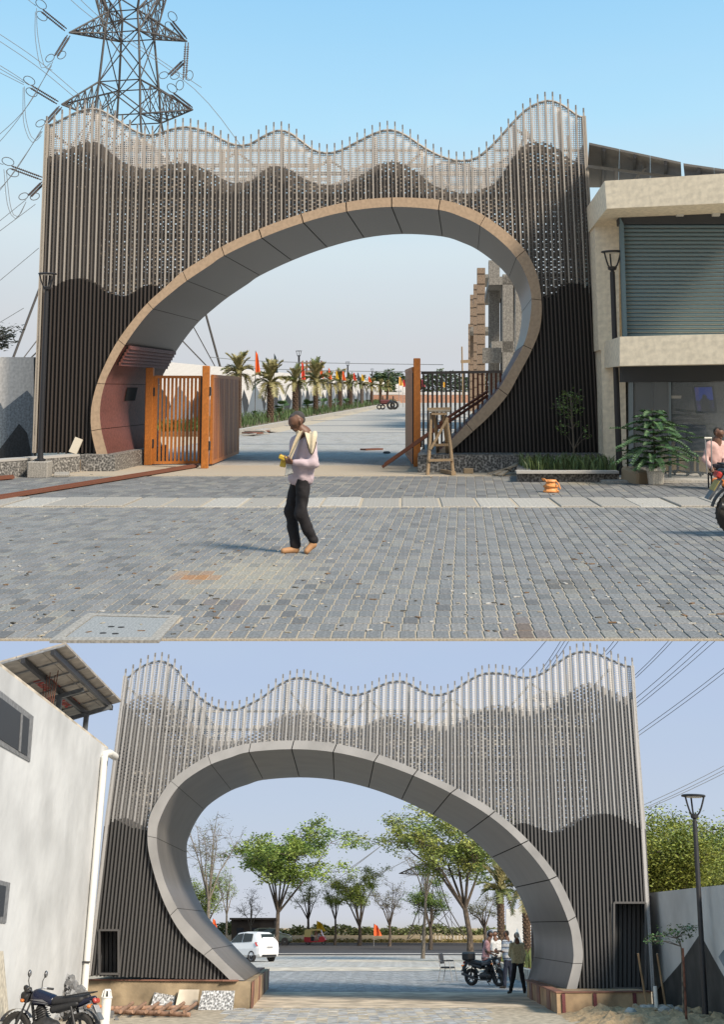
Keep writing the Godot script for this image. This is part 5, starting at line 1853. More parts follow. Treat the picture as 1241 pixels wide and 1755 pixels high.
func upper_far() -> void:
	mat("palm bark", 0.15, 0.095, 0.06, 0.9, "bark", 2.0, 0, 0.6)
	mat("pale bark", 0.26, 0.22, 0.17, 0.9, "bark", 1.5)
	mat("tree bark", 0.13, 0.10, 0.075, 0.9, "bark", 1.0, 0, 0.6)
	leafmat("palm leaf")
	leafmat("plant leaf")
	leafmat("tree leaf", 0.5)
	var s: float = sk[0]
	# boundary wall along the drive with painted mountains
	var wu := kerb_u - 4.4
	var t := thing("boundary_wall", "long whitewashed wall with grey painted mountains behind the row of palms", "wall", 0, Vector3(wu + s * 60, 0, -60))
	var a := Vector3(wu + s * 52, 0, -52)
	var b := Vector3(wu + s * 330, 0, -330)
	var mb := MB.new()
	wall_seg(mb, a, b, 3.2, -0.2)
	part(t, "wall_face", mb, M["white wash"])
	var r2 := RandomNumberGenerator.new()
	r2.seed = 8
	var z := 53.0
	var i := 0
	while z < 300:
		var wd := r2.randf_range(5.0, 9.0)
		var h := r2.randf_range(1.5, 2.4)
		mb = MB.new()
		var P := func(dd: float, y: float, off: float) -> Vector3: return Vector3(wu + off + s * dd, y, -dd)
		var off := 0.012 + 0.006 * (i % 2)
		mb.tri(P.call(z, 0.0, off), P.call(z + wd, 0.0, off), P.call(z + wd * 0.45, h, off), Vector3(1, 0, 0))
		mb.tri(P.call(z + wd, 0.0, off), P.call(z + wd * 0.45, h, off), P.call(z + wd * 0.8, h * 0.62, off), Vector3(1, 0, 0))
		part(t, "painted_mountain", mb, M["mural grey"] if i % 2 else M["mural dark"])
		z += wd * 0.55
		i += 1
	# palms
	var pl := [[408, 741, 622, 10, 62, "nearest date palm with a drooping brown crown beside the slatted gate leaf"], [463, 729, 637, 12, 66, "thick date palm with dry drooping fronds, second along the drive"], [506, 719, 643, 11, 46, "date palm right behind the walking man, third along the drive"], [541, 713, 637, 9, 58, "date palm with widely spread dry fronds, fourth along the drive"],
		[565, 707, 647, 8, 34, ""], [583, 704, 645, 8, 40, ""], [601, 701, 650, 7, 30, ""], [620, 699, 652, 6, 28, ""], [637, 697, 655, 5, 24, ""], [652, 695, 657, 5, 22, ""], [664, 693, 658, 4, 20, ""]]
	var nth := ["first", "second", "third", "fourth", "fifth", "sixth", "seventh", "eighth", "ninth", "tenth", "eleventh", "twelfth", "thirteenth", "fourteenth", "fifteenth"]
	for q in pl: palm(0, q[0], q[1], q[2], q[3], q[4], q[5] if q[5] else "small date palm, %s along the drive counting from the gate" % nth[pl.find(q)], "date palms along the drive", 0.75)
	for q in [[437, 733, 688, 14], [484, 722, 678, 30], [478, 726, 690, 18], [527, 713, 680, 26], [553, 709, 676, 24], [573, 706, 678, 20], [594, 702, 680, 18], [612, 699, 681, 14], [630, 697, 682, 12]]: fan_palm(0, q[0], q[1], q[2], q[3])
	grass("bed_planting", 0, func(r): 
		var d: float = 57.5 + pow(r.randf(), 1.6) * 150.0
		return Vector3(kerb_u - 0.5 - r.randf() * 3.2 + sk[0] * d, 0.18, -d), 5000, 0.45, Color(0.05, 0.085, 0.025), "low green planting under the palms along the drive")
	# lamp posts along the drive
	for q in [[514, 708, 512, 601, 4.2, 11, "lamp post nearest along the drive, above the walking man"], [596, 701, 596, 620, 3.2, 8, "second lamp post along the drive"], [638, 695, 638, 632, 2.6, 6, "third lamp post along the drive"], [666, 690, 666, 640, 1.8, 4.5, "tiny farthest lamp post along the drive"]]:
		lamp_post(0, q[0], q[1], q[2], q[3], q[6], q[4], q[5], "lamp posts along the drive")
	# flags
	var or_ := Color(0.75, 0.12, 0.02)
	var fl := [[438, 601, 9, 40, or_, 75, "tall orange flag above the white wall"], [470, 606, 7, 33, Color(0.03, 0.05, 0.06), 85, "dark flag between the orange one and the nearest lamp post"], [517, 619, 7, 32, Color(0.65, 0.06, 0.03), 100, "red flag just right of the nearest lamp post"],
		[549, 628, 6, 20, or_, 110, "orange flag right of the timber scaffold"], [563, 630, 6, 20, or_, 115, ""], [576, 633, 5, 18, Color(0.7, 0.45, 0.03), 120, ""], [587, 635, 6, 17, or_, 122, ""], [606, 638, 5, 14, Color(0.65, 0.06, 0.03), 130, ""], [613, 638, 4, 14, Color(0.03, 0.05, 0.06), 135, ""], [620, 641, 5, 12, Color(0.7, 0.45, 0.03), 140, ""], [632, 645, 5, 10, or_, 150, ""],
		[684, 645, 8, 16, Color(0.75, 0.42, 0.10), 150, "yellow flag left of the folded orange leaf"], [691, 650, 5, 13, Color(0.6, 0.05, 0.05), 152, "red flag touching the folded orange leaf"], [723, 650, 6, 13, Color(0.6, 0.08, 0.1), 150, ""], [760, 654, 6, 10, Color(0.7, 0.40, 0.05), 150, ""]]
	for q in fl: flag(0, q[5], q[0], q[1], q[2], q[3], q[4], q[6] if q[6] else "small far flag, %s flag from the left along the drive" % nth[fl.find(q)], "festival flags along the drive")
	mat("brick red", 0.50, 0.27, 0.18, 0.9, "blotch", 0.3)
	# far wall across the end of the drive
	mb = MB.new()
	var d := 205.0
	blk(mb, 0, 640, 905, 677, 695, 0.3, d)
	t = thing("compound_wall", "far pinkish brick wall closing the end of the drive", "wall", 0, at_d(0, 770, 692, d))
	part(t, "wall_face", mb, M["brick red"])
	mb = MB.new()
	blk(mb, 0, 640, 905, 672, 676.5, 0.3, d + 1)
	part(t, "coping", mb, M["white wash"])
	hedge_mass("far_trees", 0, 330, 660, func(px): return 650.0 + 4.0 * sin(px * 0.11) + 3.0 * sin(px * 0.37), 330, 10, 4000, 1.0, Color(0.05, 0.075, 0.03), Color(0.09, 0.11, 0.05), "hazy line of far trees left of the drive end")
	hedge_mass("far_trees", 0, 640, 905, func(px): return 641.0 + 7.0 * sin(px * 0.07 + 2.0) + 3.0 * sin(px * 0.29), 330, 10, 5000, 1.0, Color(0.045, 0.07, 0.03), Color(0.08, 0.10, 0.05), "hazy line of far trees behind the railing")
	hedge_mass("far_bush", 0, 640, 675, func(px): return 640.0 + absf(px - 657) * 0.5, 240, 6, 1600, 0.8, Color(0.03, 0.055, 0.02), Color(0.06, 0.085, 0.03), "round dark bush at the end of the drive")
	# timber scaffold frame
	t = thing("timber_scaffold", "timber scaffold frame standing far off behind the palms", "scaffold", 0, at_d(0, 535, 690, 170))
	for k in 6:
		mb = MB.new()
		mb.tube(at_d(0, 519 + k * 6.4, 690, 170), at_d(0, 519 + k * 6.4, 618, 170), 0.12, 0.1, 5)
		part(t, "post", mb, M["rusty steel"] if k % 2 else M["raw timber"])
	for y in [622, 629, 637, 645]:
		mb = MB.new()
		mb.bar(at_d(0, 514, y, 170), at_d(0, 556, y, 170), 0.15, 0.25)
		part(t, "ledger", mb, M["raw timber"])
	tractor()
	# unfinished brick and concrete building inside the right of the arch
	mat("raw brick", 0.27, 0.20, 0.145, 0.9, "blotch", 0.5)
	mat("raw concrete", 0.25, 0.235, 0.21, 0.9, "blotch", 0.35, 0, 0.4)
	t = thing("unfinished_building", "unfinished concrete frame with brick piers behind the right of the arch", "building", 0, at_d(0, 860, 690, 62))
	for q in [[838, 857, 446, 70, 1.2], [862, 880, 470, 66, 1.0], [884, 905, 440, 62, 1.0]]:
		mb = MB.new()
		blk(mb, 0, q[0], q[1], q[2], 712, q[4], q[3])
		part(t, "concrete_column", mb, M["raw concrete"])
	for q in [[838, 930, 474, 488, 66, 14.0], [843, 930, 585, 604, 66, 14.0], [828, 860, 596, 622, 63, 1.0], [806, 842, 560, 568, 100, 8.0], [812, 842, 505, 511, 96, 8.0], [820, 842, 470, 476, 86, 8.0]]:
		mb = MB.new()
		blk(mb, 0, q[0], q[1], q[2], q[3], q[5], q[4])
		part(t, "floor_beam", mb, M["raw concrete"])
	for q in [[818, 832, 459, 84, 1.5], [812, 822, 487, 95, 1.5], [806, 814, 505, 108, 1.5], [803, 808, 555, 120, 1.5]]:
		mb = MB.new()
		blk(mb, 0, q[0], q[1], q[2], 705, q[4], q[3])
		part(t, "brick_pier", mb, M["raw brick"])
		for k in 14:
			mb = MB.new()
			var y := lerpf(q[2], 700, (k + 0.5) / 14.0)
			blk(mb, 0, q[0] - 0.15, q[1] + 0.15, y, y + 1.0, 0.1, q[3] - 0.05)
			part(t, "brick_course", mb, mat("mortar", 0.22, 0.165, 0.12, 0.95, ""))
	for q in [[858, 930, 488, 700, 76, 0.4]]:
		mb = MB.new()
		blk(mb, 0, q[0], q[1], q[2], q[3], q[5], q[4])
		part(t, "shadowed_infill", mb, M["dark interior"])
	for k in 9:
		mb = MB.new()
		mb.tube(at_d(0, 862 + k * 5, 585, 68), at_d(0, 862 + k * 5, 492, 68), 0.06, 0.06, 5)
		part(t, "prop", mb, M["raw concrete"])
	mb = MB.new()
	mb.tube(at_d(0, 794, 690, 90), at_d(0, 792, 594, 90), 0.06, 0.05, 5)
	mb.bar(at_d(0, 790, 620, 90), at_d(0, 806, 619, 90), 0.08, 0.2)
	single("scaffold_pole", "thin bare pole with a cross stick left of the brick piers", "pole", 0, mb, at_d(0, 794, 690, 90), M["raw timber"])
	# saplings and grass
	sapling(0, 985, 812, 670, 70, "slender green sapling in the planter before the ribbed right foot of the gate", [[972, 676, 12, 60], [986, 683, 14, 80], [965, 697, 14, 80], [990, 702, 12, 60], [975, 708, 14, 60], [963, 730, 9, 35], [968, 742, 7, 20], [1004, 736, 7, 20], [1010, 747, 6, 16], [990, 725, 8, 20]], [[984, 770], [982, 735], [980, 705], [978, 680]], Color(0.11, 0.17, 0.05))
	sapling(0, 46, 792, 682, 70, "thin sapling with small leaf tufts between the mural and the left lamp post", [[48, 686, 10, 45], [57, 683, 8, 35], [42, 690, 7, 25], [82, 696, 8, 30], [21, 711, 6, 22], [38, 719, 5, 14], [60, 734, 5, 12], [18, 718, 5, 12]], [[47, 770], [52, 745], [62, 718], [66, 700]], Color(0.08, 0.13, 0.045))
	var g0 := gnd(0, 903, 822)
	var g1 := gnd(0, 1064, 822)
	grass("planter_grass", 0, func(r): return Vector3(lerpf(g0.x, g1.x, r.randf()), 0.12, g0.z - 0.2 - r.randf() * 2.0), 800, 0.34, Color(0.10, 0.14, 0.05), "long green grass filling the right planter")
	grass("planter_weeds", 0, func(r): return Vector3(lerpf(gnd(0, 66, 815).x, gnd(0, 104, 815).x, r.randf()), 0.25, gnd(0, 66, 800).z - r.randf() * 0.8), 120, 0.28, Color(0.05, 0.075, 0.03), "few weeds in the left planter beside the lamp post")
	# bare twigs at the left edge
	t = thing("bare_branch_tree", "sparse grey twiggy tree reaching in over the wall at the left edge", "tree", 0, at_d(0, -60, 780, 40))
	mb = MB.new()
	var base := at_d(0, -60, 780, 40)
	mb.path([base, at_d(0, -50, 640, 40), at_d(0, -25, 600, 40)], [0.08, 0.06, 0.04], 6)
	var fo := MB.new()
	r2.seed = 3
	for k in 22:
		var st := at_d(0, -45 + r2.randf() * 25, 610 - r2.randf() * 30, 40)
		var e := at_d(0, -5 + r2.randf() * 42, 553 + r2.randf() * 40, 40 + r2.randfn() * 0.3)
		mb.path([st, st.lerp(e, 0.5) + Vector3(0, 0.05, 0), e], [0.03, 0.018, 0.006], 4)
		for j in 16: leaf(fo, st.lerp(e, 0.4 + 0.6 * r2.randf()) + Vector3(r2.randfn(), r2.randfn(), r2.randfn()) * 0.07, 0.12, Color(0.15, 0.14, 0.11) * r2.randf_range(0.5, 1.3), r2)
	part(t, "trunk", mb, M["pale bark"])
	part(t, "foliage", fo, M["tree leaf"], "stuff")
func tractor() -> void:
	var b := gnd(0, 664, 702)
	var u := wid(0, b, 1.0, 702)   # metres a picture pixel covers there
	var t := thing("tractor", "dark red tractor parked on the drive in the distance", "tractor", 0, b)
	var mr := mat("tractor red", 0.10, 0.025, 0.025, 0.5, "")
	var mb := MB.new()
	mb.rbox(b + Vector3(-4 * u, 13 * u, 0), Vector3(17 * u, 8 * u, 9 * u), 0.1)
	part(t, "bonnet", mb, mr)
	mb = MB.new()
	mb.rbox(b + Vector3(6 * u, 14 * u, 0), Vector3(6 * u, 5 * u, 10 * u), 0.1)
	part(t, "seat", mb, M["black plastic"])
	for q in [[-14, 4.5, 6, 3], [-8, 4.5, -5, 3], [6, 7.5, 7, 4.5], [12, 7.5, -5, 4.5]]:
		mb = MB.new()
		mb.lathe(b + Vector3(q[0] * u, q[1] * u, q[2] * u), [[q[1] * u * 0.5, -q[3] * u / 2], [q[1] * u * 0.95, -q[3] * u / 2], [q[1] * u, 0], [q[1] * u * 0.95, q[3] * u / 2], [q[1] * u * 0.5, q[3] * u / 2]], 16, Basis(Vector3.RIGHT, PI / 2))
		part(t, "wheel", mb, M["black plastic"])
	for x in [-1, 10]:
		mb = MB.new()
		mb.bar(b + Vector3(x * u, 10 * u, 0), b + Vector3(x * u, 23 * u, 0), 0.12, 0.12)
		part(t, "roll_bar", mb, M["black metal"])
	mb = MB.new()
	mb.tube(b + Vector3(-8 * u, 16 * u, 0), b + Vector3(-8 * u, 23 * u, 0), 0.06, 0.06, 6)
	part(t, "exhaust", mb, M["black metal"])

# ---- people -------------------------------------------------------------
func surface_nets(caps: Array, cell: float, k: float, wob := 0.0) -> MB:   # caps: [a, b, ra, rb(, squash basis axis, factor)]
	var lo := Vector3.ONE * 1e9
	var hi := -lo
	for c in caps:
		var r: float = maxf(c[2], c[3]) + cell * 3 + k
		for q in 2:
			lo = lo.min(c[q] - Vector3.ONE * r)
			hi = hi.max(c[q] + Vector3.ONE * r)
	var nx := int((hi.x - lo.x) / cell) + 2
	var ny := int((hi.y - lo.y) / cell) + 2
	var nz := int((hi.z - lo.z) / cell) + 2
	var f := PackedFloat32Array()
	f.resize(nx * ny * nz)
	f.fill(1.0)
	for c in caps:
		var A: Vector3 = c[0]
		var B: Vector3 = c[1]
		var ra: float = c[2]
		var rb: float = c[3]
		var r := maxf(ra, rb) + cell * 2 + k
		var p0 := ((A.min(B) - Vector3.ONE * r - lo) / cell).floor()
		var p1 := ((A.max(B) + Vector3.ONE * r - lo) / cell).ceil()
		var ab := B - A
		var l2 := maxf(ab.length_squared(), 1e-9)
		for z in range(maxi(0, int(p0.z)), mini(nz, int(p1.z) + 1)):
			for y in range(maxi(0, int(p0.y)), mini(ny, int(p1.y) + 1)):
				var row := (z * ny + y) * nx
				for x in range(maxi(0, int(p0.x)), mini(nx, int(p1.x) + 1)):
					var P := lo + Vector3(x, y, z) * cell
					var t := clampf((P - A).dot(ab) / l2, 0.0, 1.0)
					var d := (P - A - ab * t).length() - lerpf(ra, rb, t)
					var o := f[row + x]
					var h := maxf(k - absf(o - d), 0.0) / k
					f[row + x] = minf(o, d) - h * h * k * 0.25
	if wob > 0:
		for z in nz:
			for y in ny:
				for x in nx:
					var i := (z * ny + y) * nx + x
					if absf(f[i]) < 0.06: f[i] += noise.get_noise_3d(x * cell * 5.0, y * cell * 4.0, z * cell * 5.0) * wob
	var vid := {}
	var vs := PackedVector3Array()
	for z in nz - 1:
		for y in ny - 1:
			for x in nx - 1:
				var i := (z * ny + y) * nx + x
				var m := 0
				var s := Vector3.ZERO
				var cnt := 0
				var v := [f[i], f[i + 1], f[i + nx], f[i + nx + 1], f[i + nx * ny], f[i + nx * ny + 1], f[i + nx * ny + nx], f[i + nx * ny + nx + 1]]
				for q in 8:
					if v[q] < 0: m |= 1 << q
				if m == 0 or m == 255: continue
				for e in [[0, 1], [2, 3], [4, 5], [6, 7], [0, 2], [1, 3], [4, 6], [5, 7], [0, 4], [1, 5], [2, 6], [3, 7]]:
					var a: float = v[e[0]]
					var b: float = v[e[1]]
					if (a < 0) != (b < 0):
						var t := a / (a - b)
						var pa := Vector3(e[0] & 1, (e[0] >> 1) & 1, e[0] >> 2)
						var pb := Vector3(e[1] & 1, (e[1] >> 1) & 1, e[1] >> 2)
						s += pa.lerp(pb, t)
						cnt += 1
				vid[i] = vs.size()
				vs.append(lo + (Vector3(x, y, z) + s / cnt) * cell)
	var faces := []
	for i in vid:
		var x: int = i % nx
		var y: int = (i / nx) % ny
		var z: int = i / (nx * ny)
		if x < 1 or y < 1 or z < 1: continue
		for ax in 3:
			var st: int = [1, nx, nx * ny][ax]
			var s0 := f[i] < 0
			if s0 == (f[i + st] < 0): continue
			var u: int = [nx, nx * ny, 1][ax]
			var w: int = [nx * ny, 1, nx][ax]
			if not (vid.has(i - u) and vid.has(i - w) and vid.has(i - u - w)): continue
			faces.append([vid[i], vid[i - u], vid[i - u - w], vid[i - w], s0])
	var nn := PackedVector3Array()
	nn.resize(vs.size())
	for q in faces:
		var n := (vs[q[2]] - vs[q[0]]).cross(vs[q[3]] - vs[q[1]])
		if not q[4]: n = -n
		for j in 4: nn[q[j]] += n
	var mb := MB.new()
	for j in nn.size(): nn[j] = nn[j].normalized()
	for q in faces:
		mb.trin(vs[q[0]], vs[q[1]], vs[q[2]], nn[q[0]], nn[q[1]], nn[q[2]])
		mb.trin(vs[q[0]], vs[q[2]], vs[q[3]], nn[q[0]], nn[q[2]], nn[q[3]])
	return mb
func hand_caps(wr: Vector3, dir: Vector3, palm: Vector3, curl: float, out: Array) -> void:   # dir: along the fingers, palm: the way the palm faces
	var s := dir.cross(palm).normalized()
	out.append([wr, wr + dir * 0.07, 0.026, 0.030])
	for i in 4:
		var o := wr + dir * 0.085 + s * (i - 1.5) * 0.020
		var l: float = [0.034, 0.040, 0.037, 0.029][i]
		var d1 := (dir * cos(curl) + palm * sin(curl)).normalized()
		var d2 := (dir * cos(curl * 2.2) + palm * sin(curl * 2.2)).normalized()
		out.append([o - dir * 0.03, o, 0.011, 0.010])
		out.append([o, o + d1 * l, 0.010, 0.009])
		out.append([o + d1 * l, o + d1 * l + d2 * l * 0.8, 0.009, 0.008])
	var th0 := wr + dir * 0.025 - s * 0.026
	var th1 := th0 + (dir * 0.6 - s * 0.7 + palm * 0.4).normalized() * 0.04
	out.append([th0, th1, 0.013, 0.011])
	out.append([th1, th1 + (dir * 0.8 + palm * 0.6).normalized() * 0.033, 0.011, 0.009])
func person(w: int, base: Vector3, j: Dictionary, label: String, group := "") -> Node3D:
	var t := thing("person", label, "person", w, base, group)
	var V := func(k: String) -> Vector3: return base + (j[k] as Vector3) * Vector3(1, j.get("ys", 1.0), 1)
	var fine: float = j.get("cell", 0.014)
	var skin: Material = mat("skin", 0.13, 0.062, 0.036, 0.55, "")
	var bulk: float = j.get("bulk", 1.0)
	# body: one surface from head to ankles
	var c := []
	var H: Vector3 = V.call("head")
	var fd: Vector3 = (j.face as Vector3).normalized()
	var up: Vector3 = (H - V.call("neck")).normalized()
	up = (up - fd * up.dot(fd)).normalized()
	var sd := fd.cross(up)
	c.append([V.call("neck") - up * 0.03, H - up * 0.05, 0.055, 0.05])
	c.append([V.call("neck"), V.call("hipL").lerp(V.call("hipR"), 0.5), 0.09, 0.10])
	for s in ["L", "R"]:
		c.append([V.call("sh" + s), V.call("el" + s), 0.042, 0.036])
		c.append([V.call("el" + s), V.call("wr" + s), 0.038, 0.025])
		c.append([V.call("hip" + s), V.call("kn" + s), 0.07, 0.05])
		c.append([V.call("kn" + s), V.call("an" + s), 0.05, 0.034])
	var head := []
	head.append([H + up * 0.035 - fd * 0.018, H + up * 0.035 + fd * 0.012, 0.083, 0.078])
	head.append([H - up * 0.03 + fd * 0.02, H - up * 0.062 + fd * 0.045, 0.058, 0.036])
	head.append([H - up * 0.02 + fd * 0.092, H + up * 0.015 + fd * 0.078, 0.014, 0.008])
	head.append([H + up * 0.028 + fd * 0.07 - sd * 0.035, H + up * 0.028 + fd * 0.07 + sd * 0.035, 0.018, 0.018])
	head.append([H - up * 0.047 + fd * 0.075 - sd * 0.014, H - up * 0.047 + fd * 0.075 + sd * 0.014, 0.010, 0.010])
	for z in [-1.0, 1.0]:
		head.append([H - up * 0.02 + sd * z * 0.08 - fd * 0.005, H + up * 0.018 + sd * z * 0.083 - fd * 0.012, 0.010, 0.013])
	var body := surface_nets(c, fine, 0.05)
	body.add(surface_nets(head, minf(0.007, fine * 0.6), 0.018), Transform3D.IDENTITY)
	for s in ["L", "R"]:
		var hc := []
		var hd: Vector3 = (j.get("hand" + s, j["wr" + s] - j["el" + s]) as Vector3).normalized()
		hand_caps(V.call("wr" + s), hd, (j.get("palm" + s, Vector3(0, 0.3, 1)) as Vector3).normalized(), j.get("curl", 0.6), hc)
		body.add(surface_nets(hc, maxf(0.0055, fine * 0.4), 0.008), Transform3D.IDENTITY)
	part(t, "body", body, skin)
	for z in [-1.0, 1.0]:
		var e := MB.new()
		e.ball(H + up * 0.012 + fd * 0.080 + sd * z * 0.031, Vector3.ONE * 0.012, 8, 6)
		part(t, "eye", e, M["cap"])
	# hair or cap
	var hair := []
	hair.append([H + up * 0.058 - fd * 0.040, H + up * 0.064 + fd * 0.008, 0.070, 0.060])
	hair.append([H + up * 0.01 - fd * 0.05, H + up * 0.03 - fd * 0.05, 0.062, 0.07])
	part(t, j.get("hair_name", "hair"), surface_nets(hair, maxf(0.008, fine * 0.6), 0.02, 0.010 if not j.has("hair_name") else 0.0), mat("hair %s" % str(j.get("hair", Color(0.02, 0.018, 0.016))), j.get("hair", Color(0.02, 0.018, 0.016)).r, j.get("hair", Color(0.02, 0.018, 0.016)).g, j.get("hair", Color(0.02, 0.018, 0.016)).b, 0.9, "blotch", 6.0))
	# shirt
	c = []
	var hm: Vector3 = V.call("hipL").lerp(V.call("hipR"), 0.5)
	var hem: float = j.get("hem", -0.06)
	var sm: Vector3 = V.call("shL").lerp(V.call("shR"), 0.5)
	var across: Vector3 = (V.call("shL") - V.call("shR"))
	c.append([V.call("shL"), V.call("shR"), 0.072 * bulk, 0.072 * bulk])
	for z in [-0.26, 0.0, 0.26]:
		c.append([sm + across * z - Vector3(0, 0.06, 0), hm + across * z * 0.85 + Vector3(0, hem + 0.10, 0), 0.105 * bulk, 0.122 * bulk])
	c.append([sm, V.call("neck"), 0.075, 0.060])
	var sl: float = j.get("sleeve", 0.95)
	for s in ["L", "R"]:
		c.append([V.call("sh" + s), V.call("el" + s) if sl > 0.5 else V.call("sh" + s).lerp(V.call("el" + s), 0.85), 0.064, 0.054])
		if sl > 0.5: c.append([V.call("el" + s), V.call("el" + s).lerp(V.call("wr" + s), sl), 0.054, 0.042])
	var shirt := surface_nets(c, fine, 0.045, 0.022)
	# cut the hem level
	var cut := (hm.y + hem)
	for i in shirt.v.size(): if shirt.v[i].y < cut: shirt.v[i].y = cut
	if j.has("stripes"):
		for i in range(0, shirt.v.size(), 3):
			var yy := (shirt.v[i].y + shirt.v[i + 1].y + shirt.v[i + 2].y) / 3.0 - cut
			var f := fposmod(yy, 0.17) / 0.17
			for k in 3: shirt.c[i + k] = j.stripes[0] if f < 0.35 else (j.stripes[1] if f < 0.5 else j.stripes[2])
	var sc: Color = j.shirt
	part(t, "shirt", shirt, mat("shirt %s" % str(sc), sc.r, sc.g, sc.b, 0.85, "grain", 2.0, 0, 0.3))
	# trousers
	c = []
	c.append([V.call("hipL") + Vector3(0, 0.02, 0), V.call("hipR") + Vector3(0, 0.02, 0), 0.085, 0.085])
	for s in ["L", "R"]:
		c.append([V.call("hip" + s), V.call("kn" + s), 0.088, 0.070])
		c.append([V.call("kn" + s), V.call("an" + s) + Vector3(0, 0.02, 0), 0.072, 0.062])
	var tc: Color = j.trousers
	part(t, "trousers", surface_nets(c, fine, 0.04, 0.022), mat("trousers %s" % str(tc), tc.r, tc.g, tc.b, 0.85, "grain", 2.0, 0, 0.3))
	for s in ["L", "R"]:
		c = [[V.call("an" + s) + Vector3(0, -0.035, 0), V.call("to" + s), 0.042, 0.034], [V.call("an" + s), V.call("an" + s) + Vector3(0, -0.04, 0), 0.038, 0.042]]
		var sh := surface_nets(c, maxf(0.009, fine * 0.7), 0.02)
		for i in sh.v.size(): sh.v[i].y = maxf(sh.v[i].y, base.y + 0.003)
		var kc: Color = j.get("shoes", Color(0.03, 0.025, 0.02))
		part(t, "shoe", sh, mat("shoe %s" % str(kc), kc.r, kc.g, kc.b, 0.7, "grain", 2.0))
	return t
func upper_people() -> void:
	var b := gnd(0, 517, 948)
	var t := person(0, b, {"head": Vector3(-0.065, 1.515, 0.05), "face": Vector3(-0.80, -0.55, 0.42), "neck": Vector3(0.015, 1.385, 0.0), "shL": Vector3(0.105, 1.29, 0.13), "shR": Vector3(-0.075, 1.30, -0.15), "elL": Vector3(0.145, 1.045, 0.19), "elR": Vector3(-0.13, 1.05, -0.14),
		"wrL": Vector3(-0.085, 1.06, 0.24), "wrR": Vector3(-0.16, 1.09, 0.08), "handL": Vector3(-1, 0.25, -0.05), "handR": Vector3(-0.7, 0.1, 0.6), "palmL": Vector3(0, 0.9, -0.4), "palmR": Vector3(0, 0.8, 0.3), "curl": 0.75,
		"hipL": Vector3(0.02, 0.86, 0.085), "hipR": Vector3(-0.055, 0.86, -0.08), "knL": Vector3(-0.005, 0.46, 0.10), "knR": Vector3(-0.135, 0.47, -0.07), "anL": Vector3(0.135, 0.145, 0.06), "anR": Vector3(-0.075, 0.075, -0.02), "toL": Vector3(0.065, 0.035, 0.11), "toR": Vector3(-0.21, 0.03, 0.05),
		"hair": Color(0.055, 0.05, 0.048), "shirt": Color(0.56, 0.45, 0.48), "trousers": Color(0.009, 0.007, 0.009), "shoes": Color(0.45, 0.24, 0.11), "hem": -0.07, "cell": 0.012, "bulk": 1.0}, "man in a pink shirt and dark trousers walking with head bowed over a packet")
	# towel over the shoulders: two cloth sheets, one hanging in front, one thrown back over the near shoulder
	var mb := MB.new()
	var A := func(u: float, v: float) -> Vector3:   # u across, v down the chest
		return b + Vector3(-0.02 - 0.13 * v + (u - 0.5) * 0.075 * (1.0 - 0.3 * v), 1.40 - 0.36 * v + 0.03 * u, 0.10 + 0.10 * v + 0.02 * sin(u * 6.0 + v * 5.0) + 0.025 * u)
	var B := func(u: float, v: float) -> Vector3:   # u round the shoulder, v from the neck over and down
		var th_ := lerpf(-0.5, 1.9, v)
		var r := 0.110 + 0.012 * sin(u * 9.0 + v * 3.0)
		return b + Vector3(0.10 + 0.15 * (u - 0.5) * (1.0 - 0.35 * v * v) + 0.085 * sin(th_ * 0.8) * 0.3, 1.285 + r * cos(th_) - maxf(0.0, v - 0.55) * (0.22 - 0.28 * pow(2.0 * u - 1.0, 2)) + 0.02 * u, 0.135 + r * sin(th_) + 0.03 * (0.5 - u))
	for f in [A, B]:
		var g := []
		for i in 11:
			var row := []
			for k in 11: row.append(f.call(i / 10.0, k / 10.0))
			g.append(row)
		for i in 10:
			for k in 10:
				mb.quad(g[i][k], g[i + 1][k], g[i + 1][k + 1], g[i][k + 1])
	mb.path([b + Vector3(-0.05, 1.39, 0.09), b + Vector3(0.0, 1.415, -0.01), b + Vector3(0.06, 1.40, 0.0), b + Vector3(0.10, 1.375, 0.05)], [0.03, 0.035, 0.035, 0.03], 8)
	part(t, "towel", mb, mat("cream towel", 0.66, 0.56, 0.40, 0.95, "grain", 3.0))
	mb = MB.new()
	var edge := []
	for k in 9: edge.append(B.call(k / 8.0, 1.0))
	mb.path(edge, 0.009, 5)
	edge = []
	for k in 9: edge.append(B.call(0.0, k / 8.0))
	mb.path(edge, 0.006, 5)
	part(t, "towel_border", mb, mat("olive border", 0.07, 0.06, 0.04, 0.9, ""))
	var pk := thing("snack_packet", "small yellow packet in the walking man's hands", "packet", 0, b + Vector3(-0.2, 1.1, 0.2))
	mb = MB.new()
	mb.rbox(b + Vector3(-0.215, 1.115, 0.2), Vector3(0.09, 0.05, 0.12), 0.01, Basis(Vector3.FORWARD, 0.4))
	mb.rbox(b + Vector3(-0.21, 1.05, 0.2), Vector3(0.07, 0.09, 0.03), 0.008, Basis(Vector3.FORWARD, 0.2))
	part(pk, "wrapper", mb, mat("yellow wrapper", 0.62, 0.42, 0.04, 0.4, "blotch", 5.0))
	mb = MB.new()
	for k in 2:
		mb.hexa([b + Vector3(-0.17, 1.06, 0.18), b + Vector3(-0.11, 1.06, 0.2), b + Vector3(-0.09, 0.93, 0.2), b + Vector3(-0.19, 0.90, 0.18), b + Vector3(-0.17, 1.06, 0.21), b + Vector3(-0.11, 1.06, 0.22), b + Vector3(-0.10, 0.94, 0.24), b + Vector3(-0.18, 0.91, 0.23)])
	part(pk, "carrier_bag", mb, mat("thin white plastic", 0.6, 0.6, 0.57, 0.4, ""))
	# seated man at the right edge
	b = gnd(0, 1226, 838)
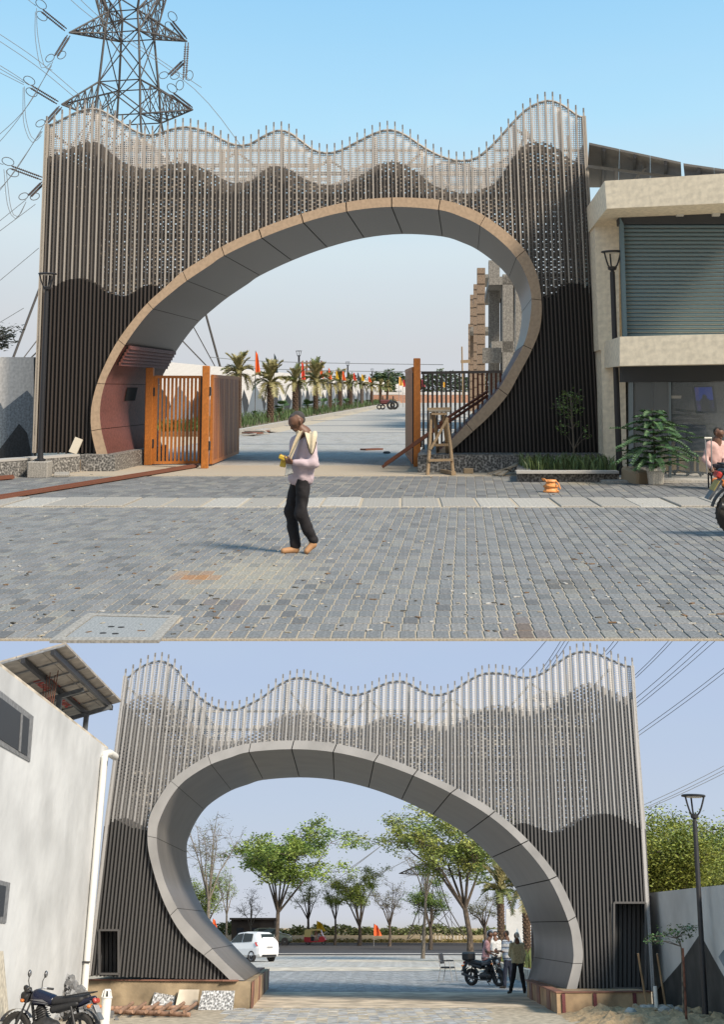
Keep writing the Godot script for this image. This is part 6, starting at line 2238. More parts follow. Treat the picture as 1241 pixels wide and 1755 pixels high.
	person(0, b, {"head": Vector3(0.10, 1.05, 0.02), "face": Vector3(0.7, -0.3, 0.6), "neck": Vector3(0.07, 0.92, -0.02), "shL": Vector3(0.20, 0.84, -0.12), "shR": Vector3(-0.10, 0.84, 0.08), "elL": Vector3(0.26, 0.60, -0.05), "elR": Vector3(-0.20, 0.58, 0.12),
		"wrL": Vector3(0.16, 0.50, 0.18), "wrR": Vector3(-0.13, 0.42, 0.30), "hipL": Vector3(0.14, 0.40, -0.1), "hipR": Vector3(-0.02, 0.40, 0.02), "knL": Vector3(0.36, 0.44, 0.30), "knR": Vector3(0.10, 0.44, 0.42), "anL": Vector3(0.36, 0.06, 0.32), "anR": Vector3(0.10, 0.06, 0.44), "toL": Vector3(0.42, 0.03, 0.45), "toR": Vector3(0.14, 0.03, 0.58),
		"shirt": Color(0.62, 0.40, 0.36), "trousers": Color(0.03, 0.03, 0.04), "cell": 0.016, "hem": 0.0}, "man in a pale pink shirt seated behind the motorcycle at the right edge")
	var st := thing("stool", "low dark stool under the seated man at the right edge", "stool", 0, b)
	var sb := MB.new()
	sb.rbox(b + Vector3(0.06, 0.28, -0.04), Vector3(0.34, 0.04, 0.34), 0.01)
	part(st, "seat", sb, M["black plastic"])
	for q in [[-0.08, -0.18], [0.2, -0.18], [-0.08, 0.1], [0.2, 0.1]]:
		sb = MB.new()
		sb.tube(b + Vector3(q[0], 0, q[1]), b + Vector3(q[0], 0.27, q[1]), 0.016, 0.016, 6)
		part(st, "leg", sb, M["black plastic"])
	var cr := thing("crutch", "steel crutch held upright before the seated man", "crutch", 0, b + Vector3(-0.2, 0, 0.35))
	for k in 2:
		sb = MB.new()
		sb.tube(b + Vector3(-0.22 + 0.09 * k, 0.3, 0.36), b + Vector3(-0.24 + 0.12 * k, 0.98, 0.34), 0.012, 0.012, 6)
		part(cr, "shaft", sb, M["galvanised"])
	sb = MB.new()
	sb.tube(b + Vector3(-0.25, 0.98, 0.34), b + Vector3(-0.11, 0.98, 0.34), 0.022, 0.022, 8)
	part(cr, "arm_pad", sb, M["white plastic"])
func lower_people() -> void:
	# man in a striped shirt, seen from behind and left
	var st := {"head": Vector3(-0.02, 1.55, 0.0), "face": Vector3(-0.7, -0.35, -0.5), "neck": Vector3(0, 1.41, 0), "shL": Vector3(-0.12, 1.32, 0.12), "shR": Vector3(0.12, 1.32, -0.12), "elL": Vector3(-0.17, 1.07, 0.12), "elR": Vector3(0.17, 1.05, -0.15), "wrL": Vector3(-0.34, 1.08, 0.0), "wrR": Vector3(0.0, 1.06, -0.25),
		"hipL": Vector3(-0.05, 0.86, 0.06), "hipR": Vector3(0.06, 0.86, -0.06), "knL": Vector3(-0.10, 0.47, 0.05), "knR": Vector3(0.09, 0.47, -0.06), "anL": Vector3(-0.13, 0.08, 0.10), "anR": Vector3(0.12, 0.08, -0.05), "toL": Vector3(-0.28, 0.035, 0.06), "toR": Vector3(0.05, 0.035, -0.16),
		"shirt": Color(1, 1, 1), "stripes": [Color(0.30, 0.38, 0.50), Color(0.03, 0.05, 0.10), Color(0.55, 0.58, 0.62)], "trousers": Color(0.02, 0.028, 0.055), "sleeve": 0.4, "cell": 0.02, "bulk": 1.08, "ys": 1.06}
	person(1, gnd(1, 872, 1694), st, "man in a blue and white striped shirt standing under the right of the arch")
	var cm := {"head": Vector3(0.0, 1.55, 0.0), "face": Vector3(-0.35, -0.1, -0.9), "neck": Vector3(0.01, 1.41, 0), "shL": Vector3(-0.17, 1.32, 0.02), "shR": Vector3(0.17, 1.32, -0.02), "elL": Vector3(-0.23, 1.05, -0.05), "elR": Vector3(0.23, 1.05, -0.05), "wrL": Vector3(-0.15, 0.98, -0.25), "wrR": Vector3(0.2, 0.85, -0.18),
		"hipL": Vector3(-0.08, 0.86, 0.0), "hipR": Vector3(0.08, 0.86, 0.0), "knL": Vector3(-0.14, 0.47, 0.0), "knR": Vector3(0.14, 0.47, -0.02), "anL": Vector3(-0.25, 0.10, 0.16), "anR": Vector3(0.20, 0.08, -0.02), "toL": Vector3(-0.33, 0.035, 0.10), "toR": Vector3(0.22, 0.035, -0.16),
		"hair_name": "cap", "hair": Color(0.72, 0.70, 0.64), "shirt": Color(0.62, 0.57, 0.36), "trousers": Color(0.012, 0.013, 0.018), "cell": 0.02, "ys": 1.04}
	person(1, gnd(1, 889, 1703), cm, "man in a pale yellow shirt and white cap standing in front of the striped one")
	var ws := cm.duplicate()
	ws.merge({"hair_name": "hair", "hair": Color(0.02, 0.018, 0.016), "shirt": Color(0.66, 0.66, 0.65), "face": Vector3(-0.8, -0.2, 0.4)}, true)
	person(1, gnd(1, 851, 1684), ws, "man in a white shirt half hidden behind the rider in pink")
	# rider astride
	var b := gnd(1, 836, 1690)
	person(1, b, {"head": Vector3(0.14, 1.53, 0.0), "face": Vector3(0.85, -0.25, -0.3), "neck": Vector3(0.08, 1.38, 0), "shL": Vector3(0.03, 1.29, -0.17), "shR": Vector3(0.0, 1.29, 0.17), "elL": Vector3(0.10, 1.05, -0.25), "elR": Vector3(0.02, 1.03, 0.24), "wrL": Vector3(0.34, 1.00, -0.25), "wrR": Vector3(0.26, 0.93, 0.22),
		"hipL": Vector3(-0.05, 0.80, -0.10), "hipR": Vector3(-0.05, 0.80, 0.10), "knL": Vector3(0.22, 0.52, -0.24), "knR": Vector3(0.16, 0.50, 0.24), "anL": Vector3(0.34, 0.09, -0.28), "anR": Vector3(0.16, 0.30, 0.22), "toL": Vector3(0.48, 0.035, -0.26), "toR": Vector3(0.30, 0.27, 0.22),
		"shirt": Color(0.60, 0.33, 0.34), "trousers": Color(0.02, 0.02, 0.025), "sleeve": 0.4, "cell": 0.02, "bulk": 1.1, "ys": 1.06}, "man in a pink shirt sitting astride the dark motorcycle under the arch")

# ---- vehicles: built facing +x, wheels on y = 0 -------------------------
func wheel(t: Node3D, c: Vector3, r: float, wd: float, tyre_m: Material, rim_m: Material, spokes: int, disc := false) -> void:
	var bx := Basis(Vector3.RIGHT, PI / 2)
	var mb := MB.new()
	mb.lathe(c, [[r * 0.70, -wd * 0.42], [r * 0.86, -wd * 0.5], [r * 0.97, -wd * 0.36], [r, 0.0], [r * 0.97, wd * 0.36], [r * 0.86, wd * 0.5], [r * 0.70, wd * 0.42], [r * 0.70, -wd * 0.42]], 28, bx)
	for k in 28:
		var a := TAU * k / 28
		var e := Vector3(cos(a), sin(a), 0)
		mb.box(c + e * r * 0.985, Vector3(0.012, r * 0.05, wd * 0.6), Basis(Vector3.FORWARD, -a))
	var ty := part(t, "tyre", mb, tyre_m)
	mb = MB.new()
	mb.lathe(c, [[r * 0.60, -wd * 0.3], [r * 0.71, -wd * 0.34], [r * 0.71, wd * 0.34], [r * 0.60, wd * 0.3], [r * 0.60, -wd * 0.3]], 28, bx)
	mb.lathe(c, [[0.0, -wd * 0.42], [r * 0.14, -wd * 0.42], [r * 0.14, wd * 0.42], [0.0, wd * 0.42]], 12, bx)
	for k in spokes:
		var a := TAU * k / spokes + 0.2
		var e := Vector3(cos(a), sin(a), 0)
		mb.bar(c + e * r * 0.1, c + e * r * 0.64, r * (0.16 if disc else 0.09), wd * 0.25, Vector3.BACK)
	part(t, "rim", mb, rim_m)
func motorcycle(w: int, base: Vector3, yaw: float, ys: float, label: String, tank: Color, plate: Color, box: bool, lean := 0.06, sc := 1.0) -> Node3D:
	var t := thing("motorcycle", label, "motorcycle", w, base)
	t.transform = TW[w] * Transform3D(Basis(Vector3.UP, yaw) * Basis(Vector3.RIGHT, lean).scaled(Vector3(sc, ys * sc, sc)), base)
	org[t] = Vector3.ZERO
	var dark := M["black plastic"] as Material
	var paint := mat("tank paint %s" % str(tank), tank.r, tank.g, tank.b, 0.25, "")
	var chrome := mat("dull chrome", 0.5, 0.5, 0.5, 0.3, "grain", 1.0, 0.9)
	var eng := mat("engine metal", 0.06, 0.06, 0.062, 0.5, "grain", 2.0, 0.5)
	var rub := mat("rubber", 0.03, 0.028, 0.026, 0.85, "grain", 2.0)
	wheel(t, Vector3(-0.63, 0.30, 0), 0.30, 0.12, rub, eng, 5)
	wheel(t, Vector3(0.66, 0.30, 0), 0.30, 0.10, rub, eng, 5)
	var P := func(called: String, caps: Array, k: float, m: Material, cell := 0.016) -> void: part(t, called, surface_nets(caps, cell, k), m)
	P.call("fuel_tank", [[Vector3(-0.02, 0.80, 0), Vector3(0.30, 0.86, 0), 0.10, 0.125], [Vector3(0.0, 0.78, -0.06), Vector3(0.28, 0.80, -0.07), 0.07, 0.10], [Vector3(0.0, 0.78, 0.06), Vector3(0.28, 0.80, 0.07), 0.07, 0.10]], 0.06, paint)
	for s in [-1, 1]:
		var gb := MB.new()
		gb.tri(Vector3(0.36, 0.80, 0.178 * s), Vector3(-0.02, 0.74, 0.14 * s), Vector3(0.10, 0.80, 0.172 * s), Vector3(0, 0, s))
		gb.tri(Vector3(0.30, 0.76, 0.178 * s), Vector3(-0.04, 0.71, 0.135 * s), Vector3(0.05, 0.745, 0.162 * s), Vector3(0, 0, s))
		part(t, "tank_stripe", gb, M["diffuser grey"])
	P.call("seat", [[Vector3(-0.06, 0.78, 0), Vector3(-0.40, 0.80, 0), 0.085, 0.075], [Vector3(-0.40, 0.80, 0), Vector3(-0.72, 0.86, 0), 0.08, 0.06], [Vector3(-0.1, 0.77, -0.05), Vector3(-0.6, 0.81, -0.05), 0.07, 0.06], [Vector3(-0.1, 0.77, 0.05), Vector3(-0.6, 0.81, 0.05), 0.07, 0.06]], 0.05, mat("seat vinyl", 0.018, 0.018, 0.02, 0.6, "grain", 2.0))
	P.call("side_panel", [[Vector3(-0.10, 0.64, -0.08), Vector3(-0.55, 0.74, -0.08), 0.07, 0.05], [Vector3(-0.10, 0.64, 0.08), Vector3(-0.55, 0.74, 0.08), 0.07, 0.05]], 0.03, dark)
	P.call("tail_cowl", [[Vector3(-0.55, 0.76, 0), Vector3(-0.86, 0.84, 0), 0.085, 0.045]], 0.03, paint)
	P.call("engine", [[Vector3(0.05, 0.36, 0), Vector3(0.22, 0.34, 0), 0.15, 0.13], [Vector3(0.10, 0.42, 0), Vector3(0.20, 0.64, 0), 0.11, 0.09], [Vector3(-0.1, 0.34, 0), Vector3(0.0, 0.36, 0), 0.13, 0.13]], 0.04, eng)
	var mb := MB.new()
	for k in 5: mb.box(Vector3(0.14 + 0.02 * k, 0.50 + 0.035 * k, 0), Vector3(0.2, 0.012, 0.24), Basis(Vector3.BACK, -0.4))
	part(t, "cooling_fins", mb, eng)
	mb = MB.new()
	mb.path([Vector3(0.42, 0.84, 0), Vector3(0.34, 0.55, 0), Vector3(0.26, 0.28, 0), Vector3(-0.12, 0.24, 0), Vector3(-0.16, 0.42, 0)], 0.028, 7)
	mb.path([Vector3(0.40, 0.80, 0), Vector3(0.0, 0.70, 0), Vector3(-0.3, 0.70, 0), Vector3(-0.75, 0.78, 0)], 0.025, 7)
	for s in [-0.09, 0.09]:
		mb.path([Vector3(-0.14, 0.38, s), Vector3(-0.63, 0.30, s)], 0.022, 6)
		mb.path([Vector3(-0.60, 0.33, s * 1.2), Vector3(-0.46, 0.70, s * 1.2)], 0.026, 7)
	part(t, "frame", mb, dark)
	for s in [-0.085, 0.085]:
		mb = MB.new()
		mb.tube(Vector3(0.66, 0.30, s), Vector3(0.53, 0.60, s), 0.028, 0.028, 8)
		mb.tube(Vector3(0.53, 0.60, s), Vector3(0.42, 0.90, s), 0.019, 0.019, 8)
		part(t, "fork", mb, chrome if s > 0 else eng)
	for q in [[0.66, 0.345, 0.35, 2.2, "front_mudguard"], [-0.63, 0.36, 0.4, 2.5, "rear_mudguard"]]:
		mb = MB.new()
		for k in 9:
			var a0: float = q[2] + k / 9.0 * q[3]
			var a1: float = q[2] + (k + 1) / 9.0 * q[3]
			var r: float = q[1]
			mb.quad(Vector3(q[0] + cos(a0) * r, 0.30 + sin(a0) * r, -0.065), Vector3(q[0] + cos(a1) * r, 0.30 + sin(a1) * r, -0.065), Vector3(q[0] + cos(a1) * r, 0.30 + sin(a1) * r, 0.065), Vector3(q[0] + cos(a0) * r, 0.30 + sin(a0) * r, 0.065))
		part(t, q[4], mb, paint if q[4][0] == "f" else dark)
	mb = MB.new()
	mb.hexa([Vector3(-0.80, 0.80, -0.07), Vector3(-0.80, 0.80, 0.07), Vector3(-1.02, 0.48, 0.075), Vector3(-1.02, 0.48, -0.075), Vector3(-0.84, 0.80, -0.07), Vector3(-0.84, 0.80, 0.07), Vector3(-1.06, 0.49, 0.075), Vector3(-1.06, 0.49, -0.075)])
	part(t, "mud_flap", mb, mat("grey plastic", 0.10, 0.11, 0.12, 0.5, ""))
	mb = MB.new()
	mb.rbox(Vector3(-0.945, 0.665, 0), Vector3(0.012, 0.15, 0.20), 0.004, Basis(Vector3.BACK, -0.55))
	var pl := part(t, "number_plate", mb, mat("plate %s" % str(plate), plate.r, plate.g, plate.b, 0.5, "speckle", 9.0))
	mb = MB.new()
	mb.rbox(Vector3(-0.90, 0.80, 0), Vector3(0.07, 0.09, 0.18), 0.02, Basis(Vector3.BACK, -0.5))
	part(t, "tail_lamp", mb, mat("red lens", 0.35, 0.03, 0.02, 0.2, ""))
	for s in [-0.2, 0.2]:
		mb = MB.new()
		mb.tube(Vector3(-0.86, 0.74, s * 0.3), Vector3(-0.86, 0.70, s), 0.012, 0.012, 6)
		mb.ball(Vector3(-0.87, 0.70, s), Vector3(0.045, 0.035, 0.04), 8, 6)
		part(t, "indicator", mb, mat("amber lens", 0.55, 0.16, 0.03, 0.25, ""))
		mb = MB.new()
		mb.ball(Vector3(0.50, 0.78, s * 0.9), Vector3(0.04, 0.035, 0.04), 8, 6)
		part(t, "indicator", mb, M["amber lens"])
		# bars, grips, mirrors
		mb = MB.new()
		mb.path([Vector3(0.42, 0.93, 0), Vector3(0.40, 0.98, s), Vector3(0.34, 1.0, s * 1.3), Vector3(0.26, 0.99, s * 1.8)], 0.013, 7)
		part(t, "handlebar", mb, chrome)
		mb = MB.new()
		mb.tube(Vector3(0.30, 0.995, s * 1.5), Vector3(0.22, 0.985, s * 2.0), 0.02, 0.02, 8)
		part(t, "grip", mb, dark)
		mb = MB.new()
		mb.path([Vector3(0.36, 1.0, s * 1.1), Vector3(0.38, 1.12, s * 1.25), Vector3(0.36, 1.2, s * 1.4)], 0.008, 6)
		mb.ball(Vector3(0.355, 1.24, s * 1.45), Vector3(0.022, 0.065, 0.05), 12, 8)
		var mi := part(t, "mirror", mb, dark)
		mb = MB.new()
		mb.ball(Vector3(0.338, 1.24, s * 1.45), Vector3(0.010, 0.055, 0.04), 12, 8)
		part(mi, "glass", mb, chrome)
	P.call("headlamp", [[Vector3(0.52, 0.84, 0), Vector3(0.56, 0.86, 0), 0.10, 0.085]], 0.03, dark)
	mb = MB.new()
	mb.ball(Vector3(0.615, 0.845, 0), Vector3(0.035, 0.075, 0.075), 12, 8)
	part(t, "lens", mb, mat("lamp glass", 0.5, 0.52, 0.55, 0.1, ""))
	P.call("instrument_cowl", [[Vector3(0.50, 0.94, 0), Vector3(0.56, 1.0, 0), 0.07, 0.05]], 0.03, dark)
	mb = MB.new()
	mb.path([Vector3(0.24, 0.36, 0.12), Vector3(0.20, 0.22, 0.14), Vector3(-0.1, 0.22, 0.15), Vector3(-0.4, 0.28, 0.16)], 0.024, 7)
	mb.path([Vector3(-0.35, 0.275, 0.16), Vector3(-0.45, 0.30, 0.165), Vector3(-0.92, 0.42, 0.17)], [0.03, 0.055, 0.05], 9)
	part(t, "exhaust", mb, eng)
	mb = MB.new()
	mb.path([Vector3(-0.3, 0.86, -0.12), Vector3(-0.75, 0.93, -0.12), Vector3(-0.9, 0.95, 0), Vector3(-0.75, 0.93, 0.12), Vector3(-0.3, 0.86, 0.12)], 0.012, 6)
	part(t, "grab_rail", mb, dark)
	mb = MB.new()
	mb.path([Vector3(-0.05, 0.26, -0.1), Vector3(-0.02, 0.02, -0.28)], 0.014, 6)
	mb.path([Vector3(0.0, 0.27, -0.25), Vector3(0.0, 0.27, 0.25)], 0.016, 6)
	part(t, "stand", mb, dark)
	if box:
		mb = MB.new()
		mb.rbox(Vector3(-0.72, 1.02, 0), Vector3(0.40, 0.30, 0.40), 0.06)
		part(t, "top_box", mb, dark)
	return t
# a car body lofted over cross-sections: stations [x, half width low, half width high, y low, y belt, y roof, roof half width]
func car(called: String, w: int, base: Vector3, yaw: float, sc: Vector3, label: String, c: Color, st: Array, wx: Array, wr: float, glass: Array, lamps: Color) -> Node3D:
	var t := thing(called, label, "car", w, base)
	t.transform = TW[w] * Transform3D(Basis(Vector3.UP, yaw).scaled_local(sc), base)
	org[t] = Vector3.ZERO
	var paint := mat("car paint %s" % str(c), c.r, c.g, c.b, 0.25, "")
	paint.clearcoat_enabled = true
	paint.clearcoat = 0.7
	var ring := func(s: Array) -> Array:   # outline of one section, from the floor round to the floor
		var r := []
		for z in [-1.0, 1.0]:
			var half := [Vector3(s[0], s[3], s[1] * 0.88), Vector3(s[0], s[3] + 0.12, s[1]), Vector3(s[0], lerpf(s[3], s[4], 0.6), s[1] * 1.01), Vector3(s[0], s[4], s[2]), Vector3(s[0], lerpf(s[4], s[5], 0.55), lerpf(s[2], s[6], 0.5)), Vector3(s[0], s[5] - 0.03, s[6]), Vector3(s[0], s[5], s[6] * 0.75)]
			if z < 0:
				for q in half: r.append(Vector3(q.x, q.y, -q.z))
			else:
				half.reverse()
				for q in half: r.append(q)
		return r
	var mb := MB.new()
	for i in st.size() - 1:
		var a: Array = ring.call(st[i])
		var b: Array = ring.call(st[i + 1])
		for k in a.size():
			var k2 := (k + 1) % a.size()
			var mid: Vector3 = (a[k] + b[k2]) / 2
			mb.quad(a[k], b[k], b[k2], a[k2], Vector3(0, mid.y - 0.7, mid.z))
	for e in [0, st.size() - 1]:
		var a: Array = ring.call(st[e])
		var ce := Vector3(st[e][0], (st[e][3] + st[e][5]) / 2, 0)
		for k in a.size(): mb.tri(ce, a[k], a[(k + 1) % a.size()], Vector3(-1 if e == 0 else 1, 0, 0))
	part(t, "body", mb, paint)
	for x in wx:
		for z in [-1.0, 1.0]:
			mb = MB.new()
			mb.lathe(Vector3(x, wr, z * (st[2][1] - 0.02)), [[0.0, -0.02], [wr * 1.18, -0.02], [wr * 1.18, 0.03], [0.0, 0.03]], 20, Basis(Vector3.RIGHT, PI / 2))
			part(t, "wheel_arch", mb, M["black plastic"])
			wheel(t, Vector3(x, wr, z * (st[2][1] - 0.06)), wr, 0.2, mat("rubber", 0.03, 0.028, 0.026, 0.85, "grain", 2.0), M["galvanised"], 5, true)
	var gm := mat("car glass", 0.02, 0.028, 0.03, 0.08, "")
	for g in glass:   # four corners, pushed out a little
		mb = MB.new()
		var n: Vector3 = (g[1] - g[0]).cross(g[2] - g[0]).normalized()
		var out: Vector3 = n if n.dot((g[0] + g[2]) / 2 - Vector3(0, 0.8, 0)) > 0 else -n
		var p := []
		for k in 4: p.append(g[k] + out * 0.012)
		for k in 4: p.append(g[k] - out * 0.01)
		mb.hexa(p)
		part(t, "window", mb, gm)
	return t
func lower_vehicles() -> void:
	mat("diffuser grey", 0.22, 0.22, 0.23, 0.4, "")
	mat("rubber", 0.03, 0.028, 0.026, 0.85, "grain", 2.0)
	# bikes
	motorcycle(0, gnd(0, 1346, 918), 0.10, 1.0, "dark motorcycle with a yellow plate cut off by the right edge of the forecourt", Color(0.02, 0.02, 0.025), Color(0.55, 0.42, 0.10), false)
	motorcycle(1, gnd(1, 78, 1796), PI - 0.30, 0.94, "black and blue motorcycle parked in the lower left corner by the white wall", Color(0.005, 0.007, 0.022), Color(0.5, 0.5, 0.5), false, 0.05, 0.98)
	motorcycle(1, gnd(1, 832, 1690), -0.75, 0.92, "dark motorcycle with a top box under the right of the arch", Color(0.02, 0.025, 0.035), Color(0.5, 0.5, 0.5), true, 0.04)
	# white hatchback seen from behind
	var st := [[-1.90, 0.70, 0.62, 0.38, 0.85, 0.90, 0.55], [-1.84, 0.80, 0.74, 0.28, 0.95, 1.02, 0.66], [-1.62, 0.84, 0.78, 0.24, 0.97, 1.36, 0.56], [-1.30, 0.85, 0.80, 0.22, 0.96, 1.47, 0.58], [-0.4, 0.85, 0.80, 0.22, 0.93, 1.50, 0.60], [0.3, 0.85, 0.80, 0.22, 0.92, 1.44, 0.57], [0.85, 0.85, 0.79, 0.22, 0.92, 1.02, 0.66], [1.5, 0.82, 0.70, 0.24, 0.84, 0.88, 0.6], [1.85, 0.72, 0.55, 0.32, 0.70, 0.73, 0.5]]
	var hs := hgt(1, gnd(1, 440, 1650), 1597) / 1.5
	var b := gnd(1, 424, 1648)
	var gl := []
	for z in [-1.0, 1.0]:
		gl.append([Vector3(-0.25, 0.97, 0.80 * z), Vector3(0.72, 0.96, 0.79 * z), Vector3(0.28, 1.36, 0.64 * z), Vector3(-0.25, 1.42, 0.66 * z)])
		gl.append([Vector3(-1.15, 1.02, 0.80 * z), Vector3(-0.33, 0.97, 0.80 * z), Vector3(-0.33, 1.42, 0.66 * z), Vector3(-1.1, 1.40, 0.66 * z)])
	gl.append([Vector3(-1.80, 1.03, -0.62), Vector3(-1.80, 1.03, 0.62), Vector3(-1.61, 1.38, 0.50), Vector3(-1.61, 1.38, -0.50)])
	gl.append([Vector3(0.88, 1.02, -0.62), Vector3(0.88, 1.02, 0.62), Vector3(0.36, 1.42, 0.5), Vector3(0.36, 1.42, -0.5)])
	var t := car("hatchback", 1, b, PI - 0.72, Vector3(1, hs, 1), "white hatchback parked facing away beside the left foot of the arch", Color(0.75, 0.75, 0.74), st, [-1.2, 1.2], 0.29, gl, Color())
	for z in [-1.0, 1.0]:
		var mb := MB.new()
		mb.hexa([Vector3(-1.86, 0.78, 0.62 * z), Vector3(-1.82, 0.98, 0.66 * z), Vector3(-1.45, 0.98, 0.83 * z), Vector3(-1.62, 0.80, 0.86 * z), Vector3(-1.89, 0.78, 0.64 * z), Vector3(-1.86, 0.98, 0.68 * z), Vector3(-1.45, 0.97, 0.85 * z), Vector3(-1.64, 0.80, 0.89 * z)])
		part(t, "tail_lamp", mb, M["red lens"])
	var mb := MB.new()
	mb.rbox(Vector3(-1.89, 0.72, 0), Vector3(0.03, 0.12, 0.5), 0.01)
	part(t, "number_plate", mb, M["diffuser grey"])
	mb = MB.new()
	mb.rbox(Vector3(-1.88, 0.32, 0), Vector3(0.05, 0.12, 1.2), 0.02)
	part(t, "bumper_insert", mb, M["black plastic"])
	# green car on the road, side on
	var st2 := []
	for s in st: st2.append([s[0] * 1.12, s[1], s[2], s[3] + 0.06, s[4] + 0.08, s[5] + 0.10, s[6]])
	var gl2 := []
	for z in [-1.0, 1.0]:
		gl2.append([Vector3(-0.3, 1.05, 0.80 * z), Vector3(0.80, 1.04, 0.79 * z), Vector3(0.32, 1.46, 0.64 * z), Vector3(-0.3, 1.52, 0.66 * z)])
		gl2.append([Vector3(-1.5, 1.08, 0.80 * z), Vector3(-0.38, 1.05, 0.80 * z), Vector3(-0.38, 1.52, 0.66 * z), Vector3(-1.4, 1.46, 0.66 * z)])
	hs = hgt(1, gnd(1, 470, 1620), 1590) / 1.6
	t = car("parked_car", 1, gnd(1, 466, 1620), 0.0, Vector3(1.1, hs, 1), "grey-green car on the road behind the forked tree", Color(0.06, 0.085, 0.07), st2, [-1.35, 1.35], 0.33, gl2, Color())
	for z in [-1.0, 1.0]:
		mb = MB.new()
		mb.rbox(Vector3(1.9, 0.78, 0.55 * z), Vector3(0.2, 0.1, 0.25), 0.03)
		part(t, "headlight", mb, M["lamp glass"])
	t = car("parked_car", 1, gnd(1, 850, 1629), PI / 2 + 0.15, Vector3(1, 1.05, 1), "silver car on the road half hidden behind the palm trunk", Color(0.5, 0.52, 0.54), st2, [-1.35, 1.35], 0.33, gl2 + [[Vector3(-2.02, 1.10, -0.62), Vector3(-2.02, 1.10, 0.62), Vector3(-1.82, 1.46, 0.50), Vector3(-1.82, 1.46, -0.50)]], Color())
	for z in [-1.0, 1.0]:
		mb = MB.new()
		mb.rbox(Vector3(-2.02, 0.95, 0.66 * z), Vector3(0.12, 0.18, 0.2), 0.03)
		part(t, "tail_lamp", mb, M["red lens"])
	rickshaw()
func rickshaw() -> void:
	var b := gnd(1, 541, 1619)
	var t := thing("auto_rickshaw", "red three-wheeled auto rickshaw with a cream yellow hood on the road", "auto rickshaw", 1, b)
	var hs := hgt(1, b, 1592) / 1.72
	t.transform = TW[1] * Transform3D(Basis(Vector3.UP, -0.08).scaled_local(Vector3(1.0, hs, 1.0)), b)
	org[t] = Vector3.ZERO
	var red := mat("rickshaw red", 0.55, 0.03, 0.035, 0.4, "")
	var yel := mat("hood yellow", 0.85, 0.68, 0.25, 0.7, "")
	var mb := MB.new()
	mb.prism(pv([-1.3, 0.35, -1.32, 0.85, -0.55, 0.80, -0.5, 0.40, 0.35, 0.38, 0.5, 0.85, 0.85, 0.95, 1.1, 0.75, 1.2, 0.5, 1.0, 0.32, -1.0, 0.25]), Vector3(0, 0, -0.6), Vector3.RIGHT, Vector3.UP, Vector3(0, 0, 1.2))
	part(t, "body", mb, red)
	mb = MB.new()
	mb.prism(pv([-1.3, 0.85, -1.28, 1.5, -1.1, 1.68, 0.3, 1.72, 0.62, 1.64, 0.6, 1.52, 0.1, 1.55, -0.45, 1.50, -0.55, 0.82]), Vector3(0, 0, -0.6), Vector3.RIGHT, Vector3.UP, Vector3(0, 0, 1.2))
	part(t, "hood", mb, yel)
	for z in [-0.58, 0.58]:
		mb = MB.new()
		mb.bar(Vector3(0.6, 1.6, z), Vector3(0.88, 0.9, z), 0.05, 0.05)
		mb.bar(Vector3(0.02, 1.55, z), Vector3(0.05, 0.4, z), 0.05, 0.05)
		part(t, "pillar", mb, red)
	mb = MB.new()
	mb.hexa([Vector3(0.60, 1.58, -0.55), Vector3(0.60, 1.58, 0.55), Vector3(0.86, 0.95, 0.55), Vector3(0.86, 0.95, -0.55), Vector3(0.62, 1.58, -0.55), Vector3(0.62, 1.58, 0.55), Vector3(0.88, 0.95, 0.55), Vector3(0.88, 0.95, -0.55)])
	part(t, "windscreen", mb, M["glass"])
	mb = MB.new()
	mb.rbox(Vector3(-0.4, 0.62, 0), Vector3(0.5, 0.5, 1.0), 0.05)
	part(t, "bench_seat", mb, M["black plastic"])
	for q in [[-0.85, 0.5], [-0.85, -0.5], [0.95, 0.0]]: wheel(t, Vector3(q[0], 0.24, q[1]), 0.24, 0.12, M["rubber"], M["galvanised"], 4, true)
	mb = MB.new()
	mb.ball(Vector3(1.12, 0.85, 0), Vector3(0.07, 0.09, 0.09), 8, 6)
	part(t, "headlight", mb, M["lamp glass"])
	var bb := b + Vector3(0.35, 0.1, 0.1)
	for q in [[0.0, "driver in white at the front of the auto rickshaw"], [-0.95, "passenger in white on the rear bench of the auto rickshaw"]]:
		var o := bb + Vector3(q[0], 0.12, 0.15)
		person(1, o, {"head": Vector3(0.02, 1.12, 0), "face": Vector3(1, 0, 0), "neck": Vector3(0, 0.99, 0), "shL": Vector3(0, 0.90, -0.16), "shR": Vector3(0, 0.90, 0.16), "elL": Vector3(0.12, 0.70, -0.2), "elR": Vector3(0.12, 0.70, 0.2), "wrL": Vector3(0.32, 0.75, -0.18), "wrR": Vector3(0.32, 0.75, 0.18),
			"hipL": Vector3(0, 0.5, -0.09), "hipR": Vector3(0, 0.5, 0.09), "knL": Vector3(0.4, 0.5, -0.12), "knR": Vector3(0.4, 0.5, 0.12), "anL": Vector3(0.42, 0.12, -0.12), "anR": Vector3(0.42, 0.12, 0.12), "toL": Vector3(0.54, 0.1, -0.12), "toR": Vector3(0.54, 0.1, 0.12), "shirt": Color(0.62, 0.62, 0.62), "trousers": Color(0.5, 0.5, 0.5), "cell": 0.03, "hem": 0.0}, q[1])

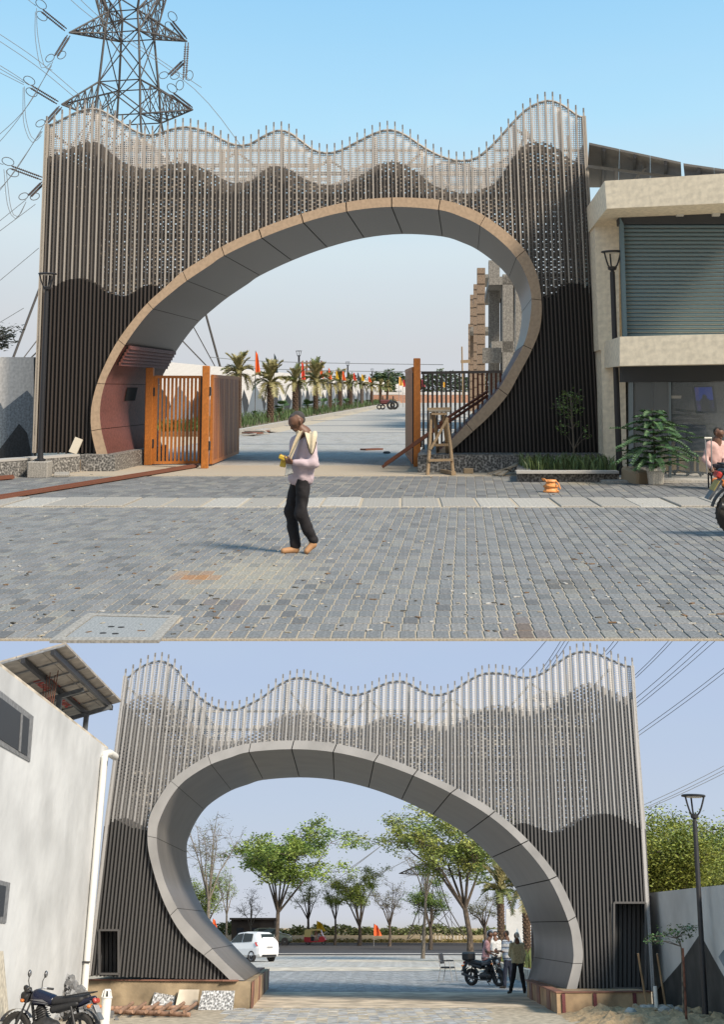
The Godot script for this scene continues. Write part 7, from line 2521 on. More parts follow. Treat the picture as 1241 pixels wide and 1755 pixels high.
# ---- lower site ---------------------------------------------------------
func on_wall(w: int, px: float, py: float, a: Vector3, b: Vector3, off := 0.0) -> Vector3:   # where the line of sight meets the upright plane through a and b
	var n := (b - a).cross(Vector3.UP).normalized()
	var e := Vector3(0, EYE, 0)
	var q := at_d(w, px, py, 10.0)
	var dir := q - e
	if n.dot(e - a) < 0: n = -n
	return e + dir * ((a + n * off - e).dot(n) / dir.dot(n))
func wall_poly(mb: MB, w: int, pts: Array, a: Vector3, b: Vector3, off: float, thick := 0.008) -> void:
	var ex := (b - a)
	ex.y = 0
	ex = ex.normalized()
	var n := ex.cross(Vector3.UP).normalized()
	if n.dot(Vector3(0, EYE, 0) - a) < 0: n = -n
	var poly := PackedVector2Array()
	for i in range(0, pts.size(), 2):
		var q := on_wall(w, pts[i], pts[i + 1], a, b, off) - a
		poly.append(Vector2(q.dot(ex), q.y))
	mb.prism(poly, a + n * off, ex, Vector3.UP, -n * thick)
func lower_setting() -> void:
	(M["sandy earth"] as StandardMaterial3D).albedo_color = Color(0.46, 0.39, 0.29).linear_to_srgb()
	mat("dry field", 0.50, 0.40, 0.24, 0.95, "sand", 0.15)
	mat("beige concrete", 0.62, 0.54, 0.43, 0.9, "blotch", 0.5)
	mat("lower paving", 0.46, 0.43, 0.39, 0.9, "blotch", 0.4)
	# bands of the ground, nearest last in picture order from far to near
	strip("field", 1, 1616, 1591, -600, 2200, 0.0, M["dry field"])
	strip("road", 1, 1637, 1616, -500, 2100, 0.004, M["asphalt"])
	strip("road_edge_line", 1, 1634.6, 1634.0, -450, 2000, 0.010, M["white wash"])
	strip("forecourt", 1, 1664, 1637.5, -300, 1130, 0.002, M["lower paving"])
	strip("concrete_band", 1, 1664, 1658, 300, 1000, 0.007, M["beige concrete"])
	strip("concrete_band", 1, 1648, 1645.5, 560, 1000, 0.008, M["beige concrete"])
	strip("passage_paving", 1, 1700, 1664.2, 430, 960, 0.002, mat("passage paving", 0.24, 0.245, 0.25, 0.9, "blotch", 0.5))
	strip("concrete_apron", 1, 1726, 1700.2, 380, 1000, 0.006, M["beige concrete"])
	var tone := func(x: float, d: float) -> Color:
		var c := sett_tone(x, d, 2.2)
		return mixc(c, Color(0.52, 0.44, 0.31), clampf(noise.get_noise_2d(x * 20.0, d * 8.0) * 1.6 + 0.25, 0, 0.8))
	var da := -gnd(1, 690, 1770).z
	var db := -gnd(1, 690, 1727).z
	paving("lower_apron_paving", 1, da, db, func(d): return at_d(1, 395, 1700, d).x, func(d): return at_d(1, 830, 1700, d).x, 0.45, 0.24, "lower_sett", 0, tone, func(x, d): return noise.get_noise_2d(x * 12.0, d * 9.0) > 0.33)
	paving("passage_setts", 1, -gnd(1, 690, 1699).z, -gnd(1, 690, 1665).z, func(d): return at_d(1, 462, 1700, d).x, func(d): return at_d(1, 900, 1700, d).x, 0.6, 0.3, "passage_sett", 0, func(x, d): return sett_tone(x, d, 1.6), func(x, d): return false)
	paving("forecourt_setts", 1, -gnd(1, 690, 1657).z, -gnd(1, 690, 1638).z, func(d): return at_d(1, 380, 1700, d).x, func(d): return at_d(1, 900, 1700, d).x, 1.1, 0.5, "forecourt_sett", 0, func(x, d): return mixc(sett_tone(x, d, 2.3), Color(0.50, 0.46, 0.39), 0.5), func(x, d): return false)
	# white building on the left, its flank along the line of sight
	var a := gnd(1, 146, 1733)
	var b := a + Vector3(-sk[1] * 24.0, 0, 24.0)
	var H := at_d(1, 194, 1285, -a.z).y
	var t := thing("white_building", "plain white building flank with two windows along the left of the lower picture", "building", 1, (a + b) / 2)
	var mb := MB.new()
	mat("white render", 0.56, 0.565, 0.56, 0.85, "soft", 0.2, 0, 0.3)
	wall_seg(mb, a, b, H, 7.0)
	part(t, "wall", mb, M["white render"])
	mb = MB.new()
	wall_seg(mb, a + Vector3(-0.02, 0, 0.03), b, 0.06, 0.3, H + 0.001)
	part(t, "coping", mb, M["beige concrete"])
	for q in [[[-70, 1143, 50, 1233, 46, 1296, -70, 1222], [-70, 1130, 57, 1228, 51, 1306, -70, 1238]], [[-40, 1507, 10, 1519, 5, 1571, -40, 1568], [-40, 1499, 17, 1513, 10, 1582, -40, 1579]]]:
		mb = MB.new()
		wall_poly(mb, 1, q[1], a, b, 0.02, 0.04)
		var fr := part(t, "window", mb, M["galvanised"])
		mb = MB.new()
		wall_poly(mb, 1, q[0], a, b, 0.03, 0.03)
		part(fr, "pane", mb, mat("dark pane", 0.022, 0.026, 0.032, 0.5, ""))
		mb = MB.new()
		wall_poly(mb, 1, [q[0][2] - 14, q[0][3] - 10, q[0][2] - 11, q[0][3] - 8, q[0][4] - 11, q[0][5] - 7, q[0][4] - 14, q[0][5] - 9], a, b, 0.04, 0.02)
		part(fr, "mullion", mb, M["galvanised"])
	mb = MB.new()
	wall_poly(mb, 1, [-30, 1631, 5, 1630, 16, 1755, -30, 1772], a, b, 0.25, 0.06)
	single("leaning_board", "tan board leaning on the white wall at the far left edge", "board", 1, mb, on_wall(1, 4, 1755, a, b, 0.25), M["cream board"])
	# drainpipe
	t = thing("drainpipe", "white drainpipe with an elbow down the corner of the white building", "pipe", 1, a)
	mb = MB.new()
	var p0 := on_wall(1, 197, 1297, a, b, 0.1)
	var p1 := on_wall(1, 184, 1291, a, b, 0.1)
	var p2 := on_wall(1, 178, 1298, a, b, 0.1)
	var p3 := on_wall(1, 141, 1731, a, b, 0.1)
	mb.path([p2, p2.lerp(p3, 0.3), p3], 0.085, 12)
	part(t, "pipe", mb, mat("pipe white", 0.66, 0.65, 0.61, 0.45, ""))
	mb = MB.new()
	mb.path([p0, p1 + Vector3(0.05, 0.0, 0), p1 + Vector3(-0.08, -0.03, 0), p2 + Vector3(0, -0.05, 0)], 0.098, 12)
	part(t, "elbow", mb, M["pipe white"])
	mb = MB.new()
	var pc := p2.lerp(p3, 0.82)
	mb.path([pc + Vector3(-0.12, 0, 0.1), pc + Vector3(0.1, 0.0, 0.1)], 0.02, 6)
	part(t, "clamp", mb, M["black metal"])
	# solar array over it
	t = thing("solar_array", "tilted solar panels seen from below over the white building, some with red print", "solar panels", 1, Vector3(a.x - 2, 0, a.z + 6))
	var GP := 1.46
	var hi := at_d(1, 207, 1203, -a.z + 0.3)
	var lo := at_d(1, 3, 1262, -a.z + 0.3)
	var pb := mat("panel back tan", 0.42, 0.37, 0.31, 0.5, "grain", 0.4)
	for g in 6:
		for f in 6:
			var q := []
			for fg in [[f, g], [f + 0.97, g], [f + 0.97, g + 0.97], [f, g + 0.97]]:
				q.append(hi.lerp(lo, fg[0] / 6.0) - dv(1, fg[1] * GP))
			for k in 4: q.append(q[k] + Vector3(0, 0.05, 0))
			mb = MB.new()
			mb.hexa(q)
			var sp := part(t, "solar_panel", mb, pb)
		mb = MB.new()
		mb.bar(hi - dv(1, (g + 0.985) * GP) + Vector3(0, -0.02, 0), lo - dv(1, (g + 0.985) * GP) + Vector3(0, -0.02, 0), 0.05, 0.04)
		part(t, "seam_strip", mb, M["galvanised"])
	for f in [0.08, 0.28, 0.48, 0.8]:
		mb = MB.new()
		mb.bar(hi.lerp(lo, f) + Vector3(0, -0.09, 0), hi.lerp(lo, f) - dv(1, 6 * GP) + Vector3(0, -0.09, 0), 0.09, 0.12)
		part(t, "purlin", mb, M["black metal"])
	for q in [[0.8, 0.04, 0.5], [4.2, 0.10, 0.5]]:
		mb = MB.new()
		var u0 := hi.lerp(lo, q[1]) - dv(1, q[0]) + Vector3(0, -0.2, 0)
		var u1 := hi.lerp(lo, q[2]) - dv(1, q[0]) + Vector3(0, -0.2, 0)
		mb.bar(u0, u1, 0.1, 0.1)
		mb.bar(u0.lerp(u1, 0.45), Vector3(u0.lerp(u1, 0.45).x, H, u0.z), 0.12, 0.12)
		part(t, "support", mb, mat("grey steel", 0.13, 0.14, 0.15, 0.5))
	mb = MB.new()
	for k in 6:
		var s0 := at_d(1, 80 + k * 2.5, 1172, -a.z - 6.0)
		mb.path([Vector3(s0.x, H - 0.1, s0.z), s0 + Vector3(0.03 * (k - 3), 0.2 * (k % 3), 0)], 0.012, 5)
	part(t, "rebar", mb, M["rusty steel"])
	# the red print under two panels
	var en := (lo - hi).cross(-dv(1, 1)).normalized()
	if en.y > 0: en = -en
	for g in [[1.55, 1.0], [3.55, 1.0]]:
		var tm := TextMesh.new()
		tm.text = "EXIDE"
		var sf := SystemFont.new()
		sf.font_names = PackedStringArray(["Droid Sans"])
		sf.font_weight = 700
		tm.font = sf
		tm.font_size = 40
		tm.pixel_size = 0.0135
		tm.depth = 0.004
		var ce := hi.lerp(lo, 0.33) - dv(1, g[0] * GP) + en * 0.012
		var ex := (-(-dv(1, 1))).normalized()
		ex = -dv(1, -1).normalized() if false else dv(1, 1).normalized()
		var ez := en
		var ey := ez.cross(ex).normalized()
		var o := MeshInstance3D.new()
		o.name = numbered(t, "red_print")
		o.mesh = tm
		o.material_override = mat("red print", 0.42, 0.035, 0.03, 0.6, "")
		t.add_child(o, true)
		o.transform = Transform3D(Basis(ex, ey, ez), ce - org[t])
	# plinths under the gate
	mat("stained concrete", 0.36, 0.28, 0.18, 0.9, "blotch", 0.5, 0, 0.5)
	mat("brown tile", 0.24, 0.11, 0.075, 0.7, "blotch", 0.8)
	var stc: StandardMaterial3D = M["stained concrete"]
	t = thing("gate_plinth", "stained raw concrete plinth with a brown tiled end under the lower gate's left foot", "plinth", 1, gnd(1, 300, 1720))
	var A := gnd(1, 138, 1726)
	var B := gnd(1, 428, 1728)
	var C := gnd(1, 457, 1695)
	var hp := hgt(1, B, 1682)
	mb = MB.new()
	var poly := pv([A.x, -A.z, B.x, -B.z, C.x, -C.z, A.x, -C.z])
	mb.prism(poly, Vector3.ZERO, Vector3.RIGHT, Vector3.FORWARD, Vector3(0, hp, 0))
	part(t, "body", mb, stc)
	mb = MB.new()
	wall_seg(mb, B + Vector3(0.02, 0, 0.02), C + Vector3(0.02, 0, 0.0), hp * 0.97, 0.03)
	part(t, "end_tile", mb, mat("buff tile", 0.42, 0.29, 0.17, 0.8, "blotch", 0.7))
	for f in [0.0, 0.33, 0.66, 0.94]:
		mb = MB.new()
		wall_seg(mb, B.lerp(C, f) + Vector3(0.03, 0, 0.03), B.lerp(C, f + 0.08) + Vector3(0.03, 0, 0.03), hp * 0.99, 0.03)
		part(t, "tile_edge", mb, M["brown tile"])
	mb = MB.new()
	wall_seg(mb, B + Vector3(-0.35, 0, 0.04), C + Vector3(-0.1, 0, 0), 0.035, -0.4, hp + 0.002)
	wall_seg(mb, A + Vector3(0, 0, 0.03), B + Vector3(-0.36, 0, 0.03), 0.03, -0.3, hp + 0.003)
	part(t, "coping", mb, M["brown tile"])
	t = thing("gate_plinth", "buff tiled plinth with dark red joints under the lower gate's right foot", "plinth", 1, gnd(1, 1030, 1736))
	A = gnd(1, 956, 1737)
	B = gnd(1, 1119, 1735)
	C = gnd(1, 904, 1709)
	hp = hgt(1, A, 1702)
	mb = MB.new()
	poly = pv([A.x, -A.z, B.x, -B.z, B.x, -C.z, C.x, -C.z])
	mb.prism(poly, Vector3.ZERO, Vector3.RIGHT, Vector3.FORWARD, Vector3(0, hp, 0))
	part(t, "body", mb, M["buff tile"])
	for f in [0.05, 0.38, 0.80]:
		mb = MB.new()
		wall_seg(mb, A.lerp(B, f) + Vector3(0, 0, 0.02), A.lerp(B, f + 0.035) + Vector3(0, 0, 0.02), hp * 0.97, 0.03)
		part(t, "red_joint", mb, mat("dark red mastic", 0.22, 0.05, 0.055, 0.7, "speckle", 3.0))
	for f in [0.12, 0.40, 0.72]:
		mb = MB.new()
		wall_seg(mb, C.lerp(A, f) + Vector3(-0.02, 0, 0), C.lerp(A, f + 0.10) + Vector3(-0.02, 0, 0), hp * 0.99, -0.03)
		part(t, "tile_edge", mb, M["brown tile"])
	mb = MB.new()
	wall_seg(mb, A + Vector3(-0.02, 0, 0.03), B + Vector3(0, 0, 0.03), 0.03, -0.3, hp + 0.002)
	wall_seg(mb, C + Vector3(-0.05, 0, 0), A + Vector3(-0.04, 0, 0), 0.03, 0.001 - 0.25, hp + 0.004)
	part(t, "coping", mb, M["brown tile"])
	# dark ribbed recesses behind the two doorways
	for q in [[150, 215, 1585, 1672, 0.7, "recess"], [1046, 1116, 1535, 1699, 0.8, "recess"]]:
		var D: float = gates[3].D
		for k in 9:
			var x := lerpf(q[0], q[1], (k + 0.5) / 9.0)
			bar_part(gates[1], "recess_rib", at_d(1, x, q[2], D) + dv(1, q[4]), at_d(1, x, q[3], D) + dv(1, q[4]), (q[1] - q[0]) / 9.0 * 0.0152 * 0.7, 0.05, gates[3].m_low)
		mb = MB.new()
		blk(mb, 1, q[0], q[1], q[2], q[3], 0.03, D + q[4] + 0.1)
		part(gates[1], "recess_panel", mb, gates[3].m_solid)
	for q in [[170, 1594, 203, 1668], [1053, 1547, 1107, 1693]]:
		var D: float = gates[3].D - 0.03
		for e in [[q[0], q[1], q[0], q[3]], [q[2], q[1], q[2], q[3]], [q[0], q[1], q[2], q[1]], [q[0], q[3] + 1, q[2], q[3] + 1]]:
			bar_part(gates[1], "door_frame", at_d(1, e[0], e[1], D), at_d(1, e[2], e[3], D), 0.05, 0.1, gates[3].m_low, Vector3.RIGHT if e[0] == e[2] else Vector3.UP)
	# slabs against the left plinth
	for q in [[257, 297, 1696, 1724, "speckled white slab leaning on the left plinth, left of the tan one", "speck"], [299, 337, 1697, 1725, "plain tan slab leaning between two speckled white ones", "tan"], [339, 399, 1699, 1727, "long speckled white slab leaning on the left plinth, right of the tan one", "speck"]]:
		mb = MB.new()
		var g0 := gnd(1, q[0], q[3] + 4)
		var g1 := gnd(1, q[1], q[3] + 4)
		var h := hgt(1, g0, q[2])
		mb.hexa([g0, g1, g1 + Vector3(0, 0, -0.04), g0 + Vector3(0, 0, -0.04), g0 + Vector3(0.03, h, -0.4), g1 + Vector3(-0.02, h, -0.4), g1 + Vector3(-0.02, h, -0.44), g0 + Vector3(0.03, h, -0.44)])
		single("stone_slab", q[4], "slab", 1, mb, g0, mat("white terrazzo", 0.80, 0.80, 0.79, 0.6, "speck", 1.6) if q[5] == "speck" else M["beige concrete"], "slabs leaning on the left plinth")
	mb = MB.new()
	var hb := gnd(1, 388, 1712)
	for k in 5: mb.ball(hb + Vector3((k - 2) * 0.09, 0.55 + 0.03 * (k % 2), -0.1), Vector3(0.09, 0.09, 0.09), 8, 6)
	single("rag_bundle", "dark bundle of rags hanging on the right speckled slab", "rags", 1, mb, hb, mat("dark rag", 0.05, 0.055, 0.05, 0.95, "speckle", 4.0))
	# lumber on the ground
	t = thing("stick_ladder", "rough ladder of peeled sticks lying on the sand by the left plinth", "ladder", 1, gnd(1, 255, 1738))
	for q in [[183, 1733, 330, 1731], [195, 1739, 325, 1744]]:
		mb = MB.new()
		mb.path([gnd(1, q[0], q[1]) + Vector3(0, 0.06, 0), gnd(1, (q[0] + q[2]) / 2.0, (q[1] + q[3]) / 2.0 + 1) + Vector3(0, 0.07, 0), gnd(1, q[2], q[3]) + Vector3(0, 0.06, 0)], [0.055, 0.06, 0.05], 7)
		part(t, "pole", mb, mat("peeled wood", 0.40, 0.24, 0.16, 0.85, "wood", 1.0, 0, 0.4))
	for k in 6:
		mb = MB.new()
		mb.path([gnd(1, 205 + k * 22, 1744) + Vector3(0, 0.12, 0), gnd(1, 226 + k * 22, 1729) + Vector3(0, 0.13, 0)], 0.045, 7)
		part(t, "rung", mb, M["peeled wood"])
	mb = MB.new()
	mb.path([gnd(1, 285, 1727) + Vector3(0, 0.06, 0), gnd(1, 340, 1728) + Vector3(0, 0.06, 0)], 0.05, 7)
	single("loose_stick", "loose peeled stick lying behind the stick ladder", "stick", 1, mb, gnd(1, 312, 1727), M["peeled wood"])
	# white pipe bollard
	var pbse := gnd(1, 177, 1768)
	t = thing("pipe_bollard", "short white pipe standing in the ground with a slotted cap, before the left plinth", "bollard", 1, pbse)
	var pr := wid(1, pbse, 17, 1760) / 2
	var ph := hgt(1, pbse, 1695)
	mb = MB.new()
	mb.tube(pbse, pbse + Vector3(0.01, ph * 0.80, 0), pr, pr, 16)
	part(t, "pipe", mb, M["pipe white"])
	mb = MB.new()
	mb.lathe(pbse + Vector3(0.01, ph * 0.78, 0), [[pr * 1.12, 0.0], [pr * 1.12, ph * 0.04], [pr * 0.6, ph * 0.04]], 16)
	mb.lathe(pbse + Vector3(0.01, ph * 0.95, 0), [[pr * 0.72, 0.0], [pr * 0.78, ph * 0.01], [pr * 0.6, ph * 0.05], [0.0, ph * 0.05]], 16)
	part(t, "cap", mb, M["pipe white"])
	mb = MB.new()
	mb.tube(pbse + Vector3(0, ph * 0.8, 0), pbse + Vector3(0, ph * 0.96, 0), pr * 0.55, pr * 0.5, 10)
	part(t, "core", mb, M["black plastic"])
	for k in 7:
		var an := TAU * k / 7
		mb = MB.new()
		mb.bar(pbse + Vector3(cos(an) * pr * 0.95, ph * 0.81, sin(an) * pr * 0.95), pbse + Vector3(cos(an) * pr * 0.68, ph * 0.96, sin(an) * pr * 0.68), 0.03, 0.03)
		part(t, "cap_slat", mb, M["pipe white"])
	# gravel heap by the pipe
	mb = MB.new()
	var gh := gnd(1, 110, 1746)
	var r2 := RandomNumberGenerator.new()
	r2.seed = 12
	for k in 420:
		var q := Vector2(r2.randfn(), r2.randfn())
		var hh := 0.85 * exp(-q.length_squared() * 0.4)
		mb.col = Color(1, 1, 1) * r2.randf_range(0.5, 1.3)
		mb.box(gh + Vector3(q.x * 0.38, hh * r2.randf_range(0.7, 1.0), q.y * 0.4), Vector3(0.09, 0.07, 0.09) * r2.randf_range(0.6, 1.6), Basis(Vector3(r2.randf(), 1, r2.randf()).normalized(), r2.randf() * 6))
	var gr := struct("gravel_heap", 1, mb, mat("gravel", 0.27, 0.273, 0.277, 0.9, "grain", 2.0), "stuff")
	gr.set_meta("label", "grey gravel heap against the white wall behind the motorcycle")
	gr.set_meta("category", "gravel")
	# right wall, towards the camera
	a = gnd(1, 1120, 1721)
	b = a + Vector3(-sk[1] * 15.0, 0, 15.0)
	H = hgt(1, a, 1531)
	t = thing("boundary_wall", "white wall with a dark painted mountain at the right of the lower picture", "wall", 1, a)
	mb = MB.new()
	wall_seg(mb, a, b, H, -0.23)
	part(t, "wall_face", mb, M["white render"])
	mb = MB.new()
	wall_poly(mb, 1, [1121, 1704, 1166, 1652, 1190, 1616, 1198, 1604, 1206, 1610, 1222, 1640, 1260, 1706, 1400, 1900, 1121, 1800], a, b, 0.006)
	part(t, "painted_mountain", mb, mat("painted charcoal", 0.06, 0.058, 0.055, 0.85, "blotch", 0.5))
	mb = MB.new()
	wall_poly(mb, 1, [1232, 1640, 1241, 1628, 1300, 1660, 1300, 1760], a, b, 0.005)
	part(t, "painted_mountain", mb, M["mural grey"])
	mb = MB.new()
	mb.tube(gnd(1, 1118, 1738) + Vector3(0.1, 0, 0.15), gnd(1, 1118, 1738) + Vector3(0.1, 0.6, 0.15), 0.05, 0.05, 10)
	single("pipe_stub", "short white pipe stub between the right plinth and the painted wall", "pipe", 1, mb, gnd(1, 1118, 1738), M["pipe white"])
	# earth mound and tools on the right
	mb = MB.new()
	var n := 34
	var P := func(i: int, k: int) -> Vector3:
		var x := lerpf(3.6, 9.5, float(i) / n)
		var d := lerpf(32.5, 40.5, float(k) / n)
		var e := minf(minf(i, n - i), minf(k, n - k)) / 6.0
		var y := (0.13 + noise.get_noise_2d(x * 60.0, d * 25.0) * 0.22 + noise.get_noise_2d(x * 200.0, d * 120.0) * 0.06) * clampf(e, 0, 1) - 0.03
		return Vector3(x, y, -d)
	for i in n:
		for k in n: mb.quad(P.call(i, k), P.call(i + 1, k), P.call(i + 1, k + 1), P.call(i, k + 1), Vector3.UP)
	struct("earth_mound", 1, mb, mat("dug earth", 0.42, 0.30, 0.17, 0.95, "sand", 0.9, 0, 0.8))
	for q in [[1094, 1634, 1111, 1738, "hand hoe with a reddish handle standing nearer the doorway"], [1127, 1634, 1143, 1738, "hand hoe with a pale handle standing against the painted wall"]]:
		var g0 := gnd(1, q[2], q[3])
		t = thing("hand_hoe", q[4], "hoe", 1, g0, "hoes at the right plinth")
		mb = MB.new()
		mb.path([g0 + Vector3(0, 0.1, 0), at_d(1, q[0], q[1], -g0.z - 0.3)], [0.03, 0.025], 7)
		part(t, "handle", mb, mat("hoe wood", 0.45, 0.30, 0.17, 0.8, "wood", 1.0))
		mb = MB.new()
		mb.rbox(g0 + Vector3(0, 0.1, 0), Vector3(0.42, 0.2, 0.4), 0.08, Basis(Vector3.UP, q[0] * 0.1))
		part(t, "head", mb, M["concrete"])
	for k in 9:
		mb = MB.new()
		var g0 := gnd(1, 1060 + k * 15 + r2.randf() * 8, 1738 + r2.randf() * 12)
		mb.rbox(g0 + Vector3(0, 0.12, 0), Vector3(0.22, 0.14, 0.2) * r2.randf_range(0.6, 1.3), 0.05, Basis(Vector3(0.3, 1, 0.2).normalized(), r2.randf() * 6))
		single("stone_lump", "rough stone lump on the dug earth, number %s from the plinth side" % ["one", "two", "three", "four", "five", "six", "seven", "eight", "nine"][k], "stone", 1, mb, g0, M["concrete"] if k % 2 else stc, "stones on the dug earth")
	mb = MB.new()
	mb.tube(gnd(1, 1178, 1760), at_d(1, 1171, 1625, -gnd(1, 1178, 1760).z), 0.03, 0.024, 6)
	single("thin_stake", "thin brown stake standing before the dark painted mountain", "stake", 1, mb, gnd(1, 1178, 1760), M["rusty steel"])
	# folding chair
	var cb := gnd(1, 768, 1682)
	t = thing("steel_chair", "black visitor chair with steel legs standing alone on the shaded paving", "chair", 1, cb, "", 0.0)
	t.transform = TW[1] * Transform3D(Basis(Vector3.UP, 1.15).scaled_local(Vector3(1, 1.06, 1)), cb)
	org[t] = Vector3.ZERO
	mb = MB.new()
	mb.rbox(Vector3(0, 0.45, 0), Vector3(0.46, 0.06, 0.44), 0.025)
	part(t, "seat", mb, M["black plastic"])
	mb = MB.new()
	mb.rbox(Vector3(0, 0.74, -0.27), Vector3(0.44, 0.34, 0.04), 0.02, Basis(Vector3.RIGHT, -0.2))
	part(t, "backrest", mb, M["black plastic"])
	for s in [-0.25, 0.25]:
		mb = MB.new()
		mb.path([Vector3(s, 0.0, 0.30), Vector3(s, 0.44, 0.20), Vector3(s, 0.63, 0.18), Vector3(s, 0.67, 0.12), Vector3(s, 0.66, -0.24)], 0.016, 7)
		part(t, "leg", mb, M["galvanised"])
		mb = MB.new()
		mb.path([Vector3(s, 0.0, -0.30), Vector3(s, 0.44, -0.20), Vector3(s, 0.72, -0.27)], 0.016, 7)
		part(t, "leg", mb, M["galvanised"])
		mb = MB.new()
		mb.rbox(Vector3(s, 0.68, 0.0), Vector3(0.05, 0.03, 0.3), 0.012)
		part(t, "armrest", mb, M["black plastic"])
	# grey panel leaning and dark post by the right foot
	mb = MB.new()
	var lp := gnd(1, 909, 1700)
	mb.hexa([gnd(1, 903, 1699), gnd(1, 912, 1703), gnd(1, 912, 1703) + Vector3(0.05, 0, -0.05), gnd(1, 903, 1699) + Vector3(0.05, 0, -0.05), at_d(1, 910, 1660, -lp.z - 1.2), at_d(1, 919, 1662, -lp.z - 1.2), at_d(1, 919, 1662, -lp.z - 1.25), at_d(1, 910, 1660, -lp.z - 1.25)])
	single("grey_panel", "pale grey panel leaning by the right foot of the lower arch", "panel", 1, mb, lp, M["galvanised"])
	lamp_post(1, 914.5, 1683, 912, 1420, "dark post glimpsed just inside the right foot of the lower arch", 6, 26, "")
	# mural wall and planter behind the palms
	t = thing("boundary_wall", "white wall with a pale blue painted peak behind the two palms", "wall", 1, gnd(1, 890, 1652))
	var dw := 95.0
	mb = MB.new()
	blk(mb, 1, 868, 1010, 1558, 1690, 0.2, dw)
	part(t, "wall_face", mb, M["white render"])
	mural(t, 1, dw, [870, 1650, 887, 1590, 906, 1650], mat("pale blue paint", 0.28, 0.34, 0.40, 0.85, "blotch", 0.5))
	mural(t, 1, dw, [908, 1660, 926, 1585, 960, 1660], M["pale blue paint"])
	mb = MB.new()
	var w0 := gnd(1, 846, 1663)
	var w1 := gnd(1, 925, 1688)
	wall_seg(mb, w0, w1, 0.45, 0.25)
	single("low_planter_wall", "low beige kerb wall at the foot of the two palms", "kerb", 1, mb, w0, M["beige concrete"])
	# lamp at the right
	lamp_post(1, 1211, 1750, 1189, 1362, "grey lamp post with a round head in front of the right wall", 10, 42, "", 0.0)
	# flags
	for q in [[365, 1574, 9, 20, Color(0.75, 0.12, 0.02), "orange flag showing just past the left edge of the lower arch", 90.0], [543, 1578, 16, 18, Color(0.75, 0.50, 0.02), "yellow flag above the auto rickshaw", -gnd(1, 690, 1614).z], [641, 1583, 14, 21, Color(0.75, 0.14, 0.04), "orange flag at the roadside right of the auto rickshaw", -gnd(1, 690, 1622).z]]:
		flag(1, q[6], q[0], q[1], q[2], q[3], q[4], q[5], "flags by the road")
	# brown ruin behind the cars
	t = thing("roadside_building", "low brown roadside building behind the parked cars", "building", 1, at_d(1, 430, 1612, 190))
	mb = MB.new()
	blk(mb, 1, 396, 470, 1575, 1612, 6.0, 190)
	part(t, "wall", mb, mat("brown wall", 0.17, 0.13, 0.095, 0.9, "blotch", 0.15))
	mb = MB.new()
	blk(mb, 1, 393, 473, 1573, 1576.5, 7.0, 189)
	part(t, "roof", mb, M["brown wall"])
	for x in [405, 428]:
		mb = MB.new()
		blk(mb, 1, x, x + 12, 1590, 1612, 0.1, 189.8)
		part(t, "opening", mb, M["dark interior"])
	# fence posts along the field
	for k in 15:
		var px := 722.0 + k * 6.2
		mb = MB.new()
		blk(mb, 1, px, px + 1.4, 1603.5, 1613, 0.15, -gnd(1, 690, 1613).z)
		single("fence_post", "white concrete fence post at the field edge, %s in its row" % ["first", "second", "third", "fourth", "fifth", "sixth", "seventh", "eighth", "ninth", "tenth", "eleventh", "twelfth", "thirteenth", "fourteenth", "fifteenth"][k], "fence post", 1, mb, gnd(1, px, 1613), M["white wash"], "fence posts along the field")
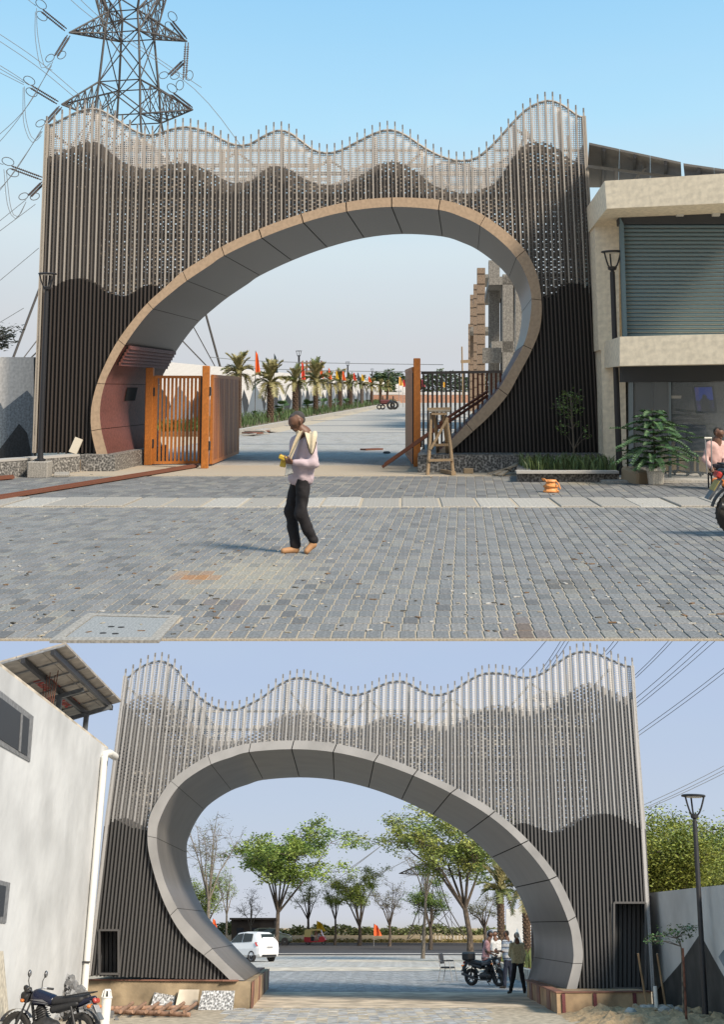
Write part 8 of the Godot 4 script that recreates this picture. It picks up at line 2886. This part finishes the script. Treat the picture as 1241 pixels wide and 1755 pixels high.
func lower_plants() -> void:
	var g0 := Color(0.10, 0.17, 0.035)
	var g1 := Color(0.26, 0.32, 0.065)
	var y0 := Color(0.20, 0.28, 0.06)
	var y1 := Color(0.36, 0.41, 0.11)
	tree(1, 471, 1636, 1412, 205, "broad forked tree with a flat green crown left of the middle of the lower arch", "", {"tw": 10.0, "fork": 0.32, "crown": 0.50, "limbs": 7, "twigs": 9, "fine": 3, "leaves": 70, "leaf": 0.050, "clump": 0.10, "c0": g0, "c1": g1, "lean": 0.04})
	tree(1, 807, 1647, 1372, 225, "tall forked tree with yellowish green crown under the right of the lower arch", "", {"tw": 13.0, "fork": 0.32, "crown": 0.48, "limbs": 7, "twigs": 9, "fine": 3, "leaves": 70, "leaf": 0.048, "clump": 0.10, "c0": Color(0.11, 0.17, 0.04), "c1": Color(0.30, 0.31, 0.08), "lean": -0.10})
	tree(1, 616, 1621, 1488, 88, "round light green tree behind the roadside orange flag", "", {"tw": 8.0, "fork": 0.25, "crown": 0.32, "limbs": 6, "twigs": 8, "leaves": 45, "leaf": 0.07, "clump": 0.17, "c0": y0, "c1": y1})
	tree(1, 574, 1620, 1512, 52, "small yellow green tree between the auto rickshaw and the round tree", "", {"tw": 5.0, "fork": 0.4, "crown": 0.42, "limbs": 5, "leaves": 30, "leaf": 0.09, "clump": 0.16, "c0": y0, "c1": y1})
	tree(1, 527, 1618, 1497, 64, "sparse pale tree behind the auto rickshaw", "", {"tw": 6.0, "fork": 0.35, "crown": 0.35, "limbs": 6, "leaves": 12, "leaf": 0.075, "clump": 0.15, "c0": y0, "c1": y1})
	tree(1, 668, 1622, 1505, 66, "thin brownish tree right of the roadside orange flag", "", {"tw": 6.0, "fork": 0.3, "crown": 0.3, "limbs": 6, "twigs": 8, "leaves": 12, "leaf": 0.06, "clump": 0.14, "c0": Color(0.12, 0.11, 0.05), "c1": Color(0.15, 0.16, 0.06)})
	tree(1, 738, 1628, 1502, 76, "leafy light green tree behind the thin bare trunk", "", {"tw": 8.0, "fork": 0.3, "crown": 0.3, "limbs": 6, "twigs": 8, "leaves": 42, "leaf": 0.07, "clump": 0.16, "c0": Color(0.07, 0.13, 0.03), "c1": Color(0.15, 0.21, 0.04)})
	tree(1, 725, 1643, 1440, 96, "thin nearly bare tree left of the tall forked tree", "", {"tw": 7.0, "fork": 0.5, "crown": 0.6, "limbs": 6, "twigs": 8, "fine": 4, "leaves": 4, "leaf": 0.04, "clump": 0.16, "c0": Color(0.10, 0.11, 0.05), "c1": Color(0.14, 0.14, 0.07), "lean": 0.06, "bark": "pale bark"})
	tree(1, 352, 1640, 1372, 100, "bare grey tree at the left inside the lower arch", "", {"tw": 8.0, "fork": 0.35, "crown": 0.42, "limbs": 7, "twigs": 12, "fine": 5, "leaves": 2, "leaf": 0.05, "clump": 0.12, "c0": Color(0.10, 0.12, 0.05), "c1": Color(0.14, 0.16, 0.06), "bark": "pale bark"})
	tree(1, 345, 1630, 1482, 90, "bushy light green tree at the left rim of the lower arch", "", {"tw": 8.0, "fork": 0.2, "crown": 0.2, "limbs": 7, "twigs": 8, "leaves": 45, "leaf": 0.06, "clump": 0.16, "c0": Color(0.10, 0.15, 0.03), "c1": Color(0.19, 0.24, 0.05)})
	tree(1, 385, 1632, 1475, 44, "slim twiggy tree left of the white hatchback", "", {"tw": 5.0, "fork": 0.4, "crown": 0.4, "limbs": 5, "leaves": 10, "leaf": 0.08, "clump": 0.16, "c0": g0, "c1": g1, "bark": "pale bark"})
	tree(1, 428, 1619, 1520, 60, "grey leafless tree in front of the brown roadside building", "", {"tw": 4.0, "fork": 0.3, "crown": 0.3, "limbs": 6, "twigs": 9, "fine": 4, "leaves": 2, "leaf": 0.07, "clump": 0.14, "c0": Color(0.12, 0.11, 0.07), "c1": Color(0.14, 0.14, 0.08), "bark": "pale bark"})
	tree(1, 832, 1630, 1530, 70, "brownish slim tree behind the rider", "", {"tw": 8.0, "fork": 0.4, "crown": 0.35, "limbs": 6, "leaves": 16, "leaf": 0.06, "clump": 0.15, "c0": Color(0.08, 0.09, 0.03), "c1": Color(0.14, 0.14, 0.05)})
	palm(1, 861, 1650, 1505, 13, 74, "left palm of the pair beside the mural wall under the lower arch", "palms by the right foot of the lower arch", 0.5)
	palm(1, 906, 1668, 1498, 14, 84, "right palm of the pair, its trunk close to the arch foot", "palms by the right foot of the lower arch", 0.6)
	# crowns over the right wall
	tree_at(1, Vector3(at_d(1, 1215, 1600, 58).x, 0, -58), at_d(1, 1180, 1400, 58).y, 3.4, 0.25, "dense olive green tree over the wall at the right edge", "", {"fork": 0.3, "crown": 0.3, "limbs": 9, "twigs": 10, "fine": 4, "leaves": 110, "leaf": 0.036, "clump": 0.16, "c0": Color(0.11, 0.16, 0.03), "c1": Color(0.26, 0.28, 0.05)}, 71)
	tree_at(1, Vector3(at_d(1, 1140, 1600, 52).x, 0, -52), at_d(1, 1140, 1425, 52).y, 2.6, 0.22, "yellow green tree between the gate edge and the lamp head", "", {"fork": 0.3, "crown": 0.3, "limbs": 9, "twigs": 10, "fine": 4, "leaves": 110, "leaf": 0.042, "clump": 0.17, "c0": Color(0.12, 0.16, 0.03), "c1": Color(0.22, 0.23, 0.04)}, 72)
	sapling(1, 1173, 1748, 1583, 90, "young tree with a flat leafy top before the painted wall", [[1118, 1605, 9, 40], [1112, 1612, 8, 30], [1138, 1600, 11, 50], [1155, 1596, 12, 60], [1173, 1592, 12, 60], [1190, 1590, 9, 40], [1165, 1610, 8, 25], [1130, 1612, 8, 25], [1182, 1603, 8, 30]], [[1171, 1700], [1170, 1650], [1168, 1622], [1160, 1608]], Color(0.07, 0.13, 0.05))
	hedge_mass("roadside_scrub", 1, 300, 900, func(px): return 1589.0 + 3.0 * sin(px * 0.05) + 3.0 * sin(px * 0.21 + 1.0), -gnd(1, 690, 1603).z, 6, 9000, 0.9, Color(0.13, 0.17, 0.07), Color(0.20, 0.23, 0.11), "hazy band of green scrub beyond the road")
	hedge_mass("roadside_scrub", 1, 320, 520, func(px): return 1584.0 + 4.0 * sin(px * 0.09), -gnd(1, 690, 1601).z, 6, 3500, 0.9, Color(0.06, 0.09, 0.03), Color(0.11, 0.13, 0.05), "taller scrub behind the brown roadside building")
	hedge_mass("dry_grass", 1, 480, 860, func(px): return 1613.0 + 1.5 * sin(px * 0.3), -gnd(1, 690, 1615.5).z, 12, 6000, 0.5, Color(0.28, 0.22, 0.10), Color(0.22, 0.20, 0.08), "strip of dry grass along the far road edge")
	grass("palm_bed_grass", 1, func(r): return Vector3(lerpf(gnd(1, 850, 1655).x, gnd(1, 915, 1672).x, r.randf()), 0.3, lerpf(gnd(1, 850, 1655).z, gnd(1, 915, 1672).z, r.randf()) + r.randfn() * 0.5), 500, 0.7, Color(0.09, 0.11, 0.03), "grass at the foot of the two palms")
func lower_sky_lines() -> void:
	pylon(1, 260.0, "distant lattice transmission tower behind the trees under the right of the lower arch", [[750, 46, 1613], [744, 24, 1560], [737, 11, 1500], [735, 10, 1480], [733, 2, 1455]], [[684, 1497, 2, 3, -1, 0.0], [790, 1500, 2, 3, 1, 0.0]], 0.3, M["tower steel"], 0.05)
	var wires := [[1088, 1158, 1156, 1088], [1090, 1162, 1163, 1088], [1090, 1197, 1213, 1088], [1091, 1206, 1222, 1092], [1092, 1212, 1236, 1090], [1094, 1255, 1260, 1131], [1095, 1261, 1260, 1139], [1105, 1379, 1260, 1303], [1105, 1385, 1260, 1310], [1105, 1388, 1260, 1316], [926, 1152, 968, 1088], [932, 1152, 975, 1088], [940, 1150, 982, 1088], [1033, 1122, 1060, 1088], [1040, 1122, 1068, 1088], [880, 1160, 945, 1088], [600, 1488, 700, 1412], [640, 1502, 760, 1440], [560, 1520, 690, 1420]]
	for i in wires.size():
		var q: Array = wires[i]
		var far := i >= 16
		var nm: String = ["first", "second", "third", "fourth", "fifth", "sixth", "seventh", "eighth", "ninth", "tenth"][i if i < 10 else (i - 10 if i < 16 else i - 16)]
		var d := 150.0
		var pts := []
		for k in 7:
			var f := k / 6.0
			pts.append(at_d(1, lerpf(q[0], q[2], f), lerpf(q[1], q[3], f) + 2.0 * sin(PI * f), d))
		var mb := MB.new()
		mb.path(pts, 0.030, 5)
		single("power_line", "thin far wire slanting through the lower arch opening, %s from the left" % nm if far else ("power line right of the lower gate, %s from the top along its right edge" % nm if i < 10 else "power line behind the lower gate's right wave, number %s of the steep ones" % nm), "cable", 1, mb, pts[3], M["cable"], "wires seen through the lower arch" if far else "power lines at the lower gate")

func _ready() -> void:
	rng.seed = 7
	set_stage()
	textures()
	mat("gap", 0.012, 0.012, 0.012, 0.9, "")
	mat("cap", 0.05, 0.05, 0.06, 0.5, "")
	mat("tip", 0.14, 0.135, 0.13, 0.5, "")
	ground()
	upper_paving()
	make_gates()
	upper_walls()
	lamp_post(0, 1063, 818, 1049, 430, "tall black lamp post in front of the cream shop pier", 11, 37, "tall lamp posts by the gates")
	lamp_post(0, 67, 818, 81, 468, "tall black lamp post on a concrete footing before the gate's left edge", 9, 32, "tall lamp posts by the gates", 0.36)
	orange_gates()
	shop()
	upper_sky_lines()
	upper_far()
	mat("tan brick", 0.36, 0.27, 0.17, 0.9, "sand", 2.0)
	upper_people()
	lower_setting()
	lower_vehicles()
	lower_people()
	lower_plants()
	lower_sky_lines()
